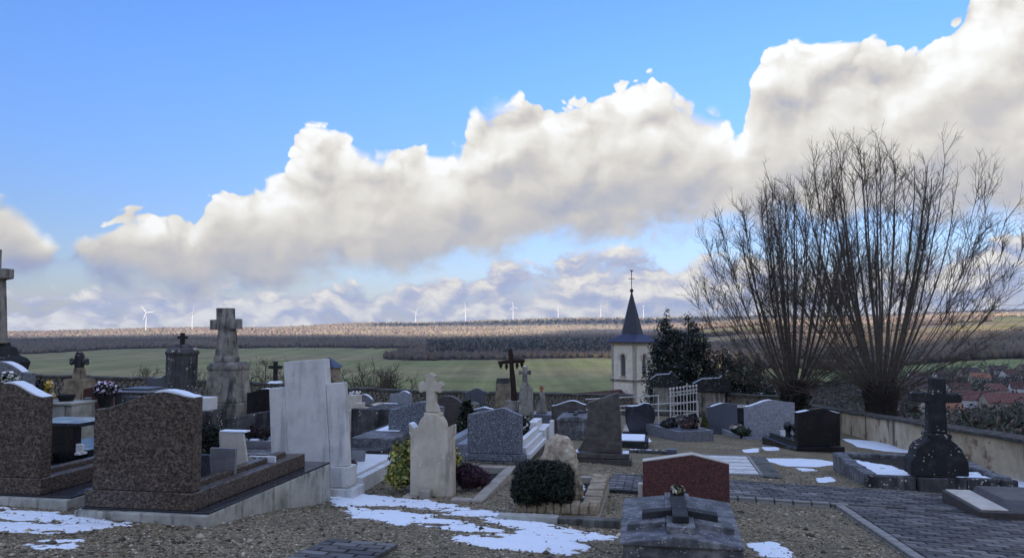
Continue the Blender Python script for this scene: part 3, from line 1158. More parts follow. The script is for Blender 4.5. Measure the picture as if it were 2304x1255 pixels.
def build_right_wall():
    m, t = mat('plaster', rough=0.9, spec=0.2)
    p = t.obj()
    n = t.noise(p, 2.2, 6, 0.6)
    c = t.ramp(n, [(0.3, (0.36, 0.30, 0.205)), (0.5, (0.50, 0.42, 0.29)), (0.7, (0.60, 0.52, 0.38))])
    sx = t.node('ShaderNodeSeparateXYZ'); t.l.new(p, sx.inputs[0])
    run = t.noise(t.vm('MULTIPLY', p, (1, 1, 0.10)), 2.6, 4, 0.55)
    c = t.mix(t.m('MULTIPLY', t.ss(run, 0.56, 0.66), 0.85), c, (0.045, 0.04, 0.035))
    blot = t.noise(t.vm('MULTIPLY', p, (1, 0.8, 1.1)), 1.7, 5, 0.65)
    c = t.mix(t.m('MULTIPLY', t.ss(blot, 0.58, 0.64), 0.75), c, (0.17, 0.085, 0.065))
    t.l.new(c, t.b.inputs['Base Color'])
    bump(t, n, 0.25, 0.02)
    root = thing('rendered_wall', 'beige rendered wall with dark coping and rusty stains behind the plot on the right', 'wall'); root['kind'] = 'thing'
    a, b = -7.0, 20.0
    nseg = 27
    body, cap = MB(), MB()
    rg = random.Random(3)
    nr = Vector((RWD.y, -RWD.x, 0))
    H = 0.70

    def sec(q, off, z):
        w = q + nr * off
        return (w.x, w.y, z)
    for i in range(nseg):
        q0, q1 = RW0 + RWD * (a + (b - a) * i / nseg), RW0 + RWD * (a + (b - a) * (i + 1) / nseg)
        g0, g1 = float(gz(q0.x, q0.y)), float(gz(q1.x, q1.y))
        v = [sec(q0, 0, g0 - 3), sec(q0, 0.35, g0 - 3), sec(q1, 0.35, g1 - 3), sec(q1, 0, g1 - 3),
             sec(q0, 0, g0 + H), sec(q0, 0.35, g0 + H), sec(q1, 0.35, g1 + H), sec(q1, 0, g1 + H)]
        body.add(v, [(4, 5, 6, 7), (0, 4, 7, 3), (1, 2, 6, 5), (0, 1, 5, 4), (2, 3, 7, 6)])
        j = rg.uniform(-.012, .012); o = rg.uniform(-.015, .015)
        v = []
        for q, g in ((q0 + RWD * 0.008, g0), (q1 - RWD * 0.008, g1)):
            v += [sec(q, -0.07 + o, g + H - 0.0 + j), sec(q, 0.43 + o, g + H + j), sec(q, 0.43 + o, g + H + 0.07 + j), sec(q, 0.18, g + H + 0.12 + j), sec(q, -0.07 + o, g + H + 0.07 + j)]
        c = MB().add(v, [(0, 1, 2, 3, 4), (9, 8, 7, 6, 5), (0, 5, 6, 1), (1, 6, 7, 2), (2, 7, 8, 3), (3, 8, 9, 4), (4, 9, 5, 0)])
        c.build('coping_stone', 'coping', root, bev=0.012)
    body.build('wall_face', 'plaster', root)
    # short return towards the gate
    q0 = RW0 + RWD * b
    q1 = Vector((9.75, 35.8, 0))
    mb, cp = MB(), MB()
    d = (q1 - q0).normalized(); n2 = Vector((-d.y, d.x, 0)) * -1
    v = []
    for z0, z1, mbx, o0, o1 in ((-1.0, H + 0.3, mb, 0, 0.35), (H + 0.302, H + 0.40, cp, -0.07, 0.42)):
        v = []
        for q in (q0, q1):
            g = float(gz(q.x, q.y))
            for o in (o0, o1):
                w = q - n2 * -o
                v += [(w.x, w.y, g + z0), (w.x, w.y, g + z1)]
        mbx.add(v, [(0, 1, 3, 2), (4, 6, 7, 5), (0, 4, 5, 1), (2, 3, 7, 6), (1, 5, 7, 3), (0, 2, 6, 4)])
    mb.build('return_wall', 'drystone', root)
    cp.build('return_coping', 'coping', root)


build_ground()
scatter_pebbles()
build_paths()
build_back_wall()
build_right_wall()
snow_patch('snow_patch', 'thin snow patch in front of the cropped brown headstone, bottom left',
           [[(-60, 1140), (60, 1150), (150, 1160), (290, 1184), (200, 1194), (110, 1204), (70, 1196), (-60, 1194)], [(52, 1222), (100, 1212), (190, 1216), (170, 1230), (110, 1233)]], seed=3)
snow_patch('snow_patch', 'long ragged snow patch across the gravel below the carved limestone headstone',
           [[(750, 1104), (810, 1111), (880, 1121), (965, 1129), (1040, 1142), (1140, 1159), (1260, 1185), (1388, 1203), (1330, 1210), (1230, 1196), (1120, 1176), (1000, 1152), (900, 1139), (820, 1134), (765, 1130)],
            [(775, 1136), (860, 1149), (960, 1161), (1050, 1180), (1130, 1198), (1165, 1214), (1060, 1199), (960, 1188), (880, 1175), (806, 1165)],
            [(1190, 1186), (1290, 1202), (1350, 1210), (1300, 1226), (1338, 1238), (1280, 1246), (1180, 1240), (1080, 1226), (1002, 1210), (1060, 1206), (1130, 1214)]], seed=5, thick=0.028)
snow_patch('snow_patch', 'flat snow patch beyond the paved path, left of the kerbed plot',
           [[(1690, 1031), (1760, 1031), (1850, 1035), (1893, 1045), (1840, 1049), (1770, 1047), (1730, 1038)], [(1790, 1052), (1830, 1054), (1842, 1060), (1805, 1060)]], seed=7, holes=0.3)
snow_patch('snow_patch', 'small round snow remnant on the gravel beside the paved path', [[(1842, 1076), (1866, 1074), (1872, 1082), (1850, 1084)]], seed=8, holes=0.2, grow=0.05)
snow_patch('snow_patch', 'two small snow remnants below the pale grey wavy headstone', [[(1676, 1012), (1702, 1010), (1700, 1016), (1680, 1017)], [(1720, 1007), (1746, 1007), (1748, 1013), (1726, 1013)]], seed=9, holes=0.15, grow=0.06)
snow_patch('snow_patch', 'small snow remnant at the bottom edge beside the gabled tomb', [[(1692, 1226), (1735, 1222), (1772, 1240), (1768, 1252), (1720, 1248)]], seed=10, holes=0.3, grow=0.04)
snow_patch('snow_patch', 'long snow bank lying against the foot of the beige wall', [[(1897, 988), (1960, 992), (2060, 1000), (2180, 1030), (2310, 1066), (2420, 1100), (2420, 1140), (2310, 1100), (2190, 1052), (2080, 1022), (1990, 1014), (1930, 1004)]], seed=12, holes=0.3, step=0.03, thick=0.03)
snow_patch('snow_patch', 'thin snow strip between the red gabled headstone and the leaning dark stele', [[(1398, 976), (1450, 984), (1462, 992), (1420, 996), (1398, 990)]], seed=14, holes=0.3, step=0.03, grow=0.05)


def scatter_leaves():
    """withered leaves blown over the gravel"""
    rng = np.random.default_rng(23)
    n = 900
    y = 4.0 * (20.0 / 4.0) ** rng.uniform(0, 1, n); x = rng.uniform(-0.7, 0.7, n) * y
    keep = vnoise(np.stack([x, y], 1), 0.6, 2, 6.0) > -0.05
    x, y = x[keep], y[keep]; n = len(x)
    c = np.stack([x, y, ground_h(x, y) + 0.02], 1)
    a = rng.uniform(0, 6.28, n); s = rng.uniform(0.018, 0.04, n)
    t1 = np.stack([np.cos(a), np.sin(a), rng.uniform(-.3, .4, n)], 1) * s[:, None]
    t2 = np.stack([-np.sin(a), np.cos(a), rng.uniform(-.3, .4, n)], 1) * (s * rng.uniform(0.4, 0.7, n))[:, None]
    up = np.array([0, 0, 1.0]) * (s * 0.25)[:, None]
    V = np.stack([c - t1, c - t2 + up, c + t1, c + t2 + up], 1)
    me = np_mesh('leaf_litter', V.reshape(-1, 3), np.arange(n * 4).reshape(-1, 4))
    k = rng.uniform(0, 1, n)[:, None]
    set_col(me, 'tone', np.repeat(np.array([0.035, 0.022, 0.014]) * (1 - k) + np.array([0.22, 0.13, 0.06]) * k, 4, 0))
    o = link('leaf_litter', me, 'pebble')
    tag(o, 'withered brown leaves scattered over the gravel', 'leaves', kind='stuff')


scatter_leaves()

# ------------------------------------------------------------------ grave materials
granite('granite_brown', [(0.28, (0.010, 0.008, 0.007)), (0.46, (0.060, 0.043, 0.033)), (0.64, (0.122, 0.090, 0.070)), (0.92, (0.22, 0.172, 0.138))], 60, 0.30, (30, 0.75))
granite('granite_red', [(0.2, (0.025, 0.012, 0.012)), (0.5, (0.085, 0.028, 0.026)), (0.85, (0.155, 0.062, 0.055))], 70, 0.32, (34, 0.6))
granite('granite_blue', [(0.1, (0.03, 0.035, 0.045)), (0.45, (0.10, 0.115, 0.14)), (0.75, (0.20, 0.22, 0.26)), (0.96, (0.58, 0.60, 0.64))], 75, 0.35, (30, 0.35))
granite('granite_bluelight', [(0.1, (0.12, 0.13, 0.15)), (0.5, (0.24, 0.26, 0.30)), (0.9, (0.44, 0.46, 0.50))], 60, 0.4, (24, 0.5))
granite('granite_grey', [(0.1, (0.07, 0.075, 0.085)), (0.5, (0.14, 0.15, 0.17)), (0.9, (0.27, 0.285, 0.31))], 90, 0.35, (14, 0.35))
granite('granite_dusk', [(0.1, (0.04, 0.045, 0.06)), (0.5, (0.07, 0.078, 0.10)), (0.9, (0.12, 0.13, 0.155))], 90, 0.35, (12, 0.3))
granite('granite_black', [(0.1, (0.006, 0.006, 0.008)), (0.7, (0.012, 0.012, 0.014)), (1.0, (0.03, 0.03, 0.034))], 120, 0.12, (8, 0.2))
granite('granite_blackblue', [(0.1, (0.012, 0.014, 0.02)), (0.7, (0.02, 0.023, 0.032)), (1.0, (0.05, 0.055, 0.07))], 100, 0.10, (8, 0.2))
granite('granite_darkbrown', [(0.1, (0.035, 0.03, 0.028)), (0.5, (0.058, 0.05, 0.046)), (0.9, (0.085, 0.075, 0.07))], 90, 0.4, (10, 0.5))
granite('granite_swirl', [(0.1, (0.038, 0.033, 0.031)), (0.5, (0.082, 0.072, 0.067)), (0.9, (0.135, 0.12, 0.11))], 80, 0.42, (5, 0.75))
stone('marble', [(0.56, 0.55, 0.53), (0.70, 0.69, 0.66), (0.80, 0.785, 0.75)], 4.0, 0.5, 0.4, bumpk=0.05, streak=((0.42, 0.42, 0.41), 0.4))
stone('marble_bright', [(0.66, 0.655, 0.64), (0.74, 0.735, 0.72), (0.80, 0.795, 0.78)], 4.0, 0.45, 0.4, bumpk=0.05)
stone('marble_beige', [(0.50, 0.45, 0.37), (0.60, 0.55, 0.46), (0.68, 0.63, 0.54)], 6.0, 0.5, 0.4, bumpk=0.06)
stone('limestone', [(0.42, 0.37, 0.28), (0.58, 0.515, 0.40), (0.72, 0.65, 0.53)], 3.2, 0.85, streak=((0.30, 0.265, 0.205), 0.35), lichen=((0.72, 0.70, 0.63), 22, 0.24))
stone('limestone_grey', [(0.14, 0.13, 0.11), (0.31, 0.29, 0.25), (0.48, 0.45, 0.39)], 3.4, 0.9, streak=((0.05, 0.05, 0.048), 0.75), moss=((0.045, 0.045, 0.035), -0.05, 0.55), lichen=((0.5, 0.5, 0.47), 16, 0.2))
stone('limestone_dark', [(0.045, 0.045, 0.046), (0.095, 0.095, 0.095), (0.20, 0.20, 0.195)], 4.5, 0.9, streak=((0.018, 0.018, 0.02), 0.9), lichen=((0.55, 0.55, 0.51), 16, 0.29))
stone('stone_black', [(0.014, 0.015, 0.017), (0.026, 0.027, 0.03), (0.055, 0.055, 0.056)], 5.0, 0.8, lichen=((0.50, 0.50, 0.45), 17, 0.27))
stone('stone_grimy', [(0.035, 0.037, 0.04), (0.10, 0.103, 0.11), (0.27, 0.27, 0.275)], 8.0, 0.65, streak=((0.26, 0.26, 0.26), 0.3), lichen=((0.40, 0.41, 0.44), 48, 0.34))
stone('stone_ochre', [(0.10, 0.08, 0.055), (0.28, 0.23, 0.16), (0.40, 0.34, 0.25)], 5.0, 0.9, streak=((0.05, 0.045, 0.035), 0.5))
stone('boulder', [(0.20, 0.155, 0.10), (0.48, 0.40, 0.29), (0.72, 0.66, 0.54)], 11.0, 0.95, bumpk=0.8, streak=((0.16, 0.13, 0.095), 0.4), fine=40)
stone('sandstone', [(0.21, 0.16, 0.105), (0.38, 0.305, 0.21), (0.56, 0.48, 0.36)], 9.0, 0.95, bumpk=0.8, fine=45)
stone('mortar', [(0.26, 0.23, 0.18), (0.34, 0.31, 0.25), (0.42, 0.39, 0.33)], 8.0, 0.95)
stone('sand_render', [(0.27, 0.235, 0.185), (0.38, 0.34, 0.28), (0.47, 0.43, 0.36)], 5.0, 0.95, bumpk=0.4, lichen=((0.10, 0.095, 0.08), 18, 0.2))
stone('rust', [(0.012, 0.008, 0.007), (0.03, 0.017, 0.013), (0.065, 0.032, 0.02)], 20, 0.85)
stone('iron_dark', [(0.008, 0.008, 0.009), (0.016, 0.016, 0.017), (0.035, 0.035, 0.035)], 20, 0.6)
stone('white_iron', [(0.58, 0.57, 0.54), (0.68, 0.67, 0.64), (0.76, 0.755, 0.73)], 12, 0.5, bumpk=0.05)
stone('soil', [(0.012, 0.010, 0.008), (0.022, 0.018, 0.013), (0.045, 0.036, 0.026)], 12, 0.95)
stone('red_clay', [(0.30, 0.09, 0.06), (0.40, 0.13, 0.085), (0.45, 0.17, 0.11)], 12, 0.8)
stone('porcelain', [(0.72, 0.72, 0.72), (0.78, 0.78, 0.78), (0.82, 0.82, 0.82)], 5, 0.3, 0.5, bumpk=0.0)
stone('ceramic_grey', [(0.16, 0.165, 0.18), (0.22, 0.225, 0.24), (0.30, 0.30, 0.31)], 6, 0.5)

ROWS = -U_AZ


class Grave:
    """a thing whose root stands on the ground at a photograph pixel; X() and Z() turn pixels into metres there"""
    def __init__(self, name, label, cat, px, py=None, d=None, rot=ROWS, group=None, z=None):
        if d is None:
            p = on_ground(px, py)
        else:
            p = at(px, HOR, d)
            p.z = float(gz(p.x, p.y))
        if z is not None:
            p.z = z
        self.p, self.px, self.d = p, px, p.y
        self.s = p.y / F
        self.py = HOR - F * p.z / p.y
        self.root = thing(name, label, cat, p, rot, group)

    def X(self, px): return (px - self.px) * self.s
    def Z(self, py): return (self.py - py) * self.s

    def box(self, part, m, x0, x1, y0, y1, z0, z1, bev=0.008, parent=None, **k):
        return MB().box(x0, x1, y0, y1, z0, z1).build(part, m, parent or self.root, bev, **k)

    def slabf(self, part, m, a, z0, b, z1, bev=0.008, parent=None, **k):
        return MB().frus(a, z0, b, z1).build(part, m, parent or self.root, bev, **k)

    def head(self, part, m, pts, y0, y1, bev=0.008, lean=0.0, pivot=None, parent=None, smooth=False, **k):
        mb = MB().prism(pts, y0, y1)
        if lean:
            mb.rot(lean, 'Y', pivot or (0, 0, pts[0][1]))
        return mb.build(part, m, parent or self.root, bev, smooth, **k)

    def frame(self, part, m, x0, x1, y0, y1, z0, z1, w, bev=0.008, parent=None):
        """open rectangle of kerb stones: four pieces"""
        par = parent or self.root
        for a in ((x0, x0 + w, y0, y1), (x1 - w, x1, y0, y1), (x0 + w + .002, x1 - w - .002, y0, y0 + w), (x0 + w + .002, x1 - w - .002, y1 - w, y1)):
            MB().box(*a, z0, z1).build(part, m, par, bev)


def wave(x0, x1, z0, zl, zr, crest, cx=0.5, n=22):
    """headstone outline with a smooth wavy top: left shoulder zl, crest at fraction cx, right shoulder zr"""
    pts = [(x0, z0), (x1, z0)]
    for i in range(n + 1):
        t = 1 - i / n
        if t > cx:
            k = (t - cx) / (1 - cx); z = crest + (zr - crest) * (k * k * (3 - 2 * k))
        else:
            k = 1 - t / cx; z = crest + (zl - crest) * (k * k * (3 - 2 * k))
        pts.append((x0 + (x1 - x0) * t, z))
    return pts


def arch(x0, x1, z0, zs, zt, n=16):
    """shoulders at zs, arc up to zt"""
    pts = [(x0, z0), (x1, z0)]
    for i in range(n + 1):
        t = 1 - i / n
        u = 2 * t - 1
        pts.append((x0 + (x1 - x0) * t, zs + (zt - zs) * (1 - u * u)))
    return pts


def gable(x0, x1, z0, zs, zt, cx=0.5):
    return [(x0, z0), (x1, z0), (x1, zs), (x0 + (x1 - x0) * cx, zt), (x0, zs)]


def latin_cross(w, h, sw, arm_z, aw, flare=0.0):
    """outline of a cross: total arm width w, height h, shaft width sw, arm centre at arm_z, arm thickness aw"""
    a, b = w / 2, sw / 2
    f = flare
    return [(-b - f, 0), (b + f, 0), (b, arm_z - aw / 2), (a, arm_z - aw / 2 - f), (a, arm_z + aw / 2 + f), (b, arm_z + aw / 2), (b + f, h),
            (-b - f, h), (-b, arm_z + aw / 2), (-a, arm_z + aw / 2 + f), (-a, arm_z - aw / 2 - f), (-b, arm_z - aw / 2)]


def ribbon_top(pts, lo):
    """only the top run of an outline (for snow lying on it)"""
    return [p for p in pts[2:] if p[1] >= lo]


def snow_on(parent, pts, y0, y1, th, seed=1, lean=0.0, pivot=None):
    """snow lying along the top edge of a headstone; pts run right to left along the top"""
    rg = random.Random(seed)
    n = len(pts)
    up = []
    for i, (x, z) in enumerate(pts):
        e = math.sin(math.pi * min(1.0, max(0.0, i / (n - 1)))) ** 0.4 if n > 2 else 1
        up.append((x, z + 0.004 + th * e * rg.uniform(0.75, 1.15)))
    out = [(x, z - 0.002) for x, z in reversed(pts)] + up
    mb = MB().prism(out, y0 + 0.006, y1 - 0.006)
    if lean:
        mb.rot(lean, 'Y', pivot)
    return mb.build('snow', 'snow', parent, 0.004)


# ------------------------------------------------------------------ foliage helper
def leaf_mat(name, a, b, c=None, rough=0.55):
    m, t = mat(name, rough=rough, spec=0.3)
    oi = t.node('ShaderNodeVertexColor', layer_name='tone').outputs[0]
    t.l.new(oi, t.b.inputs['Base Color'])
    m['a'], m['b'] = a, b
    return m


PAL = {}


def foliage(name, m, parent, blobs, n, size, pal, seed=1, aspect=2.2, up=0.2, surf=0.55):
    """many small leaf faces spread through ellipsoid blobs [(cx,cy,cz, rx,ry,rz), ...]; pal: list of (colour, weight)"""
    rng = np.random.default_rng(seed)
    vol = np.array([b[3] * b[4] + b[4] * b[5] + b[3] * b[5] for b in blobs]); pick = rng.choice(len(blobs), n, p=vol / vol.sum())
    B = np.array(blobs)[pick]
    d = rng.normal(size=(n, 3)); d /= np.linalg.norm(d, axis=1)[:, None]
    r = rng.uniform(surf, 1.04, n) ** 0.8
    c = B[:, :3] + d * r[:, None] * B[:, 3:]
    nrm = d + rng.normal(size=(n, 3)) * 0.55 + np.array([0, 0, up]); nrm /= np.linalg.norm(nrm, axis=1)[:, None]
    t1 = np.cross(nrm, rng.normal(size=(n, 3))); t1 /= np.linalg.norm(t1, axis=1)[:, None]
    t2 = np.cross(nrm, t1)
    s = size * rng.uniform(0.6, 1.35, n)[:, None]
    l = t1 * s * aspect / 2; w = t2 * s / 2
    V = np.stack([c - l, c + w * 0.9 + nrm * s * 0.12, c + l, c - w * 0.9 + nrm * s * 0.12], 1)
    me = np_mesh(name, V.reshape(-1, 3), np.arange(n * 4).reshape(-1, 4))
    cols = np.array([p[0] for p in pal]); wt = np.array([p[1] for p in pal], float)
    k = rng.choice(len(pal), n, p=wt / wt.sum())
    cc = cols[k] * rng.uniform(0.7, 1.3, (n, 1))
    set_col(me, 'tone', np.repeat(cc, 4, 0))
    return link(name, me, m, parent)


leaf_mat('leaf', 0, 0)
leaf_mat('petal', 0, 0)
stone('twig', [(0.03, 0.025, 0.02), (0.06, 0.05, 0.04), (0.10, 0.085, 0.07)], 20, 0.9)


def pot_plant(name, label, cat, loc, r, h, pal, flower=None, pot='porcelain', n=260, lsz=0.035, seed=1, group=None, spread=1.5):
    """a pot with leaves and, where the photo shows them, blossoms"""
    t = thing(name, label, cat, loc, 0, group)
    MB().lathe([(r * 0.7, 0), (r, h * 0.42), (r * 1.06, h * 0.42), (r * 1.06, h * 0.47), (r * 0.9, h * 0.47)], 14).build('pot', pot, t, smooth=False)
    foliage('leaves', 'leaf', t, [(0, 0, h * 0.68, r * spread, r * spread, h * 0.34)], n, lsz, pal, seed)
    if flower:
        foliage('blossoms', 'petal', t, [(0, 0, h * 0.74, r * spread, r * spread, h * 0.34)], int(n * 0.4), lsz * 1.3, flower, seed + 1, aspect=1.0, surf=0.85)
    return t


GREEN = [((0.02, 0.035, 0.015), 3), ((0.04, 0.065, 0.025), 2), ((0.012, 0.02, 0.01), 2)]
DARKG = [((0.012, 0.018, 0.012), 3), ((0.02, 0.03, 0.018), 2), ((0.006, 0.008, 0.006), 2)]
YELGR = [((0.42, 0.38, 0.08), 3), ((0.30, 0.30, 0.07), 3), ((0.06, 0.10, 0.025), 3), ((0.55, 0.52, 0.22), 1)]

# ------------------------------------------------------------------ the big brown granite tomb (front left)
def brown_tomb(name, label, near, W, L, hx0, hx1, zsh, snowfrom, seed, far=True, inset=0.17):
    """near: pixel of the right near corner of the concrete footing on the ground"""
    g = Grave(name, label, 'grave', *near)
    zt = g.Z(1153) if far else g.Z(1118)
    R = g.root
    zg = float(gz(*xy(uv(g.p.x, g.p.y)[0] + L, uv(g.p.x, g.p.y)[1]))) - g.p.z
    g.box('concrete_footing', 'concrete', -W, 0, 0, L, zg - 0.3, zt, 0.012)
    g.box('base_slab', 'granite_blackblue', -W + 0.03, -0.005, 0.06, L - 0.02, zt + 0.001, zt + 0.022, 0.006)
    z1 = zt + 0.023
    I = inset
    pl = g.box('plinth', 'granite_brown', -W + 0.05, -I, 0.065, 0.33, z1, z1 + 0.165, 0.008)
    for x0 in (-W + 0.05, -I - 0.15):
        g.box('side_kerb', 'granite_brown', x0, x0 + 0.15, 0.332, L - 0.42, z1, z1 + 0.165, 0.008)
        xi = x0 + 0.16 if x0 < -W / 2 else x0 - 0.12
        g.box('inner_kerb', 'granite_brown', xi, xi + 0.11, 0.332, L - 0.62, z1, z1 + 0.215, 0.008)
    g.box('end_kerb', 'granite_brown', -W + 0.202, -I - 0.152, L - 0.57, L - 0.422, z1, z1 + 0.16, 0.008)
    g.box('bed', 'granite_blackblue', -W + 0.2, -I - .15, 0.34, L - 0.6, z1, z1 + 0.10, 0.003)
    o = wave(hx0, hx1, z1 + 0.166, *zsh, n=30)
    g.head('headstone', 'granite_brown', o, 0.09, 0.25, 0.008)
    top = [p for p in o[2:]]
    a, b = snowfrom
    seg = [p for i, p in enumerate(top) if a <= i / (len(top) - 1) <= b]
    snow_on(R, seg, 0.09, 0.25, 0.018, seed)
    return g


gA2 = brown_tomb('grave', 'brown granite tomb with wavy headstone on a tall concrete footing', (462, 1190), 1.40, 2.92, -1.28, -0.21, (1.085, 1.215, 1.265, 0.70), (0.0, 0.42), 2)
gA1 = brown_tomb('grave', 'brown granite headstone cropped by the left picture edge', (150, 1148), 1.60, 2.8, -1.50, -0.41, (1.08, 1.13, 1.27, 0.62), (0.0, 0.45), 3, False, 0.37)
# objects inside the brown tomb
def plaque(label, pos, w, h, m, rot=0.0, tilt=0.0, outline=None, group='memorial plaques', rz=ROWS, snow=False):
    t = thing('plaque', label, 'plaque', pos, rz + rot, group)
    o = outline or [(-w / 2, 0), (w / 2, 0), (w / 2, h), (-w / 2, h)]
    mb = MB().prism(o, 0, 0.04)
    mb.rot(tilt, 'X', (0, 0, 0))
    mb.build('tablet', m, t, 0.005)
    MB().box(-w * 0.4, w * 0.4, -0.03, 0.10, -0.015, 0.012).build('foot', m, t, 0.003)
    if snow:
        s = MB().box(-w / 2 + .01, w / 2 - .01, -0.005, 0.12, h + 0.001, h + 0.02); s.rot(tilt, 'X', (0, 0, 0)); s.build('snow', 'snow', t, 0.006)
    return t


def inside(g, px, py, back):
    """a point on the bed of a tomb, 'back' metres behind its root along the rows, seen at pixel column px"""
    y = g.p.y + back
    p = at(px, py, y)
    return p


bedz = gA2.p.z + gA2.Z(1153) + 0.125
def bedpos(px, d):
    p = at(px, HOR, d); p.z = bedz; return p
plaque('dark slate plaque with sloping side behind the brown headstone', bedpos(462, 8.35), 0.26, 0.31, 'granite_dusk', outline=[(-0.13, 0), (0.13, 0), (0.08, 0.31), (-0.13, 0.31)])
plaque('square grey plaque standing in the brown granite tomb', bedpos(507, 8.6), 0.30, 0.34, 'ceramic_grey')
plaque('pale cream plaque with sloping side in the brown granite tomb', bedpos(528, 9.1), 0.34, 0.44, 'marble_beige', outline=[(-0.17, 0), (0.21, 0), (0.13, 0.44), (-0.17, 0.44)], snow=True)
tq = plaque('white plaque with dark plant tracery near the end of the brown tomb', bedpos(594, 9.35), 0.34, 0.13, 'porcelain')
mbq = MB(); rq = random.Random(5)
for i in range(16):
    x = rq.uniform(-0.15, 0.06); z = rq.uniform(0.02, 0.08)
    mbq.tube([(x, -0.003, z), (x + rq.uniform(-.03, .03), -0.003, z + rq.uniform(.02, .05)), (x + rq.uniform(-.05, .05), -0.003, z + 0.05)], 0.004, 4)
mbq.build('tracery', 'iron_dark', tq)

# a second tomb of the far left: black polished low stone seen between the two brown headstones
g = Grave('grave', 'low black polished tombstone between the two brown headstones', 'grave', 132, d=9.6)
g.box('block', 'granite_black', -0.34, 0.27, 0, 0.12, -0.1, g.Z(957), 0.006)
g.box('cap', 'granite_blackblue', -0.40, 0.34, -0.03, 0.6, g.Z(957) + .001, g.Z(948), 0.006)
g.box('ledger', 'granite_blackblue', -0.40, 0.36, 0.121, 1.9, -0.1, g.Z(1010), 0.006)
plaque('small white card-like plaque on the low black tombstone', at(177, 1020, 9.3), 0.085, 0.11, 'porcelain')

# ------------------------------------------------------------------ left background graves
g = Grave('grave', 'tall stone cross on a pedestal cropped by the left picture edge', 'grave cross', -28, d=13.5)
o = [(x, z + g.Z(772)) for x, z in latin_cross(0.74, g.Z(540) - g.Z(772), 0.40, g.Z(616) - g.Z(772), 0.17)]
g.head('cross', 'limestone_grey', [(-0.25, g.Z(772)), (0.31, g.Z(772)), (0.23, g.Z(630)), (0.38, g.Z(627)), (0.38, g.Z(605)), (0.12, g.Z(604)), (0.12, g.Z(560)), (-0.2, g.Z(560)), (-0.2, g.Z(604)), (-0.38, g.Z(605)), (-0.38, g.Z(627)), (-0.18, g.Z(630))], -0.12, 0.12, 0.015)
MB().lathe([(0.62, g.Z(835)), (0.66, g.Z(815)), (0.60, g.Z(806)), (0.50, g.Z(800)), (0.44, g.Z(782)), (0.36, g.Z(778)), (0.34, g.Z(770))], 4, rot=0.5).build('pedestal_cap', 'stone_black', g.root, 0.01)
MB().lathe([(0.60, -0.2), (0.56, g.Z(836))], 4, rot=0.5).build('pedestal', 'limestone_grey', g.root, 0.01)
g.box('base', 'limestone_grey', -0.7, 0.7, -0.7, 0.7, -0.3, 0.25, 0.02)

g = Grave('grave', 'grey round-shouldered headstone with lower side wing at the left edge', 'grave', 25, d=11.5)
g.head('headstone', 'granite_grey', arch(g.X(-80), g.X(57), -0.1, g.Z(836), g.Z(812)), 0, 0.14)
g.box('side_wing', 'granite_grey', g.X(57) + .002, g.X(76), 0.01, 0.13, -0.1, g.Z(838), 0.006)
snow_on(g.root, [p for p in arch(g.X(-80), g.X(57), -0.1, g.Z(836), g.Z(812))[2:9]], 0, 0.14, 0.012, 4)
pot_plant('flower_pot', 'white blossom and green leaves in front of the grey left headstone', 'potted plant', at(14, 892, 11.1), 0.10, 0.32, GREEN, [((0.75, 0.75, 0.72), 1)], n=220, seed=3, lsz=0.05)

g = Grave('grave', 'low pale concrete grave box beneath the white flower trough', 'grave', 122, d=12.4)
g.box('box', 'concrete', g.X(66), g.X(176), 0, 0.5, -0.1, g.Z(909), 0.012)
g.box('lid', 'concrete', g.X(64), g.X(178), -0.03, 0.53, g.Z(909) + .001, g.Z(904), 0.008)
lidz = g.p.z + g.Z(904)
p = at(97, HOR, 12.6); p.z = lidz
t = thing('flower_trough', 'white trough holding dark green foliage and yellow flowers', 'flower trough', p, ROWS)
MB().frus((-0.14, 0.14, -0.08, 0.08), 0.0, (-0.17, 0.17, -0.10, 0.10), 0.105).build('trough', 'porcelain', t, 0.006)
foliage('leaves', 'leaf', t, [(-0.05, 0, 0.2, 0.20, 0.12, 0.14)], 500, 0.035, DARKG, 2)
foliage('blossoms', 'petal', t, [(0.14, 0, 0.24, 0.08, 0.08, 0.10), (0.20, 0, 0.12, 0.06, 0.06, 0.06)], 110, 0.045, [((0.62, 0.36, 0.03), 2), ((0.60, 0.50, 0.12), 1), ((0.7, 0.7, 0.68), 1)], 4, aspect=1.0, surf=0.7)
p = at(155, HOR, 12.7); p.z = lidz
t = thing('flower_bowl', 'low black bowl beside the white flower trough', 'bowl', p, ROWS)
MB().lathe([(0.10, 0), (0.13, 0.07), (0.14, 0.10), (0.12, 0.10), (0.10, 0.06)], 16).build('bowl', 'iron_dark', t)

g = Grave('grave', 'tan stone cross with three-lobed arms on a tapering block', 'grave cross', 160, d=16.5)
MB().frus((g.X(130), g.X(194), 0, 0.6), -0.2, (g.X(140), g.X(184), 0.08, 0.50), g.Z(853)).build('block', 'stone_ochre', g.root, 0.015)
MB().frus((g.X(148), g.X(171), 0.2, 0.4), g.Z(853) + .001, (g.X(151), g.X(167), 0.22, 0.38), g.Z(828)).build('shaft', 'stone_ochre', g.root, 0.01)
cz = g.Z(815)
mb = MB().box(g.X(151), g.X(166), 0.23, 0.37, g.Z(828) + .001, g.Z(799))
mb.build('cross_upright', 'limestone_dark', g.root, 0.01)
for cxp, czp, nm in ((143, 814, 'cross_arm'), (173, 814, 'cross_arm'), (158, 800, 'cross_head')):
    b = MB()
    for dx, dz in ((0, 0), (-0.045, 0.03), (0.045, 0.03), (-0.045, -0.03), (0.045, -0.03)):
        V_, F_ = ico()
        b.ball((g.X(cxp) + dx, 0.3, g.Z(czp) + dz), 0.052)
    b.build(nm, 'limestone_dark', g.root, smooth=True)

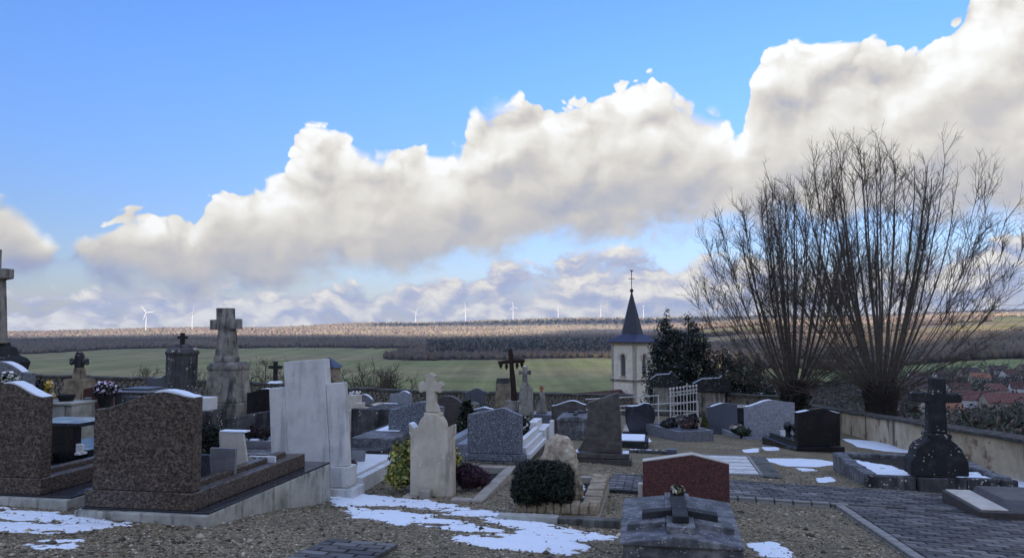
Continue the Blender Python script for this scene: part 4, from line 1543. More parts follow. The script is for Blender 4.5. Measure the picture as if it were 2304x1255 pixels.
g = Grave('grave', 'small reddish headstone behind the purple flower pot', 'grave', 224, d=14.6)
g.head('headstone', 'granite_red', arch(g.X(188), g.X(256), -0.1, g.Z(875), g.Z(869)), 0, 0.12)
g.box('ledger', 'limestone_dark', g.X(262), g.X(300), 0.3, 0.55, -0.1, g.Z(893), 0.01)
pot_plant('flower_pot', 'pot of pale pink and violet flowers before the small reddish headstone', 'potted plant', at(236, 916, 13.6), 0.13, 0.42, DARKG, [((0.62, 0.48, 0.60), 2), ((0.72, 0.68, 0.72), 1), ((0.35, 0.18, 0.33), 1)], pot='iron_dark', n=420, seed=7)
t = thing('vase', 'small blue-grey stone vase left of the violet flower pot', 'vase', at(198, 914, 13.4), 0)
MB().lathe([(0.05, 0), (0.055, 0.12), (0.06, 0.15), (0.045, 0.15)], 12).build('vase', 'ceramic_grey', t)
g = Grave('grave', 'flat snowy blue-grey ledger tomb left of the dark slate headstone', 'grave', 300, d=17.5)
g.box('ledger', 'limestone_dark', g.X(258), g.X(338), 0, 0.8, -0.1, g.Z(882), 0.01)
g.box('top_slab', 'granite_bluelight', g.X(255), g.X(342), -0.03, 0.85, g.Z(882) + .001, g.Z(878.5), 0.008)
g.box('upper_slab', 'granite_dusk', g.X(268), g.X(334), 0.1, 0.7, g.Z(878.5) + .001, g.Z(873), 0.008)
g = Grave('grave', 'dark slate headstone with slanting top beside the fluted column', 'grave', 353, d=21.0)
g.head('headstone', 'granite_dusk', [(g.X(331), -0.1), (g.X(377), -0.1), (g.X(374), g.Z(843)), (g.X(366), g.Z(848)), (g.X(340), g.Z(850)), (g.X(331), g.Z(853))], 0, 0.16)
snow_on(g.root, [(g.X(374), g.Z(843)), (g.X(366), g.Z(848)), (g.X(345), g.Z(850))], 0, 0.16, 0.012)

g = Grave('grave', 'blackened fluted column monument topped by a small cross', 'grave monument', 408, d=19.0)
MB().lathe([(g.s * 36, -0.2), (g.s * 34, g.Z(880)), (g.s * 34, g.Z(800)), (g.s * 35, g.Z(797))], 24, rot=0.5, flute=0.085, cy=0.4).build('column', 'limestone_dark', g.root, smooth=False)
MB().lathe([(g.s * 36, g.Z(797)), (g.s * 37, g.Z(793)), (g.s * 33, g.Z(786)), (g.s * 23, g.Z(782)), (g.s * 19, g.Z(777)), (g.s * 11, g.Z(775))], 20, cy=0.4).jitter(0.012).build('cap', 'limestone_dark', g.root)
mb = MB()
V_, F_ = ico(); rg = random.Random(2)
for i in range(16):
    a = i * 0.3927 * 1.0
    mb.ball((math.cos(a) * g.s * 31, 0.4 + math.sin(a) * g.s * 31, g.Z(789) + rg.uniform(-.04, .03)), rg.uniform(0.03, 0.075), 0.6)
mb.build('lichen_cushions', 'limestone', g.root, smooth=True)
c = latin_cross(g.s * 23, g.Z(749) - g.Z(776), g.s * 8, g.Z(759) - g.Z(776), g.s * 6)
g.head('cross', 'iron_dark', [(x, z + g.Z(776)) for x, z in c], 0.36, 0.44, 0.006)

g.root.location.x -= 0.2
g = Grave('grave', 'big weathered limestone cross on a bulging pedestal', 'grave cross', 514, d=20.5)
g.root.location.x -= 0.24
MB().frus((g.X(468), g.X(560), 0, 1.0), -0.3, (g.X(470), g.X(558), 0.0, 1.0), g.Z(906)).build('base', 'limestone_grey', g.root, 0.03)
MB().lathe([(g.s * 56, g.Z(906)), (g.s * 55, g.Z(898)), (g.s * 50, g.Z(870)), (g.s * 47, g.Z(846)), (g.s * 46, g.Z(834)), (g.s * 49, g.Z(830)), (g.s * 49, g.Z(823)), (g.s * 44, g.Z(818)), (g.s * 38, g.Z(815))], 4, rot=0.5, cy=0.5).build('pedestal', 'limestone_grey', g.root, 0.03)
MB().lathe([(g.s * 30, g.Z(815)), (g.s * 30, g.Z(806)), (g.s * 27, g.Z(800)), (g.s * 25.5, g.Z(780)), (g.s * 21, g.Z(742))], 4, rot=0.5, cy=0.5, cx=g.X(509)).build('shaft', 'limestone_grey', g.root, 0.015)
zc = g.Z(742)
o = [(g.X(492), zc), (g.X(523), zc), (g.X(522), g.Z(740)), (g.X(539), g.Z(740)), (g.X(538), g.Z(717)), (g.X(520), g.Z(716)), (g.X(519), g.Z(692)), (g.X(488), g.Z(692)), (g.X(489), g.Z(718)), (g.X(473), g.Z(719)), (g.X(474), g.Z(742)), (g.X(491), g.Z(741))]
g.head('cross', 'limestone_grey', o, 0.33, 0.67, 0.015)

g = Grave('grave', 'black polished headstone with bowed top behind the white cross stele', 'grave', 588, d=18.2)
g.head('headstone', 'granite_black', wave(g.X(556), g.X(640), -0.1, g.Z(882), g.Z(884), g.Z(873), 0.55), 0, 0.12)
snow_on(g.root, wave(g.X(556), g.X(640), -0.1, g.Z(882), g.Z(884), g.Z(873), 0.55)[8:16], 0, 0.12, 0.01)
g = Grave('grave', 'small dark iron cross on a snowy stone block', 'grave cross', 613, d=24.0)
MB().frus((g.X(596), g.X(630), 0, 0.5), -0.2, (g.X(602), g.X(624), 0.1, 0.4), g.Z(862)).build('block', 'limestone_dark', g.root, 0.015)
g.slabf('snow', 'snow', (g.X(600), g.X(626), 0.05, 0.45), g.Z(862) + .002, (g.X(604), g.X(621), 0.12, 0.38), g.Z(857), 0.01)
o = latin_cross(g.s * 31, g.Z(813) - g.Z(857), g.s * 8, g.Z(826) - g.Z(857), g.s * 7)
g.head('cross', 'iron_dark', [(x, z + g.Z(857)) for x, z in o], 0.2, 0.3, 0.006)
g = Grave('grave', 'lichen-spotted dark stone kerb tomb below the big limestone cross', 'grave', 556, d=14.5)
g.head('side_wall', 'limestone_dark', [(g.X(500), -0.1), (g.X(615), -0.1), (g.X(615), g.Z(921)), (g.X(560), g.Z(930)), (g.X(500), g.Z(942))], 0, 0.22, 0.02)
g.box('ledger', 'stone_grimy', g.X(505), g.X(612), 0.221, 1.6, -0.1, g.Z(948), 0.012)
g = Grave('grave', 'small white marble block beside the blackened column', 'grave', 458, d=16.0)
g.box('base', 'limestone_dark', g.X(432), g.X(480), -0.05, 0.5, -0.1, g.Z(922), 0.012)
g.box('block', 'marble_bright', g.X(440), g.X(474), 0, 0.35, g.Z(922) + .001, g.Z(893), 0.012)
t = thing('lichened_stump', 'thin lichen-covered dead stem behind the wavy brown headstone', 'stump', at(441, 940, 13.0), 0)
MB().tube([(0, 0, -0.4), (0.02, 0, 0.1), (0.0, 0, 0.3), (-0.04, 0, 0.5)], [0.05, 0.06, 0.075, 0.04], 8).build('stem', 'limestone_dark', t)
mb = MB(); rg = random.Random(8)
for i in range(26):
    mb.ball((rg.uniform(-.06, .06), rg.uniform(-.08, -.03), rg.uniform(-0.3, 0.52)), rg.uniform(0.008, 0.022))
mb.build('lichen', 'limestone', t)

def shrub(name, label, cat, loc, blobs, n, size, pal, seed=1, stems=5, group=None, aspect=2.2, mn='leaf'):
    t = thing(name, label, cat, loc, 0, group)
    foliage('foliage', mn, t, blobs, n, size, pal, seed, aspect)
    rg = random.Random(seed)
    mb = MB()
    for i in range(stems):
        b = rg.choice(blobs)
        mb.tube([(rg.uniform(-.05, .05), rg.uniform(-.05, .05), -0.05), (b[0] * 0.5, b[1] * 0.5, b[2] * 0.5), (b[0], b[1], b[2])], [0.014, 0.01, 0.005], 5)
    mb.build('stems', 'twig', t)
    return t


p = at(470, HOR, 9.2); p.z = bedz
shrub('evergreen_shrub', 'low dark evergreen cushion in the brown granite tomb', 'shrub', p, [(0, 0, 0.42, 0.16, 0.15, 0.11), (-0.1, 0.05, 0.40, 0.14, 0.12, 0.13), (0.10, 0.0, 0.32, 0.12, 0.12, 0.14), (0, 0, 0.2, 0.16, 0.12, 0.2)], 2600, 0.024, DARKG, 3)
p = at(585, HOR, 11.6); p.z = float(gz(p.x, p.y)) + 0.42
t = thing('planter_box', 'grey planter tray with dark wilted red plants and snow', 'planter', p, ROWS)
MB().frus((-0.22, 0.22, -0.09, 0.09), -0.05, (-0.24, 0.24, -0.11, 0.11), 0.06).build('tray', 'ceramic_grey', t, 0.006)
foliage('plants', 'leaf', t, [(-0.1, 0, 0.15, 0.1, 0.07, 0.11), (0.1, 0, 0.16, 0.10, 0.07, 0.12)], 300, 0.03, [((0.03, 0.012, 0.012), 2), ((0.012, 0.012, 0.01), 2)], 5)
MB().box(-0.08, 0.06, -0.1, -0.02, 0.055, 0.085).build('snow', 'snow', t, 0.015)
g = Grave('grave', 'snow-dusted low dark grave under the grey planter tray', 'grave', 575, d=11.2)
g.box('ledger', 'stone_grimy', -0.55, 0.5, 0, 1.9, -0.1, 0.36, 0.015)

# ------------------------------------------------------------------ white marble cross stele
g = Grave('grave', 'leaning white marble stele with stepped cross shape and pale ledger', 'grave', 700, d=10.75)
s = g.s
def Xw(px): return g.X(px)
zb = g.Z(1042)
lean = math.radians(-1.6)
piv = (Xw(760), 0, zb)
def lean_part(part, pts, y0, y1):
    mb = MB().prism(pts, y0, y1); mb.rot(lean, 'Y', piv); return mb.build(part, 'marble', g.root, 0.006)
def edge(pb, pt, row):            # x of a tapering edge at a row
    k = (1042 - row) / (1042 - 808); return Xw(pb + (pt - pb) * k)
L0, L1, L2, L3 = (612, 605), (652, 643), (751, 740), (790, 781)
e_ = lambda q, row, o=0.0: (edge(*q, row) + o, g.Z(row))
lean_part('centre_slab', [e_(L1, 1042), e_(L2, 1042), e_(L2, 806), e_(L1, 811)], -0.02, 0.17)
lean_part('left_wing', [e_(L0, 1042), e_(L1, 1042, -.004), e_(L1, 867, -.004), e_(L0, 869)], -0.012, 0.15)
lean_part('right_wing', [e_(L2, 1042, .004), e_(L3, 1042), e_(L3, 859), e_(L2, 861, .004)], -0.012, 0.15)
g.box('plinth', 'marble', Xw(612), Xw(797), -0.06, 0.24, g.Z(1086), zb - .001, 0.01)
g.box('step', 'marble', Xw(600), Xw(812), -0.14, 0.32, -0.3, g.Z(1087), 0.012)
g.frame('kerb', 'marble', Xw(606), Xw(806), 0.33, 2.25, -0.3, g.Z(1075), 0.12)
g.box('ledger', 'marble_bright', Xw(628), Xw(784), 0.46, 2.1, -0.2, g.Z(1070), 0.01)
zled = g.p.z + g.Z(1070)
p = at(806, HOR, 12.1); p.z = zled
plaque('small grey tilted plaque on the white marble ledger', p, 0.24, 0.16, 'ceramic_grey', tilt=-0.3)
p = at(797, HOR, 11.5); p.z = zled
t = thing('flower_posy', 'dark red flower posy lying by the white marble stele', 'flowers', p, 0)
foliage('blossoms', 'petal', t, [(0, 0, 0.06, 0.07, 0.06, 0.06)], 140, 0.03, [((0.10, 0.02, 0.02), 2), ((0.03, 0.03, 0.02), 2)], 5, aspect=1.3)

# ------------------------------------------------------------------ middle background
g = Grave('grave', 'streaked dark stone box tomb right of the white stele', 'grave', 832, d=16.8)
g.box('end_wall', 'limestone_dark', g.X(790), g.X(875), 0, 0.2, -0.3, g.Z(918), 0.015)
g.box('side_wall', 'limestone_dark', g.X(792), g.X(873), 0.201, 1.9, -0.3, g.Z(925), 0.012)
g = Grave('grave', 'stepped snowy ledger tomb in front of the streaked stone box', 'grave', 835, d=13.4)
g.box('ledger', 'stone_grimy', g.X(775), g.X(878), 0.3, 2.2, -0.2, g.Z(988), 0.012)
g.box('snow', 'snow', g.X(790), g.X(850), 1.2, 2.1, g.Z(988) + .001, g.Z(986), 0.008)
g.box('lower_step', 'limestone_dark', g.X(775), g.X(868), -0.1, 0.298, -0.2, g.Z(1008), 0.012)
g = Grave('grave', 'cream grave with stepped cross block and white figurines', 'grave', 792, d=19.5)
g.box('ledger', 'marble_beige', g.X(765), g.X(820), 0, 1.4, -0.2, g.Z(921), 0.012)
g.box('headblock', 'marble_beige', g.X(770), g.X(797), 0.3, 0.6, g.Z(921) + .001, g.Z(890), 0.01)
g.box('tray', 'marble_beige', g.X(796), g.X(812), 0.1, 0.4, g.Z(921) + .001, g.Z(906), 0.006)
mb = MB(); rg = random.Random(4)
for i in range(12):
    mb.ball((g.X(rg.uniform(772, 797)), 0.45 + rg.uniform(-.1, .1), g.Z(888) + rg.uniform(0, .06)), 0.03)
mb.build('figurines', 'porcelain', g.root)
g = Grave('grave', 'grey round-topped headstone against the far stone wall', 'grave', 820, d=25.5)
g.head('headstone', 'granite_grey', arch(g.X(797), g.X(841), -0.2, g.Z(899), g.Z(886)), 0, 0.15)
snow_on(g.root, arch(g.X(797), g.X(841), -0.2, g.Z(899), g.Z(886))[3:14], 0, 0.15, 0.012)
g = Grave('grave', 'dark polished ledger tomb with snow before the light grey headstone', 'grave', 850, d=20.5)
g.box('ledger', 'granite_blackblue', g.X(812), g.X(882), 0, 1.3, -0.2, g.Z(914), 0.01)
g.box('snow', 'snow', g.X(845), g.X(876), 0.1, 0.8, g.Z(914) + .001, g.Z(911), 0.012)
g.head('low_headstone', 'granite_darkbrown', arch(g.X(812), g.X(852), -0.1, g.Z(915), g.Z(907)), -0.15, -0.02)
g = Grave('grave', 'light grey headstone with stepped wavy top near the far wall', 'grave', 901, d=22.5)
g.head('headstone', 'granite_bluelight', wave(g.X(877), g.X(926), -0.2, g.Z(886), g.Z(884), g.Z(879), 0.7), 0, 0.16)
snow_on(g.root, wave(g.X(877), g.X(926), -0.2, g.Z(886), g.Z(884), g.Z(879), 0.7)[4:14], 0, 0.16, 0.01)
g = Grave('grave', 'blue-grey granite headstone with wavy top behind the carved cross', 'grave', 934, d=14.6)
wv_ = wave(g.X(872), g.X(996), -0.2, g.Z(921), g.Z(912), g.Z(901), 0.66, 26)
g.head('headstone', 'granite_blue', wv_, 0, 0.16, lean=math.radians(1.0))
g.box('plinth', 'granite_blue', g.X(866), g.X(1002), -0.06, 0.24, -0.3, 0.06, 0.01)
for x0, x1, zz in ((870, 890, 0.2), (1000, 1020, 0.28), (1022, 1046, 0.2)):
    g.box('side_kerb', 'granite_bluelight', g.X(x0), g.X(x1), 0.242, 2.3, -0.3, zz, 0.01)
g.box('ledger', 'granite_grey', g.X(892), g.X(998), 0.243, 2.2, -0.3, 0.16, 0.01)

g = Grave('grave', 'dark brown granite headstone with a round arched top', 'grave', 1010, d=18.2)
g.head('headstone', 'granite_darkbrown', arch(g.X(975), g.X(1041), -0.3, g.Z(906), g.Z(889), 22), 0, 0.16)
g.box('ledger', 'granite_darkbrown', g.X(978), g.X(1038), 0.161, 2.1, -0.3, 0.25, 0.01)
g = Grave('grave', 'dark wavy headstone against the far wall, snow on its shoulder', 'grave', 1068, d=24.0)
g.head('headstone', 'granite_dusk', wave(g.X(1045), g.X(1090), -0.3, g.Z(881), g.Z(878), g.Z(872), 0.66), 0, 0.16)
g.head('low_gabled_block', 'limestone_grey', gable(g.X(1056), g.X(1086), -0.3, g.Z(902), g.Z(897)), -0.9, -0.4, 0.01)
mb = MB()
for i, (x, y, z) in enumerate(((1043, -0.9, 901), (1050, -0.9, 910), (1058, -0.9, 922))):
    mb.ball((g.X(x), y, g.Z(z)), 0.11, 0.7)
mb.build('snow', 'snow', g.root, smooth=True, sub=1)
p = at(1046, HOR, 16.6); p.z = float(gz(p.x, p.y))
shrub('leafy_plant', 'upright dark green plant with pale plumes beside the brown arched headstone', 'plant', p, [(0, 0, 0.45, 0.14, 0.12, 0.4), (0.05, 0, 0.75, 0.1, 0.1, 0.25)], 700, 0.06, DARKG + [((0.10, 0.13, 0.05), 1)], 6, aspect=4.0)

g = Grave('grave', 'speckled blue granite headstone with gabled top and white side steps', 'grave', 1112, d=13.9)
g.head('headstone', 'granite_blue', gable(g.X(1051), g.X(1174), g.Z(1016), g.Z(932), g.Z(915), 0.66), 0.0, 0.15)
for a, b in ((1046, 1067), (1068, 1155), (1156, 1180)):
    g.box('plinth', 'granite_blue', g.X(a), g.X(b), -0.05, 0.22, g.Z(1031), g.Z(1017), 0.006)
g.box('footing', 'concrete_mossy', g.X(1042), g.X(1184), -0.1, 2.5, -0.3, g.Z(1032), 0.01)
g.box('ledger', 'granite_bluelight', g.X(1066), g.X(1160), 0.222, 2.2, g.Z(1031), g.Z(1014), 0.008)
for a, b, zz in ((1158, 1170, 992), (1170.4, 1180, 1006), (1180.4, 1190, 1020), (1050, 1062, 1000)):
    g.box('side_step', 'marble_bright', g.X(a), g.X(b), 0.224, 2.35, g.Z(1031), g.Z(zz), 0.008)

g = Grave('grave', 'crumbling ochre limestone stele before the far wall', 'grave', 1130, d=24.0)
MB().frus((g.X(1112), g.X(1148), 0, 0.3), -0.3, (g.X(1115), g.X(1146), 0.03, 0.27), g.Z(862)).build('stele', 'stone_ochre', g.root, 0.02)
MB().box(g.X(1115.5), g.X(1145.5), 0.03, 0.27, g.Z(862) + .001, g.Z(851)).jitter(0.03, 3).build('broken_top', 'limestone_dark', g.root, 0.02)
g = Grave('grave', 'rusty iron cross with hanging leaf ornaments', 'grave cross', 1154, d=23.0)
rg = random.Random(3)
pts = [(g.X(x), 0.1, g.Z(y)) for x, y in ((1156, 900), (1154, 870), (1152, 850), (1150, 825), (1148, 800), (1147, 785))]
MB().tube(pts, [0.11, 0.09, 0.08, 0.07, 0.07, 0.06], 7).jitter(0.014).build('upright', 'rust', g.root)
MB().tube([(g.X(1120), 0.1, g.Z(816)), (g.X(1150), 0.1, g.Z(812)), (g.X(1179), 0.1, g.Z(811))], [0.06, 0.07, 0.06], 7).jitter(0.014).build('cross_arm', 'rust', g.root)
for x, y in ((1125, 822), (1138, 824), (1162, 822), (1173, 819)):
    MB().lathe([(0.02, g.Z(y - 6)), (0.055, g.Z(y - 2)), (0.045, g.Z(y + 2)), (0.006, g.Z(y + 8))], 7, cx=g.X(x), cy=0.1).build('leaf_ornament', 'rust', g.root)
g.box('base', 'limestone_grey', g.X(1136), g.X(1174), -0.1, 0.4, -0.3, g.Z(900), 0.02)
g = Grave('grave', 'grey stone cross monument with snow tip, right of the rusty cross', 'grave cross', 1181, d=21.5)
MB().frus((g.X(1164), g.X(1198), 0, 0.45), -0.3, (g.X(1168), g.X(1194), 0.04, 0.41), g.Z(872)).build('pedestal', 'limestone_grey', g.root, 0.02)
MB().frus((g.X(1168), g.X(1190), 0.1, 0.35), g.Z(872) + .001, (g.X(1173), g.X(1184), 0.15, 0.3), g.Z(860)).build('shaft_foot', 'limestone_grey', g.root, 0.01)
o = latin_cross(g.s * 28, g.Z(825) - g.Z(860), g.s * 9, g.Z(838) - g.Z(860), g.s * 7, 0.015)
g.head('cross', 'limestone_grey', [(x + g.X(1178), z + g.Z(860) + .001) for x, z in o], 0.17, 0.28, 0.01)
MB().ball((g.X(1178), 0.22, g.Z(824)), 0.035, 0.6).build('snow', 'snow', g.root)
g = Grave('grave', 'small grey obelisk with a red clay cross finial', 'grave monument', 1215, d=22.0)
g.box('base', 'granite_grey', g.X(1190), g.X(1241), -0.05, 0.9, -0.3, g.Z(930), 0.015)
MB().frus((g.X(1203), g.X(1226), 0.2, 0.5), g.Z(930) + .001, (g.X(1209), g.X(1220), 0.28, 0.42), g.Z(884)).build('obelisk', 'limestone_grey', g.root, 0.012)
o = latin_cross(g.s * 11, g.Z(868) - g.Z(884), g.s * 5, g.Z(874) - g.Z(884), g.s * 4)
g.head('cross', 'red_clay', [(x + g.X(1214), z + g.Z(884) + .001) for x, z in o], 0.32, 0.38, 0.004)
g = Grave('grave', 'pair of low white marble slabs beside the withered shrub', 'grave', 1215, d=17.0)
MB().frus((g.X(1187), g.X(1204), 0, 0.9), 0.0, (g.X(1187), g.X(1206), 0, 0.9), g.Z(948)).build('upper_slab', 'marble_bright', g.root, 0.01)
g.box('lower_slab', 'marble_bright', g.X(1206), g.X(1226), -0.15, 1.0, 0.0, g.Z(962), 0.01)
g.box('end_block', 'marble_bright', g.X(1232), g.X(1240), 0.3, 0.5, -0.1, g.Z(947), 0.008)
g.box('step', 'marble', g.X(1180), g.X(1244), -0.3, 1.3, -0.3, -0.001, 0.01)
p = at(1168, HOR, 16.3); p.z = float(gz(p.x, p.y))
shrub('withered_shrub', 'tall withered dark shrub with white seed heads', 'shrub', p, [(-0.08, 0, 0.62, 0.17, 0.15, 0.2), (0.1, 0, 0.45, 0.13, 0.12, 0.3), (0.12, 0, 0.2, 0.1, 0.1, 0.2)], 900, 0.045, DARKG + [((0.62, 0.60, 0.55), 1)], 8, stems=9, aspect=1.6)

g = Grave('grave', 'low pale-edged slab just behind the gabled blue headstone', 'grave', 1090, d=17.0)
g.head('low_headstone', 'granite_grey', gable(g.X(1062), g.X(1128), -0.2, g.Z(921), g.Z(915), 0.4), 0, 0.12)
snow_on(g.root, [(g.X(1110), g.Z(918.5)), (g.X(1088), g.Z(915)), (g.X(1064), g.Z(920))], 0, 0.12, 0.012)
g.box('ledger', 'granite_grey', g.X(1064), g.X(1126), 0.121, 1.6, -0.2, 0.2, 0.01)

# carved limestone headstone with cross
g = Grave('grave', 'carved pale limestone headstone topped by a cross with rounded ends', 'grave', 969, 1117)
zs, zt = g.Z(962), g.Z(930)
X = g.X
body = [(X(921), 0.0), (X(1019), 0.0), (X(1017), g.Z(1000)), (X(1016), g.Z(978)), (X(1019), g.Z(974)), (X(1019), g.Z(953)), (X(1008), g.Z(957)), (X(1001), g.Z(966))]
n = 14
for i in range(n + 1):
    a = math.pi * (i / n)
    body.append((X(969) + X(969 + 31) * math.cos(a) * 1.0, g.Z(962) + (g.Z(928) - g.Z(962)) * math.sin(a)))
body += [(X(932), g.Z(966)), (X(926), g.Z(957)), (X(916), g.Z(952)), (X(918), g.Z(974)), (X(921), g.Z(978)), (X(921), g.Z(1000))]
g.head('headstone', 'limestone', body, 0.0, 0.2, 0.012)
g.box('cross_block', 'limestone', X(950), X(989), 0.03, 0.18, g.Z(934), g.Z(927), 0.008)
sh = [(X(954), g.Z(927) + .001), (X(985), g.Z(927) + .001), (X(982), g.Z(917)), (X(977), g.Z(905)), (X(975), g.Z(884))]
def lobes(cx, cy, dx, dy):
    """rounded three-lobed arm end, in pixels, heading (dx, dy)"""
    out = []
    for k in range(9):
        a = -math.pi * 0.62 + k / 8 * math.pi * 1.24
        r = 8.6 + 1.6 * abs(math.cos(1.5 * a))
        ux = dx * math.cos(a) - dy * math.sin(a); uy = dx * math.sin(a) + dy * math.cos(a)
        out.append((cx + ux * r, cy + uy * r))
    return out
o = [(955, 926), (984, 926), (981, 916), (976, 905), (975, 880)]
o += lobes(984, 871, 1, 0)[::1] if False else [(980, 880), (986, 884), (991, 878), (990, 873), (994, 868), (990, 861), (985, 858), (976, 862), (974, 859), (974, 850), (977, 845), (963, 839), (950, 845), (953, 850), (953, 859), (951, 862), (944, 857), (937, 861), (935, 868), (937, 873), (937, 878), (942, 884), (948, 880), (954, 880), (955, 905), (953, 916)]
g.head('cross', 'limestone', [(X(a), g.Z(b)) for a, b in o], 0.045, 0.165, 0.01)
g.box('footing', 'limestone', X(905), X(1034), -0.06, 0.3, -0.25, -0.002, 0.01)
wp = [g.Z(1110), g.Z(1040)]
snow_on(g.root, [(X(930), g.Z(962)), (X(923), g.Z(955)), (X(917), g.Z(951))], 0.0, 0.2, 0.012)
g8 = g
# its planting bed behind
g = Grave('planting_bed', 'empty limestone-kerbed planting bed behind the carved headstone', 'planting bed', 1086, 1132)
W, L = 0.98, 2.5
for nm, a in (('side_kerb', (-0.16, 0, 0, L)), ('side_kerb', (-W, -W + 0.16, 0.45, L)), ('end_kerb', (-W + .162, -.162, L - 0.16, L)), ('front_kerb', (-0.42, -.162, 0, 0.16))):
    g.box(nm, 'sand_render', *a, -0.35, g.Z(1119), 0.015)
g.box('soil', 'soil', -W + .16, -.162, 0.165, L - .162, -0.3, g.Z(1119) - 0.10, 0.0)
bz = g.p.z
p = at(934, HOR, g8.d + 0.42); p.z = bz
shrub('variegated_bush', 'yellow-green variegated bush growing behind the carved headstone', 'bush', p, [(-0.16, 0, 0.32, 0.2, 0.22, 0.30), (0.0, 0.12, 0.36, 0.2, 0.2, 0.32), (0.40, 0.05, 0.34, 0.2, 0.2, 0.30), (0.52, 0.0, 0.3, 0.14, 0.16, 0.28), (-0.2, -0.05, 0.16, 0.2, 0.2, 0.2), (0.2, 0.15, 0.4, 0.2, 0.2, 0.24)], 3400, 0.042, YELGR, 9, stems=12, aspect=1.9)
p = at(1062, HOR, g8.d + 0.3); p.z = bz + 0.02
shrub('heather', 'dark purple heather cushion in the limestone planting bed', 'heather', p, [(-0.08, 0, 0.14, 0.13, 0.14, 0.17), (0.04, 0.05, 0.12, 0.13, 0.14, 0.15), (0.15, 0.05, 0.08, 0.10, 0.12, 0.10)], 2600, 0.02, [((0.045, 0.012, 0.035), 3), ((0.075, 0.022, 0.055), 2), ((0.02, 0.012, 0.014), 2), ((0.02, 0.025, 0.012), 1)], 4, aspect=5.5)

# ------------------------------------------------------------------ boulder grave with block planter
g = Grave('block_planter', 'grave border built of rough ochre stone blocks around the boulder', 'planter', 1345, 1160)
Wp, Lp, hb = 0.93, 1.85, g.Z(1128)
g.box('mortar_base', 'mortar', -Wp, 0.03, -0.03, Lp, -0.35, 0.0, 0.01)
for (a, b, c, e) in ((-Wp + .02, -0.02, 0.02, 0.16), (-0.17, -0.03, 0.163, Lp - 0.02), (-Wp + .02, -Wp + 0.16, 0.163, Lp - 0.02), (-Wp + .163, -0.173, Lp - 0.16, Lp - 0.02)):
    g.box('mortar_core', 'mortar', a, b, c, e, 0.001, hb - 0.02, 0.0)
rg = random.Random(6)
def blocks(along, n, L0, fixed, nd):
    x = 0.0
    ws = [rg.uniform(0.8, 1.25) for _ in range(n)]; k = L0 / sum(ws)
    for i, w in enumerate(ws):
        w *= k
        top = hb + rg.uniform(-.012, .012)
        if along == 'x':
            mb = MB().box(-Wp + x + .006, -Wp + x + w - .006, fixed, fixed + nd, 0.004, top)
        else:
            mb = MB().box(fixed, fixed + nd, x + .165, x + .165 + w - .012, 0.004, top)
        mb.jitter(0.008, i).build('stone_block', 'sandstone', g.root, 0.014)
        x += w
blocks('x', 9, Wp, -0.012, 0.19)
blocks('y', 10, Lp - 0.17, -0.19, 0.205)
blocks('y', 9, Lp - 0.17, -Wp, 0.19)
g.box('soil', 'soil', -Wp + .2, -.2, 0.19, Lp - 0.17, -0.2, hb - 0.09, 0.0)
bed = g.p.z + hb - 0.09
mb = MB(); rr = random.Random(12)
for i in range(9):
    mb.ball((rr.uniform(-.34, -.24), rr.uniform(0.7, 1.6), hb - 0.085), rr.uniform(.03, .06), 0.5)
mb.build('snow', 'snow', g.root, smooth=True)
p = at(1268, HOR, 9.5); p.z = bed
t = thing('boulder', 'upright rough ochre boulder standing as a headstone in the block planter', 'boulder', p, 0)
s_ = 9.5 / F
prof = [(1218, 1130), (1306, 1130), (1312, 1090), (1303, 1060), (1297, 1020), (1288, 993), (1272, 977), (1252, 973), (1236, 980), (1226, 998), (1216, 1030), (1212, 1080)]
py0 = HOR - F * p.z / p.y
op = [((a - 1268) * s_, max(-0.05, (py0 - b) * s_)) for a, b in prof]
cx_, cz_ = sum(q[0] for q in op) / len(op), sum(q[1] for q in op) / len(op)
mb = MB()
n = len(op)
rings = [(-0.16, 0.62), (-0.13, 0.86), (-0.05, 1.0), (0.06, 1.0), (0.13, 0.88), (0.17, 0.6)]
vs_ = []
for y, k in rings:
    vs_ += [(cx_ + (x - cx_) * k, y + 0.03 * math.sin(9 * x + z * 7), max(-0.05, cz_ + (z - cz_) * k)) for x, z in op]
fs_ = [(r * n + i, r * n + (i + 1) % n, (r + 1) * n + (i + 1) % n, (r + 1) * n + i) for r in range(len(rings) - 1) for i in range(n)]
fs_ += [tuple(range(n - 1, -1, -1)), tuple(range((len(rings) - 1) * n, len(rings) * n))]
mb.add(vs_, [tuple(reversed(f)) for f in fs_])
b_ = mb.build('rock', 'boulder', t, 0, True, sub=3)
md = b_.modifiers.new('rough', 'DISPLACE'); tx = bpy.data.textures.new('rock', 'CLOUDS'); tx.noise_scale = 0.10; tx.noise_depth = 4; md.texture = tx; md.strength = 0.09
p = at(1220, HOR, 9.25); p.z = bed + 0.05
shrub('clipped_bush', 'dense dark green rounded bush in front of the boulder', 'bush', p, [(0, 0, 0.24, 0.34, 0.22, 0.26), (-0.14, 0, 0.3, 0.22, 0.2, 0.2), (0.15, 0, 0.3, 0.22, 0.2, 0.2), (-0.2, 0, 0.16, 0.18, 0.18, 0.18), (0.22, -0.02, 0.16, 0.16, 0.18, 0.18), (0.02, 0, 0.34, 0.2, 0.18, 0.17)], 11000, 0.018, [((0.010, 0.017, 0.010), 3), ((0.018, 0.030, 0.016), 2), ((0.005, 0.008, 0.005), 2)], 6, stems=10, aspect=4.5)
g = Grave('kerb', 'grey concrete kerb below the ochre block planter', 'kerb', 1258, 1178)
g.box('kerb_stone', 'concrete', g.X(1120), g.X(1255), -0.03, 0.1, -0.2, 0.075, 0.01)
g.box('kerb_stone', 'concrete_mossy', g.X(1256), g.X(1392), -0.03, 0.1, -0.2, 0.065, 0.01)

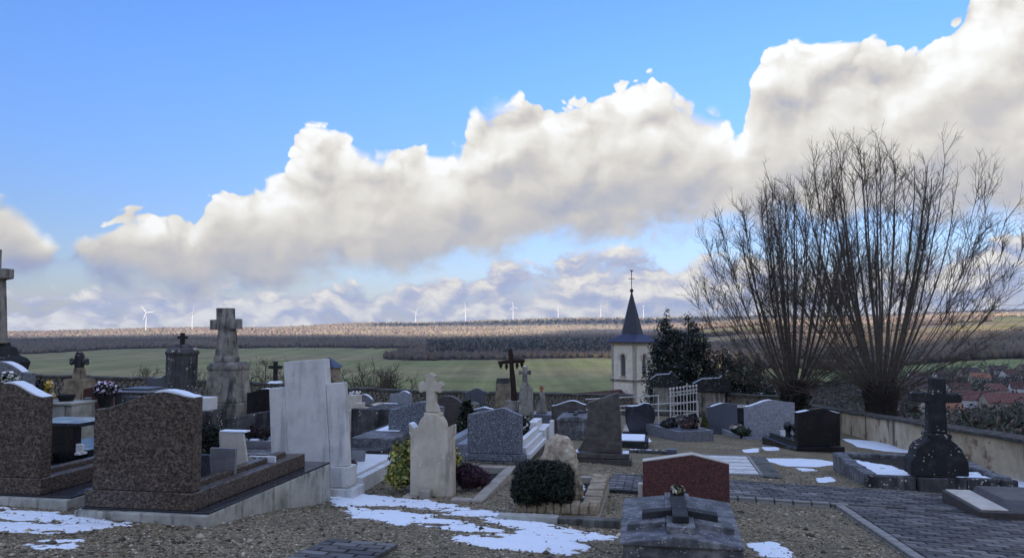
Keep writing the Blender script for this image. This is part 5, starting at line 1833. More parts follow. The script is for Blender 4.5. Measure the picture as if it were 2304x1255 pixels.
# ------------------------------------------------------------------ right of the centre
g = Grave('grave', 'dark swirled granite stele with slanted top and flared foot', 'grave', 1352, 1043)
o = [(g.X(1300), g.Z(1013))]
o = [(1299, 1012), (1398, 1016), (1397, 960), (1391, 882), (1324, 905), (1320, 960), (1315, 985), (1307, 1001)]
g.head('stele', 'granite_swirl', [(g.X(a), g.Z(b)) for a, b in o], 0.05, 0.22, 0.008)
g.box('plinth', 'granite_swirl', g.X(1292), g.X(1414), -0.02, 0.34, g.Z(1027), g.Z(1016), 0.008)
g.box('step', 'granite_darkbrown', g.X(1288), g.X(1419), -0.06, 0.40, -0.2, g.Z(1028), 0.008)
for a, b in ((1293, 1303), (1399, 1413)):
    g.box('snow', 'snow', g.X(a), g.X(b), 0.02, 0.32, g.Z(1016) + .001, g.Z(1014), 0.006)
g = Grave('grave', 'grey swirled headstone with a wavy snow-lined top', 'grave', 1281, d=21.8)
wv_ = wave(g.X(1240), g.X(1317), -0.2, g.Z(912), g.Z(908), g.Z(900), 0.62)
g.head('headstone', 'granite_swirl', wv_, 0, 0.15)
snow_on(g.root, wv_[2:], 0, 0.15, 0.012)
g = Grave('grave', 'streaky dark sarcophagus with low pitched lid', 'grave', 1290, d=19.8)
g.box('body', 'stone_grimy', g.X(1253), g.X(1327), 0, 1.5, -0.2, g.Z(945), 0.012)
g.head('lid', 'stone_grimy', gable(g.X(1250), g.X(1330), g.Z(945) + .001, g.Z(940), g.Z(934)), -0.03, 1.5, 0.01)
o = latin_cross(0.5, 0.9, 0.08, 0.62, 0.08)
MB().add([(x + g.X(1291), 0.2 + z, g.Z(934) + 0.001) for x, z in o] + [(x + g.X(1291), 0.2 + z, g.Z(934) + 0.04) for x, z in o], [tuple(range(11, -1, -1)), tuple(range(12, 24))] + [(i, (i + 1) % 12, (i + 1) % 12 + 12, i + 12) for i in range(12)]).build('lid_cross', 'iron_dark', g.root)
g.box('base', 'limestone_grey', g.X(1245), g.X(1335), -0.12, 1.6, -0.3, 0.06, 0.02)
g = Grave('grave', 'black headstone shaped like a rounded leaf', 'grave', 1439, d=22.6)
o = [(1420, 975), (1455, 975), (1466, 955), (1472, 935), (1469, 915), (1460, 906), (1448, 905), (1434, 911), (1420, 913), (1408, 912), (1404, 928), (1407, 950), (1413, 966)]
g.head('headstone', 'granite_blackblue', [(g.X(a), g.Z(b)) for a, b in o], 0, 0.14, 0.012)
snow_on(g.root, [(g.X(a), g.Z(b)) for a, b in ((1460, 906), (1448, 905), (1434, 911), (1420, 913), (1409, 912))], 0, 0.14, 0.012)
g.box('base', 'granite_black', g.X(1400), g.X(1478), -0.08, 1.4, -0.2, 0.10, 0.01)
g = Grave('grave', 'dark low slab tomb under snow near the leaning dark stele', 'grave', 1430, 1008)
g.box('slab', 'stone_black', g.X(1396), g.X(1458), 0, 1.2, -0.2, g.Z(990), 0.015)
g.box('snow', 'snow', g.X(1396), g.X(1450), 0.05, 1.1, g.Z(990) + .001, g.Z(987), 0.02)
g = Grave('kerb', 'mossy stone kerb strip with snow crumbs behind the red headstone', 'kerb', 1470, 1022)
g.box('kerb_stone', 'limestone_dark', g.X(1416), g.X(1500), 0, 0.2, -0.1, g.Z(1010), 0.02)
g.box('end_stone', 'granite_dusk', g.X(1500.5), g.X(1521), -0.03, 0.25, -0.1, g.Z(1006), 0.015)
mb = MB(); rg = random.Random(9)
for i in range(10):
    mb.ball((g.X(rg.uniform(1420, 1500)), 0.1, g.Z(1010)), rg.uniform(.02, .05), 0.35)
mb.build('snow', 'snow', g.root, smooth=True)

g = Grave('grave', 'low grey granite ledger tomb in front of the white gate', 'grave', 1527, 992, rot=math.radians(17))
W, L = 1.05, 2.0
g.frame('kerb', 'granite_grey', 0, W, 0, L, -0.15, g.Z(968), 0.14)
g.box('ledger', 'granite_dusk', 0.142, W - .142, 0.142, L - .142, -0.1, g.Z(966), 0.01)
zl = g.p.z + g.Z(966)
for lab, px, d_, pal in (('brown wilted bouquet lying on the grey ledger tomb', 1548, 21.3, [((0.10, 0.05, 0.03), 2), ((0.03, 0.02, 0.015), 2)]),
                        ('black wilted wreath lying on the grey ledger tomb', 1503, 21.6, [((0.012, 0.012, 0.014), 2), ((0.03, 0.03, 0.03), 1)]),
                        ('pale heather bowl at the far end of the grey ledger tomb', 1526, 22.3, [((0.22, 0.18, 0.18), 2), ((0.07, 0.06, 0.06), 2)]),
                        ('dark leafy arrangement beside the pale heather bowl', 1552, 22.5, [((0.015, 0.014, 0.016), 2), ((0.03, 0.025, 0.03), 1)])):
    p = at(px, HOR, d_); p.z = zl
    t = thing('grave_flowers', lab, 'flowers', p, 0, 'grave flowers')
    foliage('leaves', 'leaf', t, [(0, 0, 0.08, 0.24, 0.18, 0.10), (0.05, 0, 0.16, 0.12, 0.1, 0.10)], 260, 0.06, pal, 3)
    MB().lathe([(0.08, 0), (0.11, 0.06), (0.09, 0.06)], 10).build('bowl', 'iron_dark', t)

def right_grave(label, px, py, hx0, hx1, ztop, m, rot, W, L, kerbm, base_py, extra=None):
    g = Grave('grave', label, 'grave', px, py, rot=rot)
    g.head('headstone', m, ztop(g), 0.06, 0.22, 0.008)
    g.box('plinth', kerbm, g.X(hx0) - 0.06, g.X(hx1) + 0.06, 0, 0.30, -0.2, g.Z(base_py), 0.01)
    x0 = g.X(hx0) - 0.06; x1 = g.X(hx1) + 0.06
    for a in ((x0, x0 + 0.12), (x1 - 0.12, x1)):
        g.box('side_kerb', kerbm, *a, 0.302, L, -0.2, g.Z(base_py) - 0.02, 0.01)
    g.box('end_kerb', kerbm, x0 + .122, x1 - .122, L - 0.12, L, -0.2, g.Z(base_py) - 0.02, 0.01)
    return g, x0, x1


g, x0, x1 = right_grave('pale blue-grey headstone with high wavy top and speckled face', 1735, 990, 1676, 1794, lambda g: wave(g.X(1680), g.X(1793), g.Z(977), g.Z(913), g.Z(905), g.Z(899), 0.52, 28), 'granite_bluelight', math.radians(4), 1.2, 2.3, 'granite_bluelight', 978)
o = wave(g.X(1680), g.X(1793), g.Z(977), g.Z(913), g.Z(905), g.Z(899), 0.52, 28)
snow_on(g.root, o[14:], 0.06, 0.22, 0.016)
g.box('snow_bed', 'snow', x0 + 0.13, x1 - 0.13, 0.31, 2.1, -0.1, g.Z(985), 0.02)
zb_ = g.p.z + g.Z(983)
for lab, px, d_, fl in (('pot with white and red blossoms beside the pale wavy headstone', 1656, 23.2, [((0.5, 0.3, 0.28), 1), ((0.7, 0.66, 0.6), 1)]), ('dark leafy spray on the snowy pale tomb', 1668, 22.6, None)):
    p = at(px, HOR, d_); p.z = zb_
    pot_plant('flower_pot', lab, 'potted plant', p, 0.12, 0.30, GREEN, fl, 'iron_dark', 240, 0.07, 5, spread=1.8)
g = Grave('grave', 'dark grey headstone with wavy top left of the pale wavy one', 'grave', 1622, d=24.3, rot=math.radians(2))
wv_ = wave(g.X(1588), g.X(1656), -0.2, g.Z(914), g.Z(907), g.Z(905), 0.6)
g.head('headstone', 'granite_dusk', wv_, 0, 0.16)
snow_on(g.root, wv_[12:22], 0, 0.16, 0.014)
g.box('plinth', 'granite_dusk', g.X(1583), g.X(1660), -0.06, 0.26, -0.2, 0.08, 0.01)
p = at(1582, HOR, 23.0); p.z = float(gz(p.x, p.y)) + 0.15
shrub('small_conifer', 'small yellowish conifer beside the dark grey wavy headstone', 'shrub', p, [(0, 0, 0.15, 0.12, 0.12, 0.16), (0, 0, 0.33, 0.07, 0.07, 0.14)], 500, 0.035, [((0.10, 0.10, 0.03), 2), ((0.05, 0.06, 0.02), 2)], 4, aspect=3)
g = Grave('grave', 'black box tomb behind the pale wavy headstone', 'grave', 1668, d=25.5)
g.box('slab', 'granite_black', g.X(1655), g.X(1690), 0, 1.0, -0.2, g.Z(915), 0.01)

g, x0, x1 = right_grave('tall black polished headstone with stepped side kerbs near the wall', 1846, 1017, 1797, 1897, lambda g: wave(g.X(1797), g.X(1896), g.Z(1001), g.Z(926), g.Z(928), g.Z(917), 0.56, 28), 'granite_black', math.radians(4.5), 1.1, 2.1, 'granite_black', 1002)
o = wave(g.X(1797), g.X(1896), g.Z(1001), g.Z(926), g.Z(928), g.Z(917), 0.56, 28)
snow_on(g.root, o[2:9], 0.06, 0.22, 0.014, 3); snow_on(g.root, o[22:], 0.06, 0.22, 0.014, 5)
g.box('inner_kerb', 'granite_black', x0 + .125, x0 + 0.22, 0.302, 1.9, -0.1, g.Z(992), 0.008)
g.box('ledger', 'granite_blackblue', x0 + .222, x1 - .125, 0.303, 1.95, -0.1, g.Z(1000), 0.008)
zl = g.p.z + g.Z(1000)
p = at(1757, HOR, 20.6); p.z = zl + 0.02
plaque('small white picture plaque on the black polished tomb', p, 0.12, 0.17, 'porcelain', tilt=-0.15)
for lab, px, d_ in (('round black urn on the black polished tomb', 1768, 20.9), ('second black urn next to the black headstone', 1787, 20.7)):
    p = at(px, HOR, d_); p.z = zl
    t = thing('urn', lab, 'urn', p, 0, 'black urns')
    MB().lathe([(0.09, 0), (0.10, 0.02), (0.05, 0.07), (0.10, 0.16), (0.12, 0.26), (0.09, 0.33), (0.05, 0.36), (0.0, 0.37)], 16).build('urn', 'granite_black', t, smooth=True)

# ------------------------------------------------------------------ red gabled headstone and the near gabled tomb
g = Grave('grave', 'dark red granite headstone with low gabled pale-edged top', 'grave', 1545, 1163)
o = gable(g.X(1450), g.X(1638), 0.0, g.Z(1037), g.Z(1019), 0.58)
g.head('headstone', 'granite_red', o, 0.0, 0.15, 0.004)
tp = [(g.X(1638), g.Z(1037)), (g.X(1559), g.Z(1019)), (g.X(1450), g.Z(1037))]
g.head('top_sheen', 'marble_beige', [(x, z + .001) for x, z in reversed(tp)] + [(x, z + 0.012) for x, z in tp], 0.0, 0.15, 0.0)  # pale strip stands in for sky reflection along the top edge
g.box('left_jamb', 'marble_beige', g.X(1439), g.X(1449.5), 0.10, 0.22, -0.1, g.Z(1090), 0.006)
g.box('right_kerb', 'granite_red', g.X(1639), g.X(1652), -0.25, 0.3, -0.2, g.Z(1160), 0.006)
g.slabf('right_jamb', 'marble_beige', (g.X(1639), g.X(1651), -0.2, 0.0), g.Z(1160) + .001, (g.X(1639), g.X(1641), -0.2, 0.0), g.Z(1138), 0.004)
g.box('footing', 'concrete_mossy', g.X(1440), g.X(1650), 0.0, 2.0, -0.3, -0.001, 0.01)

g = Grave('grave', 'grimy grey tomb with pitched slab and layered crosses in the foreground', 'grave', 1528, d=5.75)
zt = g.Z(1217)
fw, bw, L = 0.445, 0.475, 1.5
g.slabf('body', 'stone_grimy', (-fw + .02, fw - .02, 0.03, L - .02), -0.3, (-fw + .02, bw - .04, 0.03, L - .02), zt - 0.02, 0.012)
def pitched(part, m, hw0, hw1, y0, y1, z0, dz, rz, parent=None):
    v = [(-hw0, y0, z0), (hw0, y0, z0), (hw0, y0, z0 + dz), (0, y0, z0 + dz + rz), (-hw0, y0, z0 + dz),
         (-hw1, y1, z0), (hw1, y1, z0), (hw1, y1, z0 + dz), (0, y1, z0 + dz + rz), (-hw1, y1, z0 + dz)]
    return MB().add(v, [(0, 1, 2, 3, 4), (9, 8, 7, 6, 5), (0, 5, 6, 1), (1, 6, 7, 2), (2, 7, 8, 3), (3, 8, 9, 4), (4, 9, 5, 0)]).build(part, m, parent or g.root, 0.01)
pitched('pitched_slab', 'stone_grimy', fw, bw, 0.0, L, zt - 0.018, 0.02, 0.06)
zr = zt + 0.062
def cross_layer(part, m, hw, hl, ya, yc, z, w, h, drop):
    """a stone cross lying on the pitched slab: arms follow the pitch"""
    mb = MB().box(-w, w, ya, ya + hl, z, z + h)
    mb.build(part + '_shaft', m, g.root, 0.008)
    for s1 in (-1, 1):
        a0, a1 = w + 0.002, hw
        v = []
        for x, zz in ((a0, z - 0.13 * a0), (a1, z - 0.13 * a1)):
            for y in (yc - w, yc + w):
                v += [(s1 * x, y, zz - drop), (s1 * x, y, zz + h)]
        f = [(0, 1, 3, 2), (4, 6, 7, 5), (0, 4, 5, 1), (2, 3, 7, 6), (1, 5, 7, 3), (0, 2, 6, 4)]
        MB().add(v, f if s1 > 0 else [tuple(reversed(q)) for q in f]).build(part + '_arm', m, g.root, 0.006)
cross_layer('lower_cross', 'stone_grimy', 0.40, 1.22, 0.12, 0.44, zr - 0.012, 0.105, 0.055, 0.02)
cross_layer('upper_cross', 'stone_black', 0.29, 0.98, 0.22, 0.52, zr + 0.045, 0.06, 0.05, 0.03)
zslab = g.p.z + zr + 0.095
p = g.p + Vector((UX * 1.02, UY * 1.02, 0)); p.z = zslab
t = thing('flower_posy', 'small cream and black artificial flower posy on the foreground tomb', 'flowers', p, 0)
foliage('petals', 'petal', t, [(0, 0, 0.035, 0.062, 0.055, 0.038)], 130, 0.028, [((0.5, 0.48, 0.36), 2), ((0.02, 0.022, 0.02), 3), ((0.28, 0.26, 0.10), 1)], 5, aspect=1.5)
MB().lathe([(0.03, 0), (0.04, 0.02), (0.02, 0.03)], 10).build('holder', 'iron_dark', t)

# flat grave with pale strips beyond the red headstone
g = Grave('grave', 'flat grave cover of pale strips set in a mossy frame', 'grave', 1718, 1072)
W, L = 0.98, 2.05
g.frame('frame', 'paver_pale', -W, 0, 0, L, -0.1, 0.035, 0.05, 0.004)
g.box('bed', 'joint', -W + .052, -.052, .052, L - .052, -0.1, 0.015, 0)
n = 5
for i in range(n):
    y0 = 0.07 + i * (L - 0.14) / n
    g.box('strip', 'marble', -W + .07, -.07, y0, y0 + (L - 0.14) / n * 0.80, 0.016, 0.038, 0.004)
g.box('mossy_border', 'concrete_mossy', 0.002, 0.30, -0.1, L, -0.1, 0.02, 0.004)

# ------------------------------------------------------------------ kerbed plot with black cross (right)
g = Grave('grave', 'blackened stone cross on a bell-shaped base in a wide kerbed plot', 'grave cross', 2120, 1107)
W0, W1, L = g.X(1965), g.X(2276), 2.5
hk = g.Z(1071)
def kerb_run(n, f):
    for i in range(n):
        f(i, n)
rg = random.Random(5)
for i in range(3):
    a, b = W0 + (W1 - W0) * i / 3 + .006, W0 + (W1 - W0) * (i + 1) / 3 - .006
    MB().box(a, b, 0, 0.20, -0.25, hk + rg.uniform(-.01, .01)).jitter(0.008, i).build('front_kerb', 'limestone_dark', g.root, 0.02)
for side in (0, 1):
    for i in range(7):
        y0, y1 = 0.206 + (L - 0.21) * i / 7, 0.206 + (L - 0.21) * (i + 1) / 7 - .012
        x0 = W0 if side == 0 else W1 - 0.2
        MB().box(x0, x0 + 0.2, y0, y1, -0.4, hk + rg.uniform(-.015, .01)).jitter(0.012, i).build('side_kerb', 'stone_grimy', g.root, 0.02)
for i in range(3):
    a, b = W0 + .21 + (W1 - W0 - .42) * i / 3, W0 + .21 + (W1 - W0 - .42) * (i + 1) / 3 - .012
    MB().box(a, b, L - 0.2, L, -0.4, hk).jitter(0.01, i).build('rear_kerb', 'stone_grimy', g.root, 0.02)
g.box('plot_soil', 'soil', W0 + .2, W1 - .2, .2, L - .2, -0.3, hk - 0.06, 0)
bx = g.X(2118)
pr = [(2058, 1066), (2178, 1066), (2178, 1032), (2172, 1024), (2166, 1008), (2158, 998), (2148, 990), (2143, 985), (2147, 980), (2145, 974), (2098, 974), (2097, 980), (2101, 985), (2094, 990), (2080, 998), (2072, 1008), (2068, 1024), (2059, 1034)]
o = [(g.X(a), g.Z(b)) for a, b in pr]
g.head('bell_base', 'stone_black', o, 0.02, 0.42, 0.02)
mb = MB()
for i in range(30):
    k = rg.random()
    q = pr[3 + int(k * 14)]
    mb.ball((g.X(q[0]) * 0.97 + 0.03 * bx + rg.uniform(-.03, .03), 0.03 + rg.uniform(0, 0.3), g.Z(q[1]) + rg.uniform(-.02, .01)), rg.uniform(.008, .022), 0.6)
mb.build('lichen', 'limestone', g.root, smooth=True)
o = [(2101, 973), (2141, 973), (2139, 906), (2172, 905), (2175, 895), (2172, 884), (2141, 886), (2141, 851), (2112, 850), (2112, 884), (2068, 884), (2068, 903), (2104, 906)]
g.head('cross', 'stone_black', [(g.X(a), g.Z(b)) for a, b in o], 0.10, 0.32, 0.018)
pz = g.p.z + hk - 0.055
# thawing snow inside the plot
def plot_pt(x, y):
    c, s = math.cos(ROWS), math.sin(ROWS)
    return (g.p.x + x * c - y * s, g.p.y + x * s + y * c)
snow_patch('snow_patch', 'broken snow lying inside the kerbed plot of the black cross', [[plot_pt(W0 + .25, 0.6), plot_pt(-0.35, 0.3), plot_pt(-0.3, 1.3), plot_pt(W0 + .25, 1.9)], [plot_pt(0.42, 0.35), plot_pt(W1 - .25, 0.35), plot_pt(W1 - .25, 1.0), plot_pt(0.42, 0.9)]],
           zfun=lambda x, y: np.full(len(x), pz), seed=15, holes=0.75)

# slab cropped at the lower right
g = Grave('grave', 'low dark tomb with pale beige top cropped at the right edge', 'grave', 2206, 1172)
g.box('body', 'granite_darkbrown', 0, 1.3, -0.02, 1.3, -0.2, g.Z(1142), 0.01)
g.box('top_slab', 'marble_beige', 0.03, 0.34, 0.04, 1.25, g.Z(1142) + .001, g.Z(1142) + 0.02, 0.006)
g.slabf('slanted_ledger', 'granite_darkbrown', (0.345, 1.3, 0.02, 1.2), g.Z(1142) + .001, (0.40, 1.3, 0.30, 1.2), g.Z(1142) + 0.09, 0.006)

# ------------------------------------------------------------------ leafless trees
stone('bark', [(0.075, 0.065, 0.052), (0.13, 0.112, 0.09), (0.20, 0.175, 0.145)], 9, 0.95, bumpk=0.6)
stone('bark_dark', [(0.012, 0.010, 0.009), (0.024, 0.020, 0.017), (0.045, 0.038, 0.032)], 9, 0.95, bumpk=0.6)
stone('twigs', [(0.075, 0.06, 0.046), (0.11, 0.088, 0.068), (0.15, 0.12, 0.095)], 3, 0.95)


def tubes(P, R, n=3):
    """P (m,k,3) polylines, R (m,k) radii -> verts, quads"""
    m, k, _ = P.shape
    D = np.empty_like(P)
    D[:, 1:-1] = P[:, 2:] - P[:, :-2]; D[:, 0] = P[:, 1] - P[:, 0]; D[:, -1] = P[:, -1] - P[:, -2]
    D /= np.linalg.norm(D, axis=2, keepdims=True) + 1e-9
    ref = np.where(np.abs(D[:, :, 2:3]) < 0.9, np.array([0, 0, 1.0]), np.array([1.0, 0, 0]))
    S = np.cross(D, ref); S /= np.linalg.norm(S, axis=2, keepdims=True) + 1e-9
    W = np.cross(S, D)
    a = 2 * math.pi * np.arange(n) / n
    V = P[:, :, None, :] + R[:, :, None, None] * (S[:, :, None, :] * np.cos(a)[None, None, :, None] + W[:, :, None, :] * np.sin(a)[None, None, :, None])
    i = np.arange(m)[:, None, None] * k * n + np.arange(k - 1)[None, :, None] * n
    j = np.arange(n)[None, None, :]
    j2 = (j + 1) % n
    Fq = np.stack([i + j, i + j2, i + n + j2, i + n + j], 3).reshape(-1, 4)
    return V.reshape(-1, 3), Fq


def grow(start, direc, length, k, rng, bend, wob):
    """polylines that bend towards the light; all arrays are per branch"""
    m = len(start)
    P = np.empty((m, k, 3)); P[:, 0] = start
    d = direc / np.linalg.norm(direc, axis=1, keepdims=True)
    st = (length / (k - 1))[:, None]
    for i in range(1, k):
        d = d + np.array([0, 0, 1.0]) * (bend[:, None] / (k - 1)) + rng.normal(size=(m, 3)) * wob / math.sqrt(k)
        d /= np.linalg.norm(d, axis=1, keepdims=True)
        P[:, i] = P[:, i - 1] + d * st
    return P


def side(P, R, per, lo, hi, lmin, lmax, ang, rng, k, bend, wob, r0, r1):
    """side branches off polylines"""
    m, kk, _ = P.shape
    idx = np.repeat(np.arange(m), per)
    t = rng.uniform(lo, hi, len(idx)) * (kk - 1)
    i0 = np.clip(t.astype(int), 0, kk - 2); f = (t - i0)[:, None]
    s = P[idx, i0] * (1 - f) + P[idx, i0 + 1] * f
    d = P[idx, i0 + 1] - P[idx, i0]; d /= np.linalg.norm(d, axis=1, keepdims=True) + 1e-9
    q = rng.normal(size=d.shape); q -= (q * d).sum(1, keepdims=True) * d; q /= np.linalg.norm(q, axis=1, keepdims=True)
    a = np.radians(rng.uniform(*ang, len(idx)))[:, None]
    dd = d * np.cos(a) + q * np.sin(a)
    L = rng.uniform(lmin, lmax, len(idx)) * (1.15 - 0.5 * t / (kk - 1))
    Q = grow(s, dd, L, k, rng, np.full(len(idx), bend), wob)
    r = np.linspace(1, 0.45, k)[None] * rng.uniform(r1, r0, len(idx))[:, None]
    return Q, r


def pollard(name, label, px, d, head_py, trunk_w, rx, top, nst, seed, lean=0.0, group='pollarded lime trees'):
    rng = np.random.default_rng(seed)
    base = at(px, HOR, d)
    base.z = float(land_z(np.array([base.x]), np.array([base.y]))[0]) - 0.2
    t = thing(name, label, 'tree', base, 0, group)
    hz = at(px, head_py, d).z - base.z
    mb = MB()
    pts = [(0, 0, -0.3), (0.02, 0, hz * 0.3), (-0.03, 0, hz * 0.6), (0.0, 0, hz - 0.35), (0, 0, hz), (0, 0, hz + 0.28)]
    mb.tube(pts, [trunk_w * 1.15, trunk_w, trunk_w * 0.98, trunk_w * 1.25, trunk_w * 1.65, trunk_w * 1.0], 14)
    o = mb.jitter(0.05, seed).build('trunk', 'bark_dark', t, 0, True, sub=1)
    # thick upright stems
    H = top - hz
    u = (np.arange(nst) + rng.uniform(0, 1, nst)) / nst
    rho = np.sqrt(u)
    az = np.arange(nst) * 2.399963 + rng.uniform(-.3, .3, nst)
    out = np.stack([np.sin(az), np.cos(az), np.zeros(nst)], 1)

    def arc(s0, tip, out, bulge, k, wob):
        """gently outward-bowed polylines from the head to their tips"""
        mid = (s0 + tip) / 2 + out * bulge[:, None] - np.array([0, 0, 0.35]) * bulge[:, None]
        tt = np.linspace(0, 1, k)[None, :, None]
        Pq = (1 - tt) ** 2 * s0[:, None] + 2 * tt * (1 - tt) * mid[:, None] + tt ** 2 * tip[:, None]
        w = np.cumsum(rng.normal(size=Pq.shape) * wob, axis=1); w -= w[:, :1]
        return Pq + w
    s0 = out * (trunk_w * 1.5 * rho)[:, None] + np.array([0, 0, 1.0]) * (hz + 0.05 + rng.uniform(-.25, .2, nst))[:, None]
    hgt = H * (0.32 + 0.68 * np.sqrt(np.clip(1 - rho ** 2.2, 0, 1))) * rng.uniform(0.86, 0.99, nst)
    tip = out * (rho * rx * 0.94)[:, None] + np.array([0, 0, 1.0]) * (hz + hgt)[:, None]
    P = arc(s0, tip, out, 0.21 * rx * rho, 10, 0.022)
    r0 = np.where(rho < 0.62, rng.uniform(0.034, 0.070, nst), rng.uniform(0.014, 0.028, nst))
    R = r0[:, None] * np.linspace(1, 0.13, 10)[None] ** 0.9
    for i in range(nst):
        V, Fq = tubes(P[i:i + 1], R[i:i + 1], 6)
        link('stem', np_mesh('stem', V, Fq, True), 'bark', t)
    vs_, fs_, off = [], [], 0

    def put(Pq, Rq, n=3):
        nonlocal off
        V, Fq = tubes(Pq, Rq, n)
        vs_.append(V); fs_.append(Fq + off); off += len(V)
    # branches and twigs
    B, RB = side(P, R, 17, 0.34, 1.0, 0.5, 1.5, (12, 36), rng, 6, 0.15, 0.13, 0.012, 0.007)
    put(B, RB, 4)
    C, RC = side(B, RB, 5, 0.15, 1.0, 0.3, 0.85, (18, 50), rng, 4, 0.25, 0.22, 0.0072, 0.005)
    put(C, RC)
    sub_ = rng.choice(len(C), len(C) // 2, replace=False)
    D_, RD = side(C[sub_], RC[sub_], 2, 0.3, 1.0, 0.15, 0.45, (20, 50), rng, 3, 0.25, 0.2, 0.0055, 0.0042)
    put(D_, RD)
    # thin arching water shoots round the head
    n2 = int(nst * 1.4)
    az = rng.uniform(0, 2 * math.pi, n2)
    o2 = np.stack([np.sin(az), np.cos(az), np.zeros(n2)], 1)
    s0 = o2 * trunk_w * 1.1 + np.array([0, 0, 1.0]) * (hz + rng.uniform(-.45, .2, n2))[:, None]
    far_ = rng.uniform(0.45, 0.98, n2)
    tip = o2 * (rx * far_)[:, None] + np.array([0, 0, 1.0]) * (hz + H * rng.uniform(0.0, 0.42, n2) * far_)[:, None]
    E = arc(s0, tip, o2, rng.uniform(0.0, 0.12, n2) * rx, 9, 0.03)
    RE = rng.uniform(0.008, 0.016, n2)[:, None] * np.linspace(1, 0.25, 9)[None]
    put(E, RE, 4)
    G, RG = side(E, RE, 5, 0.3, 1.0, 0.3, 1.0, (18, 45), rng, 5, 0.25, 0.18, 0.0075, 0.0045)
    put(G, RG)
    G2, RG2 = side(G, RG, 2, 0.3, 1.0, 0.12, 0.45, (18, 50), rng, 3, 0.3, 0.2, 0.0055, 0.004)
    put(G2, RG2)
    o = link('crown', np_mesh('crown', np.concatenate(vs_), np.concatenate(fs_)), 'twigs', t)
    o['kind'] = 'stuff'
    print(name, sum(len(f) for f in fs_))
    return t, hz


def bare_bush(label, px, d, top_py, width, seed, zoff=0.0, group='leafless fruit trees beyond the wall', n=26):
    rng = np.random.default_rng(seed)
    base = at(px, HOR, d)
    base.z = float(land_z(np.array([base.x]), np.array([base.y]))[0]) - 0.1
    H = at(px, top_py, d).z - base.z
    t = thing('fruit_tree', label, 'tree', base, 0, group)
    hz = H * 0.32
    MB().tube([(0, 0, -0.2), (0.05, 0, hz * 0.5), (0, 0, hz)], [0.17, 0.13, 0.15], 8).build('trunk', 'bark_dark', t, 0, True)
    az = rng.uniform(0, 2 * math.pi, n); pol = np.radians(rng.uniform(8, 82, n))
    env = 1 / np.sqrt((np.sin(pol) / width) ** 2 + (np.cos(pol) / (H - hz)) ** 2)
    s0 = np.tile(np.array([0, 0, hz - 0.1]), (n, 1)) + rng.normal(size=(n, 3)) * 0.05
    dr = np.stack([np.sin(pol) * np.sin(az), np.sin(pol) * np.cos(az), np.cos(pol)], 1)
    P = grow(s0, dr, env * rng.uniform(0.8, 1.05, n), 8, rng, np.full(n, 0.1), 0.45)
    R = rng.uniform(0.035, 0.075, n)[:, None] * np.linspace(1, 0.2, 8)[None]
    vs_, fs_, off = [], [], 0
    B, RB = side(P, R, 11, 0.25, 1.0, 0.5, 1.5, (25, 70), rng, 5, 0.15, 0.4, 0.02, 0.012)
    C, RC = side(B, RB, 6, 0.2, 1.0, 0.2, 0.7, (25, 70), rng, 4, 0.2, 0.4, 0.013, 0.009)
    for q, r, k in ((P, R, 5), (B, RB, 3), (C, RC, 3)):
        V, Fq = tubes(q, r, k); vs_.append(V); fs_.append(Fq + off); off += len(V)
    o = link('crown', np_mesh('crown', np.concatenate(vs_), np.concatenate(fs_)), 'twigs', t)
    o['kind'] = 'stuff'


tA, hA = pollard('pollard_tree', 'smaller bare pollarded tree with ivy-dark trunk, nearer the church', 1782, 30.0, 868, 0.36, 4.0, at(1782, 392, 30).z - (float(land_z(np.array([at(1782, HOR, 30).x]), np.array([30.0]))[0]) - 0.2), 50, 21)
tB, hB = pollard('pollard_tree', 'larger bare pollarded tree rising behind the beige wall', 1978, 26.0, 872, 0.42, 4.9, at(1978, 312, 26).z - (float(land_z(np.array([at(1978, HOR, 26).x]), np.array([26.0]))[0]) - 0.2), 56, 33)
foliage('ivy', 'leaf', tA, [(0, -0.1, hA - 0.5, 0.62, 0.5, 0.75), (0, -0.1, hA - 1.5, 0.52, 0.45, 1.0)], 3200, 0.08, DARKG, 4, aspect=1.3)
foliage('ivy', 'leaf', tB, [(0, -0.05, hB - 0.9, 0.5, 0.48, 0.4)], 500, 0.07, DARKG, 5, aspect=1.3)

for i, (lab, px, d_, tp, w) in enumerate((
        ('wide leafless fruit tree right of the white cross stele', 838, 50.0, 806, 2.7),
        ('leafless fruit tree between the small iron cross and the big limestone cross', 592, 52.0, 806, 2.4),
        ('leafless fruit tree directly behind the white cross stele', 690, 54.0, 806, 2.4),
        ('faint leafless fruit tree left of the fluted column', 335, 56.0, 808, 1.8),
        ('leafless fruit tree seen beside the big limestone cross pedestal', 465, 58.0, 800, 1.8),
        ('leafless fruit tree in the gap before the carved limestone cross', 905, 55.0, 818, 1.6))):
    bare_bush(lab, px, d_, tp, w, 40 + i)

# ------------------------------------------------------------------ evergreens behind the gate
SNOWG = [((0.018, 0.026, 0.018), 4), ((0.03, 0.042, 0.028), 3), ((0.009, 0.012, 0.010), 3), ((0.40, 0.42, 0.44), 0.45)]


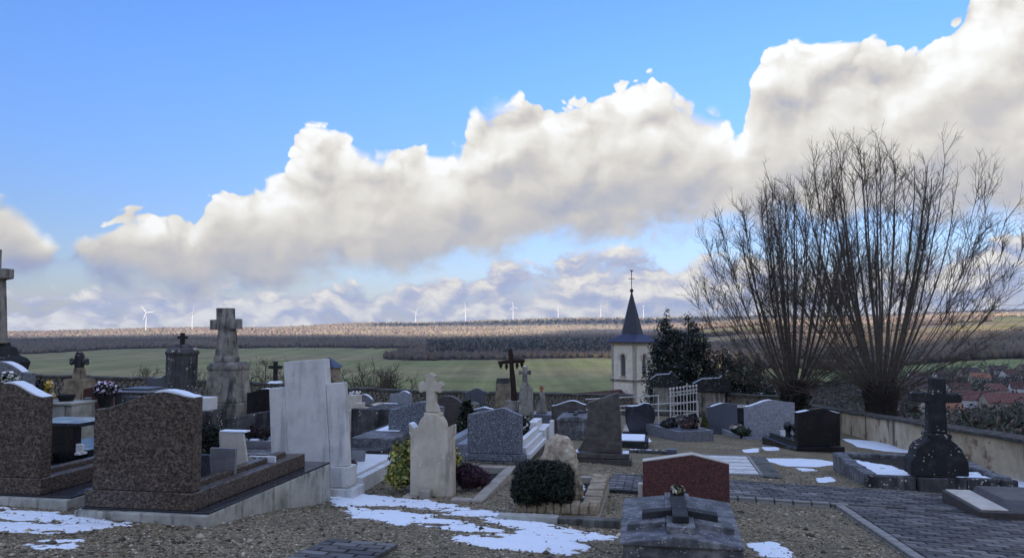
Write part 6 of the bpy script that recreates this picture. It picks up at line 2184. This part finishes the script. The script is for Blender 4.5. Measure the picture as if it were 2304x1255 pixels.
def evergreen(label, px, d, spires, seed, n):
    """spires: (px, top row, half width m)"""
    base = at(px, HOR, d)
    base.z = float(land_z(np.array([base.x]), np.array([base.y]))[0]) - 0.1
    t = thing('evergreen_tree', label, 'tree', base, 0, 'evergreens behind the gate')
    blobs = []
    rg = random.Random(seed)
    for sx, row, hw in spires:
        x0 = (sx - px) * d / F
        H = at(sx, row, d).z - base.z
        z = 0.5
        mb = MB().tube([(x0 * 0.6, 0, -0.2), (x0, 0, H * 0.5), (x0, 0, H * 0.97)], [0.16, 0.1, 0.015], 7)
        mb.build('trunk', 'bark_dark', t)
        while z < H:
            k = 1 - z / H
            r = hw * (0.12 + 0.95 * k ** 0.7)
            for q in range(3 if r > 0.5 else 1):
                a = rg.uniform(0, 6.28)
                e = r * 0.55 if r > 0.5 else 0
                blobs.append((x0 + math.cos(a) * e, math.sin(a) * e, z, r * rg.uniform(0.5, 0.75), r * rg.uniform(0.5, 0.75), 0.16 + 0.3 * r))
            z += 0.30
    o = foliage('foliage', 'leaf', t, blobs, n * 2, 0.078, SNOWG, seed, aspect=2.2, up=0.5, surf=0.35)
    return t


evergreen('dark conifer with a thin leading spire beside the church tower', 1510, 41.0, [(1500, 696, 1.7), (1484, 770, 1.1), (1520, 735, 1.3)], 5, 16000)
evergreen('broad dark conifer right of the thin-spired one', 1552, 42.0, [(1549, 700, 1.8), (1582, 735, 1.5), (1530, 745, 1.3)], 6, 18000)
evergreen('low dark evergreen thicket beneath the smaller pollard', 1660, 40.0, [(1625, 775, 1.7), (1665, 790, 1.7), (1705, 790, 1.6)], 7, 15000)
evergreen('bushy evergreen filling the gap left of the gate pillar', 1478, 38.0, [(1474, 840, 0.6)], 8, 2500)

# ------------------------------------------------------------------ gate, pillars, rails
def pillar(label, px, x0, x1, cx0, cx1, cap_top, cap_bot, d):
    g = Grave('gate_pillar', label, 'pillar', px, d=d, group='gate pillars')
    g.box('shaft', 'limestone_grey', g.X(x0), g.X(x1), 0, 0.9, -0.6, g.Z(cap_bot), 0.02)
    w = cx1 - cx0
    o = [(cx0, cap_bot - 1), (cx1, cap_bot - 1), (cx1, cap_top + 14), (cx0 + w * 0.86, cap_top + 6), (cx0 + w * 0.78, cap_top), (cx0 + w * 0.70, cap_top + 6), (cx0 + w * 0.25, cap_top + 8), (cx0, cap_top + 19)]
    pts = [(g.X(a), g.Z(b)) for a, b in o]
    g.head('cap', 'stone_black', pts, -0.12, 1.0, 0.02)
    snow_on(g.root, [pts[i] for i in (4, 5, 6, 7)], -0.12, 0.05, 0.006, 3)
    return g


pillar('left gate pillar with a black roof-shaped cap, beside the white gate', 1491, 1468, 1516, 1461, 1523, 834, 869, 35.2)
pillar('right gate pillar with a black roof-shaped cap, under the bare branches', 1597, 1566, 1628, 1558, 1640, 843, 881, 35.6)

a, b = at(1504, HOR, 31.6), at(1567, HOR, 33.6)
dv = (b - a); Lg = math.hypot(dv.x, dv.y)
gzv = float(gz(a.x, a.y))
t = thing('iron_gate', 'white painted iron gate with ball-topped bars and a cross', 'gate', (a.x, a.y, gzv), math.atan2(dv.y, dv.x))
ztop = at(1504, 884, 31.6).z - gzv
zbar = at(1504, 878, 31.6).z - gzv
zcr = at(1540, 862, 32.6).z - gzv
nb = 9
for i in range(nb):
    x = Lg * (i + 0.3) / (nb - 0.4)
    cross_bar = i == 5
    r = 0.028 if cross_bar else (0.030 if i == 0 else 0.016)
    zt = zcr if cross_bar else zbar
    o = MB().tube([(x, 0, 0.02), (x, 0, zt)], r, 6).build('post' if i == 0 else 'bar', 'white_iron', t)
    if cross_bar:
        MB().box(x - 0.14, x + 0.14, -0.018, 0.018, zcr - 0.16, zcr - 0.10).build('cross_arm', 'white_iron', t)
    else:
        MB().lathe([(0.0, zt - .02), (0.04, zt + .01), (0.055, zt + .05), (0.04, zt + .09), (0.0, zt + .11)], 8, cx=x).build('ball', 'white_iron', o)
for z in (0.10, ztop * 0.52, ztop - 0.16, ztop - 0.02):
    MB().box(0, Lg, -0.014, 0.014, z, z + 0.045).build('rail', 'white_iron', t)
for i in range(nb - 1):
    x = Lg * (i + 0.3) / (nb - 0.4)
    MB().tube([(x + 0.02, 0, ztop - 0.13), (x + 0.11, 0, ztop - 0.03)], 0.012, 5).build('scroll', 'white_iron', t)

for lab, p0, p1, d0, d1 in (('topmost white handrail crossing behind the dark slanted stele', (1318, 898), (1482, 889.5), 29.0, 31.0),
                           ('middle white handrail running up to the white gate', (1384, 914), (1571, 903.5), 27.5, 31.0),
                           ('lowest white handrail ending at the white gate', (1312, 921), (1571, 925), 26.5, 30.0)):
    A, B = at(*p0, d0), at(*p1, d1)
    t = thing('handrail', lab, 'handrail', (A.x, A.y, float(gz(A.x, A.y))), 0, 'white handrails')
    z0 = A.z - t.location.z
    e = B - A
    MB().tube([(0, 0, z0), (e.x * 0.5, e.y * 0.5, z0 + e.z * 0.5), (e.x, e.y, z0 + e.z)], 0.022, 7).build('rail', 'white_iron', t)
    for k in (0.995,):
        q = A + e * k
        MB().tube([(e.x * k, e.y * k, float(gz(q.x, q.y)) - t.location.z - 0.1), (e.x * k, e.y * k, z0 + e.z * k)], 0.024, 6).build('post', 'white_iron', t)

# ------------------------------------------------------------------ church tower
def ashlar(name, cols, bw, bh):
    m, t = mat(name, rough=0.9, spec=0.2)
    p = t.obj()
    sp = t.node('ShaderNodeSeparateXYZ'); t.l.new(p, sp.inputs[0])
    cb = t.node('ShaderNodeCombineXYZ'); t.l.new(sp.outputs[0], cb.inputs[0]); t.l.new(sp.outputs[2], cb.inputs[1])
    br = t.node('ShaderNodeTexBrick')
    br.inputs['Scale'].default_value = 1.0
    br.inputs['Brick Width'].default_value = bw
    br.inputs['Row Height'].default_value = bh
    br.inputs['Mortar Size'].default_value = 0.012
    br.inputs['Color1'].default_value = (*cols[0], 1); br.inputs['Color2'].default_value = (*cols[1], 1); br.inputs['Mortar'].default_value = (*cols[2], 1)
    t.l.new(cb.outputs[0], br.inputs['Vector'])
    n = t.noise(p, 1.4, 6, 0.65)
    st = t.noise(t.vm('MULTIPLY', p, (1, 1, 0.2)), 2.0, 5, 0.6)
    c = t.mix(t.ss(n, 0.42, 0.62, 0.0, 0.3), br.outputs[0], t.mix(0.5, br.outputs[0], (0.20, 0.19, 0.165)))
    c = t.mix(t.ss(st, 0.56, 0.68, 0.0, 0.35), c, (0.20, 0.19, 0.165))
    t.l.new(c, t.b.inputs['Base Color'])
    bump(t, t.m('ADD', br.outputs['Fac'], t.m('MULTIPLY', n, -0.5)), -0.4, 0.02)
    return m


ashlar('ashlar', [(0.84, 0.78, 0.65), (0.77, 0.71, 0.585), (0.64, 0.59, 0.48)], 0.75, 0.36)
stone('slate', [(0.028, 0.032, 0.045), (0.045, 0.05, 0.068), (0.07, 0.078, 0.10)], 6, 0.5, bumpk=0.3, warpz=3.0)
stone('slate_blue', [(0.03, 0.036, 0.075), (0.04, 0.05, 0.105), (0.06, 0.07, 0.135)], 6, 0.45, bumpk=0.3)
stone('louvre', [(0.13, 0.125, 0.11), (0.19, 0.18, 0.16), (0.25, 0.24, 0.21)], 8, 0.9)
mat('void', (0.008, 0.008, 0.008), 0.9)


def build_church():
    d = 92.0
    s = d / F
    c = at(1422, HOR, d)
    gzl = float(land_z(np.array([c.x]), np.array([c.y]))[0])
    t = thing('church_tower', 'pale stone church tower with louvred bell openings and pointed slate spire', 'church', (c.x, c.y, gzl), math.radians(43))
    Zr = lambda row: -(row - HOR) / F * d / math.cos(0) - gzl
    a = 46.5 * s / math.sqrt(2)                # half side
    zb, zs, ze = -1.0, Zr(853), Zr(768)
    for k in range(4):
        face = bpy.data.objects.new('tower_face', None)
        # each face is built along its own x axis
        ow, sill, spring = 0.36, Zr(844), Zr(803)
        w = a
        mb = MB()
        mb.box(-w, w, -0.35, 0, zb, sill)
        arc = [(-math.cos(q) * ow, spring + math.sin(q) * ow * 1.1) for q in np.linspace(0, math.pi, 13)]
        left = [(-w, sill), (-ow, sill)] + arc[:7] + [(0, ze), (-w, ze)]
        right = [(ow, sill), (w, sill), (w, ze), (0, ze)] + arc[6:][::1]
        for poly in (left, right):
            n = len(poly)
            v = [(x, 0, z) for x, z in poly] + [(x, -0.35, z) for x, z in poly]
            f = [tuple(range(n)), tuple(range(2 * n - 1, n - 1, -1))] + [(i, i + n, (i + 1) % n + n, (i + 1) % n) for i in range(n)]
            mb.add(v, f)
        bpy.data.objects.remove(face)
        R = Matrix.Rotation(k * math.pi / 2, 4, 'Z')
        o = mb.build('tower_face', 'ashlar', t)
        o.location = R @ Vector((0, -a, 0)); o.rotation_euler = (0, 0, k * math.pi / 2)
        # the wall stands behind its outer plane: flip y so that it goes inwards
        for v in o.data.vertices:
            v.co.y = -v.co.y
        o.data.flip_normals()
        # surround, louvres, black panel standing in for the shade inside
        ring = MB()
        pts = [(-ow, sill)] + arc + [(ow, sill)]
        outp = [(-ow - .2, spring - 0.25), (-ow - .2, spring)] + [(-math.cos(q) * (ow + .2), spring + math.sin(q) * (ow * 1.1 + .2)) for q in np.linspace(0, math.pi, 13)] + [(ow + .2, spring), (ow + .2, spring - 0.25)]
        inn = [(-ow - .002, spring - 0.25), (-ow - .002, spring)] + [(-math.cos(q) * (ow + .002), spring + math.sin(q) * (ow * 1.1 + .002)) for q in np.linspace(0, math.pi, 13)] + [(ow + .002, spring), (ow + .002, spring - 0.25)]
        for i in range(len(outp) - 1):
            q = [outp[i], outp[i + 1], inn[i + 1], inn[i]]
            v = [(x, -0.07, z) for x, z in q] + [(x, 0.02, z) for x, z in q]
            ring.add(v, [(3, 2, 1, 0), (4, 5, 6, 7), (0, 1, 5, 4), (1, 2, 6, 5), (2, 3, 7, 6), (3, 0, 4, 7)])
        win = ring.build('bell_opening', 'limestone', o)
        nl = 11
        for j in range(nl):
            z = sill + 0.06 + j * (spring + ow * 0.75 - sill) / nl
            hw = ow if z < spring else ow * math.sqrt(max(0.05, 1 - ((z - spring) / (ow * 1.1)) ** 2))
            MB().add([(-hw, 0.10, z), (hw, 0.10, z), (hw, 0.26, z + 0.13), (-hw, 0.26, z + 0.13), (-hw, 0.10, z + .03), (hw, 0.10, z + .03), (hw, 0.26, z + 0.16), (-hw, 0.26, z + 0.16)],
                     [(3, 2, 1, 0), (4, 5, 6, 7), (0, 1, 5, 4), (1, 2, 6, 5), (2, 3, 7, 6), (3, 0, 4, 7)]).build('louvre', 'louvre', win)
        MB().box(-ow - 0.1, ow + 0.1, 0.34, 0.36, sill, spring + ow * 1.2).build('shade_panel', 'void', win)
        MB().box(-ow - .14, ow + .14, -0.09, 0.05, sill - 0.16, sill - .001).build('sill', 'limestone', win)
        for j in range(13):
            x = -a + 0.1 + j * (2 * a - 0.2) / 12
            MB().box(x - 0.07, x + 0.07, -0.14, 0.0, ze - 0.40, ze - 0.22).build('corbel', 'limestone', o)
    k = a
    MB().frus((-k - .10, k + .10, -k - .10, k + .10), zs - 0.12, (-k - .14, k + .14, -k - .14, k + .14), zs + 0.12).build('string_course', 'limestone_grey', t)
    MB().frus((-k - .10, k + .10, -k - .10, k + .10), ze - 0.21, (-k - .30, k + .30, -k - .30, k + .30), ze - 0.02).build('cornice', 'limestone', t)
    e = 59.5 * s / math.sqrt(2)
    q = 25.5 * s
    r8 = lambda r, z: [(r * math.cos(math.pi / 8 + i * math.pi / 4), r * math.sin(math.pi / 8 + i * math.pi / 4), z) for i in range(8)]
    zk = Zr(751)
    sq = [(e, -e * .414), (e, e * .414), (e * .414, e), (-e * .414, e), (-e, e * .414), (-e, -e * .414), (-e * .414, -e), (e * .414, -e)]
    cor = [(e, e), (-e, e), (-e, -e), (e, -e)]
    low = [(x, y, ze) for x, y in cor]
    up8 = r8(q, zk)
    v = low + [(x, y, ze - 0.06) for x, y in cor] + up8
    U8 = [8 + i for i in range(8)]
    # up8 order starts at 22.5 degrees: 0,1 belong to the +x/+y corner
    f = [(0, U8[0], U8[1]), (1, U8[2], U8[3]), (2, U8[4], U8[5]), (3, U8[6], U8[7]),
         (0, 1, U8[2], U8[1]), (1, 2, U8[4], U8[3]), (2, 3, U8[6], U8[5]), (3, 0, U8[0], U8[7]),
         (0, 4, 5, 1), (1, 5, 6, 2), (2, 6, 7, 3), (3, 7, 4, 0), (7, 6, 5, 4)]
    rf = MB().add(v, f).build('skirt_roof', 'slate_blue', t)
    za = Zr(657)
    sp = MB().add(r8(q, zk + 0.004) + r8(0.07, za), [(i, (i + 1) % 8, (i + 1) % 8 + 8, i + 8) for i in range(8)] + [tuple(range(8, 16))]).build('spire', 'slate', t)
    MB().lathe([(0.0, za - .1), (0.16, za), (0.24, za + 0.16), (0.16, za + 0.32), (0.03, za + 0.40)], 10).build('ball', 'rust', sp)
    zt = Zr(611)
    MB().tube([(0, 0, za + 0.3), (0, 0, zt)], 0.045, 6).build('finial_rod', 'iron_dark', sp)
    zc = Zr(627)
    MB().box(-0.36, 0.36, -0.035, 0.035, zc - 0.04, zc + 0.04).rot(math.radians(-43), 'Z').build('cross_arm', 'iron_dark', sp)
    ck = [(-0.10, 0), (0.02, -0.05), (0.10, 0.05), (0.22, 0.03), (0.15, 0.12), (0.2, 0.22), (0.08, 0.16), (-0.02, 0.14), (-0.08, 0.26), (-0.15, 0.24), (-0.12, 0.12)]
    MB().prism([(x, z + zt) for x, z in ck], -0.02, 0.02).rot(math.radians(-43), 'Z').build('weathercock', 'iron_dark', sp)
    # nave below the tower
    nv = thing('church_nave', 'low church nave with brown tiled roof at the foot of the tower', 'church', (c.x, c.y, gzl), math.radians(43))
    zr = Zr(872)
    L = 11.0
    x0, x1, y0, y1 = -a - L, -a - 0.4, -3.1, 3.1
    MB().box(x0, x1, y0 + .3, y1 - .3, -1.0, zr - 2.2).build('wall', 'ashlar', nv)
    v = [(x0 - .2, y0, zr - 2.3), (x1, y0, zr - 2.3), (x1, 0, zr), (x0 - .2, 0, zr), (x0 - .2, y1, zr - 2.3), (x1, y1, zr - 2.3)]
    v2 = [(x, y, z - 0.12) for x, y, z in v]
    MB().add(v + v2, [(0, 1, 2, 3), (3, 2, 5, 4), (6, 9, 8, 7), (9, 10, 11, 8), (0, 6, 7, 1), (4, 5, 11, 10), (0, 3, 9, 6), (3, 4, 10, 9), (1, 7, 8, 2), (2, 8, 11, 5)]).build('roof', 'roof_brown', nv)
    for i in range(3):
        xx = x0 + 2 + i * 3.2
        w = MB().box(xx - .5, xx + .5, y0 + .27, y0 + .31, 0.6, 2.8).build('window', 'limestone', nv)
        MB().box(xx - .36, xx + .36, y0 + .255, y0 + .268, 0.75, 2.65).build('pane', 'void', w)


stone('roof_brown', [(0.055, 0.03, 0.024), (0.09, 0.045, 0.035), (0.13, 0.07, 0.055)], 3, 0.85, bumpk=0.5)
stone('roof_red', [(0.11, 0.05, 0.042), (0.17, 0.078, 0.064), (0.24, 0.125, 0.105)], 1.2, 0.85, bumpk=0.5)
stone('roof_orange', [(0.20, 0.085, 0.05), (0.30, 0.14, 0.085), (0.36, 0.19, 0.125)], 1.2, 0.85, bumpk=0.5)
stone('roof_dark', [(0.05, 0.035, 0.035), (0.08, 0.055, 0.055), (0.12, 0.09, 0.085)], 1.2, 0.85, bumpk=0.5)
stone('render_cream', [(0.42, 0.38, 0.31), (0.54, 0.50, 0.42), (0.62, 0.58, 0.50)], 0.8, 0.9)
stone('render_white', [(0.55, 0.54, 0.51), (0.66, 0.65, 0.62), (0.72, 0.71, 0.69)], 0.8, 0.9)
stone('render_tan', [(0.30, 0.25, 0.18), (0.40, 0.34, 0.26), (0.47, 0.41, 0.33)], 0.8, 0.9)
mat('glass_dark', (0.02, 0.025, 0.03), 0.08)
stone('shutter', [(0.30, 0.28, 0.26), (0.36, 0.34, 0.32), (0.42, 0.40, 0.38)], 2, 0.7)
build_church()


# ------------------------------------------------------------------ village
def house(label, px, d, w, l, h, rise, rot, wall, roof, seed, dz=0.0, chimneys=1):
    c = at(px, HOR, d)
    z0 = float(land_z(np.array([c.x]), np.array([c.y]))[0]) + dz
    t = thing('house', label, 'house', (c.x, c.y, z0), math.radians(rot), 'village houses below the cemetery')
    # gabled body: the ridge runs along x
    g_ = [(-w / 2, -1.5), (w / 2, -1.5), (w / 2, h), (0, h + rise - 0.1), (-w / 2, h)]
    mb = MB()
    v = [(-l / 2, y, z) for y, z in g_] + [(l / 2, y, z) for y, z in g_]
    mb.add(v, [(4, 3, 2, 1, 0), (5, 6, 7, 8, 9)] + [(i, (i + 1) % 5, (i + 1) % 5 + 5, i + 5) for i in range(5)])
    mb.build('wall', wall, t)
    e, o = 0.35, 0.4
    k = rise / (w / 2)
    ro = MB()
    for s1 in (-1, 1):
        y1 = s1 * (w / 2 + o)
        a = [(-l / 2 - e, 0, h + rise), (l / 2 + e, 0, h + rise), (l / 2 + e, y1, h - k * o), (-l / 2 - e, y1, h - k * o)]
        b = [(x, y, z + 0.16) for x, y, z in a]
        f = [(0, 1, 2, 3), (7, 6, 5, 4), (0, 4, 5, 1), (1, 5, 6, 2), (2, 6, 7, 3), (3, 7, 4, 0)]
        ro.add(a + b, f if s1 > 0 else [tuple(reversed(q)) for q in f])
    r_ = ro.build('roof', roof, t)
    rg = random.Random(seed)
    for i in range(chimneys):
        x = rg.choice((-0.38, 0.36, 0.1)) * l
        c_ = MB().box(x - .35, x + .35, -.3, .3, h + rise - 0.5, h + rise + 1.0).build('chimney', 'roof_dark', r_)
    nw = max(2, int(l / 3.2))
    for s1 in (-1, 1):
        for i in range(nw):
            x = -l / 2 + l * (i + 0.5) / nw
            y = s1 * (w / 2)
            for zz in ((1.0,) if h < 4 else (1.0, 3.4)):
                fr = MB().box(x - .55, x + .55, min(y, y + s1 * .05), max(y, y + s1 * .05), zz, zz + 1.3).build('window', 'render_white', t)
                MB().box(x - .44, x + .44, min(y + s1 * .052, y + s1 * .07), max(y + s1 * .052, y + s1 * .07), zz + .1, zz + 1.2).build('pane', 'glass_dark', fr)
    for s1 in (-1, 1):
        x = s1 * l / 2
        fr = MB().box(min(x, x + s1 * .05), max(x, x + s1 * .05), -.55, .55, 1.2, 2.5).build('window', 'render_white', t)
        MB().box(min(x + s1 * .052, x + s1 * .07), max(x + s1 * .052, x + s1 * .07), -.44, .44, 1.3, 2.4).build('pane', 'glass_dark', fr)


rv = random.Random(77)
VIL = [
    (1915, 118, 8, 12, 3.0, 3.2, 12, 'render_cream', 'roof_red', 'red-roofed house seen just left of the larger pollard trunk'),
    (2068, 112, 9, 16, 2.4, 3.0, -14, 'render_tan', 'roof_red', 'long red-roofed house behind the wall at the black cross'),
    (2296, 95, 8, 11, 2.6, 3.4, 38, 'render_white', 'roof_red', 'steep red roof with white verge at the right picture edge'),
    (2212, 128, 9, 13, 2.2, 3.0, 20, 'render_tan', 'roof_dark', 'dark-roofed house below the beige wall near the right edge'),
    (2110, 265, 8, 11, 4.0, 3.2, 8, 'render_cream', 'roof_orange', 'cream house with orange roof above the arm of the black cross'),
    (2180, 330, 9, 14, 3.8, 3.2, -12, 'render_white', 'roof_red', 'red-roofed white house in the middle of the village'),
    (2262, 300, 9, 18, 3.4, 3.2, -6, 'render_tan', 'roof_red', 'long red-roofed house towards the right village edge'),
    (2230, 410, 8, 12, 4.0, 3.2, 24, 'render_cream', 'roof_red', 'cream village house with red roof, turned sideways'),
    (2296, 420, 8, 12, 4.0, 3.4, -20, 'render_white', 'roof_brown', 'white village house with brown roof at the right edge'),
    (2150, 440, 8, 13, 4.0, 3.2, 5, 'render_white', 'roof_brown', 'white village house with brown roof behind thin branches'),
    (2090, 470, 8, 12, 4.2, 3.2, -25, 'render_cream', 'roof_dark', 'cream village house with dark roof left of the black cross top'),
    (2035, 520, 8, 12, 4.2, 3.2, 15, 'render_cream', 'roof_brown', 'brown-roofed village house farthest left among the branches'),
    (2200, 540, 8, 12, 4.0, 3.2, -10, 'render_cream', 'roof_orange', 'orange-roofed village house at the far side of the village'),
    (2268, 560, 8, 13, 4.0, 3.2, 14, 'render_white', 'roof_brown', 'brown-roofed white house below the bright green field'),
    (2120, 600, 8, 14, 4.0, 3.4, 0, 'render_white', 'roof_dark', 'dark-roofed long house right under the bright green field'),
    (2176, 640, 9, 16, 3.6, 3.4, 6, 'render_tan', 'roof_dark', 'dark barn roof at the upper edge of the village'),
    (2240, 650, 8, 13, 4.0, 3.2, -16, 'render_cream', 'roof_dark', 'cream house with dark roof at the upper village edge'),
    (2310, 660, 9, 15, 4.0, 3.2, 4, 'render_tan', 'roof_brown', 'brown-roofed house at the upper right village corner'),
    (2060, 640, 8, 13, 3.8, 3.2, -8, 'render_white', 'roof_brown', 'white house with brown roof at the upper left of the village'),
]
for i, (px, d_, w, l, h, rise, rot, wall, roof, lab) in enumerate(VIL):
    house(lab, px, d_, w, l, h, rise, rot, wall, roof, i, -2.6 if d_ < 140 else 0.0, 1)


def village_greens():
    """hedges, garden trees and scrub between the houses and on the slope: one mass"""
    rng = np.random.default_rng(9)
    V, Fc = ico()
    n = 7500
    px = rng.uniform(1500, 2420, n); d = 48 * (760 / 48) ** rng.uniform(0, 1, n)
    x = (px - 1152) / F * d
    ok = np.ones(n, bool)
    for (hp, hd, w, l, *_r) in VIL:
        hx = (hp - 1152) / F * hd
        ok &= np.hypot(x - hx, d - hd) > l * 0.62
    ok &= ~((px < 1560) & (d < 110) & (d > 75))
    ok &= (vnoise(np.stack([x, d], 1), 1 / 40, 2, 3.0) > -0.25)
    x, d, px = x[ok], d[ok], px[ok]; n = len(x)
    z = land_z(x, d)
    r = rng.uniform(0.7, 2.4, n) * np.clip(d / 220, 0.55, 1.6)
    hh = r * rng.uniform(0.7, 1.7, n)
    # each tuft: a handful of small leaf or twig faces
    k = 34
    dr = rng.normal(size=(n, k, 3)); dr /= np.linalg.norm(dr, axis=2, keepdims=True)
    c = dr * (rng.uniform(0.25, 1.0, (n, k, 1)) ** 0.6) * np.stack([r, r, hh], 1)[:, None, :]
    c[:, :, 2] += hh[:, None] * 0.8
    c += np.stack([x, d, z], 1)[:, None, :]
    q = rng.normal(size=(n, k, 3)); q /= np.linalg.norm(q, axis=2, keepdims=True)
    q2 = np.cross(q, rng.normal(size=(n, k, 3))); q2 /= np.linalg.norm(q2, axis=2, keepdims=True)
    s = (r[:, None, None] * rng.uniform(0.10, 0.30, (n, k, 1)))
    tri = np.stack([c - q * s * 1.6, c + q * s * 1.6, c + q2 * s * 0.8], 2)
    me = np_mesh('scrub', tri.reshape(-1, 3), np.arange(n * k * 3).reshape(-1, 3))
    base = np.where(rng.uniform(0, 1, (n, 1)) < 0.30, np.array([[0.035, 0.05, 0.022]]), np.array([[0.085, 0.068, 0.055]])) * rng.uniform(0.6, 1.4, (n, 1))
    set_col(me, 'tone', np.repeat(base, k * 3, 0))
    o = link('scrub', me, 'leaf')
    tag(o, 'bare scrub and garden hedges on the slope around the village', 'scrub', kind='stuff')


village_greens()

g = Grave('garden_hut', 'small blue pyramid roof peeping out right of the white stele', 'hut', 739, d=62.0)
g.p.z = float(land_z(np.array([g.p.x]), np.array([g.p.y]))[0]); g.root.location.z = g.p.z
zt_ = at(739, 803, 62).z - g.p.z
MB().box(-0.75, 0.75, -0.75, 0.75, -1, zt_ - 0.75).build('wall', 'render_tan', g.root)
MB().add([(-.95, -.95, zt_ - .8), (.95, -.95, zt_ - .8), (.95, .95, zt_ - .8), (-.95, .95, zt_ - .8), (0.1, 0, zt_)], [(0, 1, 4), (1, 2, 4), (2, 3, 4), (3, 0, 4), (3, 2, 1, 0)]).build('roof', 'slate_blue', g.root)

# ------------------------------------------------------------------ wind turbines and field poles
mat('turbine_white', (0.82, 0.82, 0.82), 0.5)


def turbine(label, px, base_row, hub_row, d, blade_rot, yaw):
    b = at(px, base_row, d)
    hub = at(px, hub_row, d).z - b.z
    t = thing('wind_turbine', label, 'wind turbine', b, math.radians(yaw), 'wind turbines along the ridge')
    MB().lathe([(hub * .036, -60), (hub * .034, 0), (hub * .02, hub - 1)], 14).build('tower', 'turbine_white', t, smooth=True)
    na = MB().box(-1.9, 1.9, -3.2, 7.0, hub - 1.6, hub + 2.2).build('nacelle', 'turbine_white', t, 0.5)
    MB().lathe([(1.9, 0), (1.8, 1.4), (0.9, 2.8), (0.0, 3.2)], 12).rot(math.pi / 2, 'X').build('hub', 'turbine_white', na).location = (0, -3.2, hub + 0.3)
    L = hub * 0.43
    for i in range(3):
        pr = [(-1.0, 1.0), (1.0, 1.0), (2.6, 7.0), (1.7, L * 0.6), (0.7, L), (-0.6, L), (-1.4, L * 0.6), (-1.9, 7.0)]
        mb = MB().prism(pr, -0.45, 0.45, [(x * 0.6, z) for x, z in pr])
        mb.rot(math.radians(blade_rot + i * 120), 'Y')
        o = mb.build('blade', 'turbine_white', t)
        o.location = (0, -5.0, hub + 0.3)


for lab, px, br, hr, d_, rot, yaw in (
        ('leftmost wind turbine on the ridge', 328.5, 747, 703, 3600, -38, 14),
        ('second wind turbine from the left, near the fluted column', 432.5, 744, 702, 3700, 4, 40),
        ('wind turbine mostly hidden by the big limestone cross', 524, 742, 703, 3800, 8, 40),
        ('wind turbine nearest the centre, left of the rusty cross, one blade tilted right', 935.5, 728, 701, 5550, 30, 20),
        ('wind turbine just left of the rusty iron cross', 1047.5, 727, 694, 5550, -14, 12),
        ('wind turbine just above the rusty iron cross', 1154.5, 722, 691, 5550, -12, 12),
        ('wind turbine midway between the rusty cross and the church spire', 1256, 719, 690, 5550, -10, 25),
        ('wind turbine close to the left of the church spire', 1352, 714, 688, 5550, 2, 40),
        ('wind turbine just right of the church spire', 1448, 712, 688, 5550, 10, 45)):
    turbine(lab, px, br, hr, d_, rot, yaw)
for lab, px, tr, br, d_ in (('thin utility pole at the wood edge left of the rusty cross', 1043, 798, 816, 1400), ('thin utility pole above the carved limestone cross', 912, 800, 814, 1400)):
    b = at(px, br, d_)
    t = thing('utility_pole', lab, 'utility pole', b, 0, 'utility poles in the field')
    MB().tube([(0, 0, -3), (0, 0, at(px, tr, d_).z - b.z)], [0.35, 0.25], 6).build('pole', 'louvre', t)
    MB().box(-1.2, 1.2, -0.12, 0.12, at(px, tr, d_).z - b.z - 1.0, at(px, tr, d_).z - b.z - 0.7).build('crossbar', 'louvre', t)
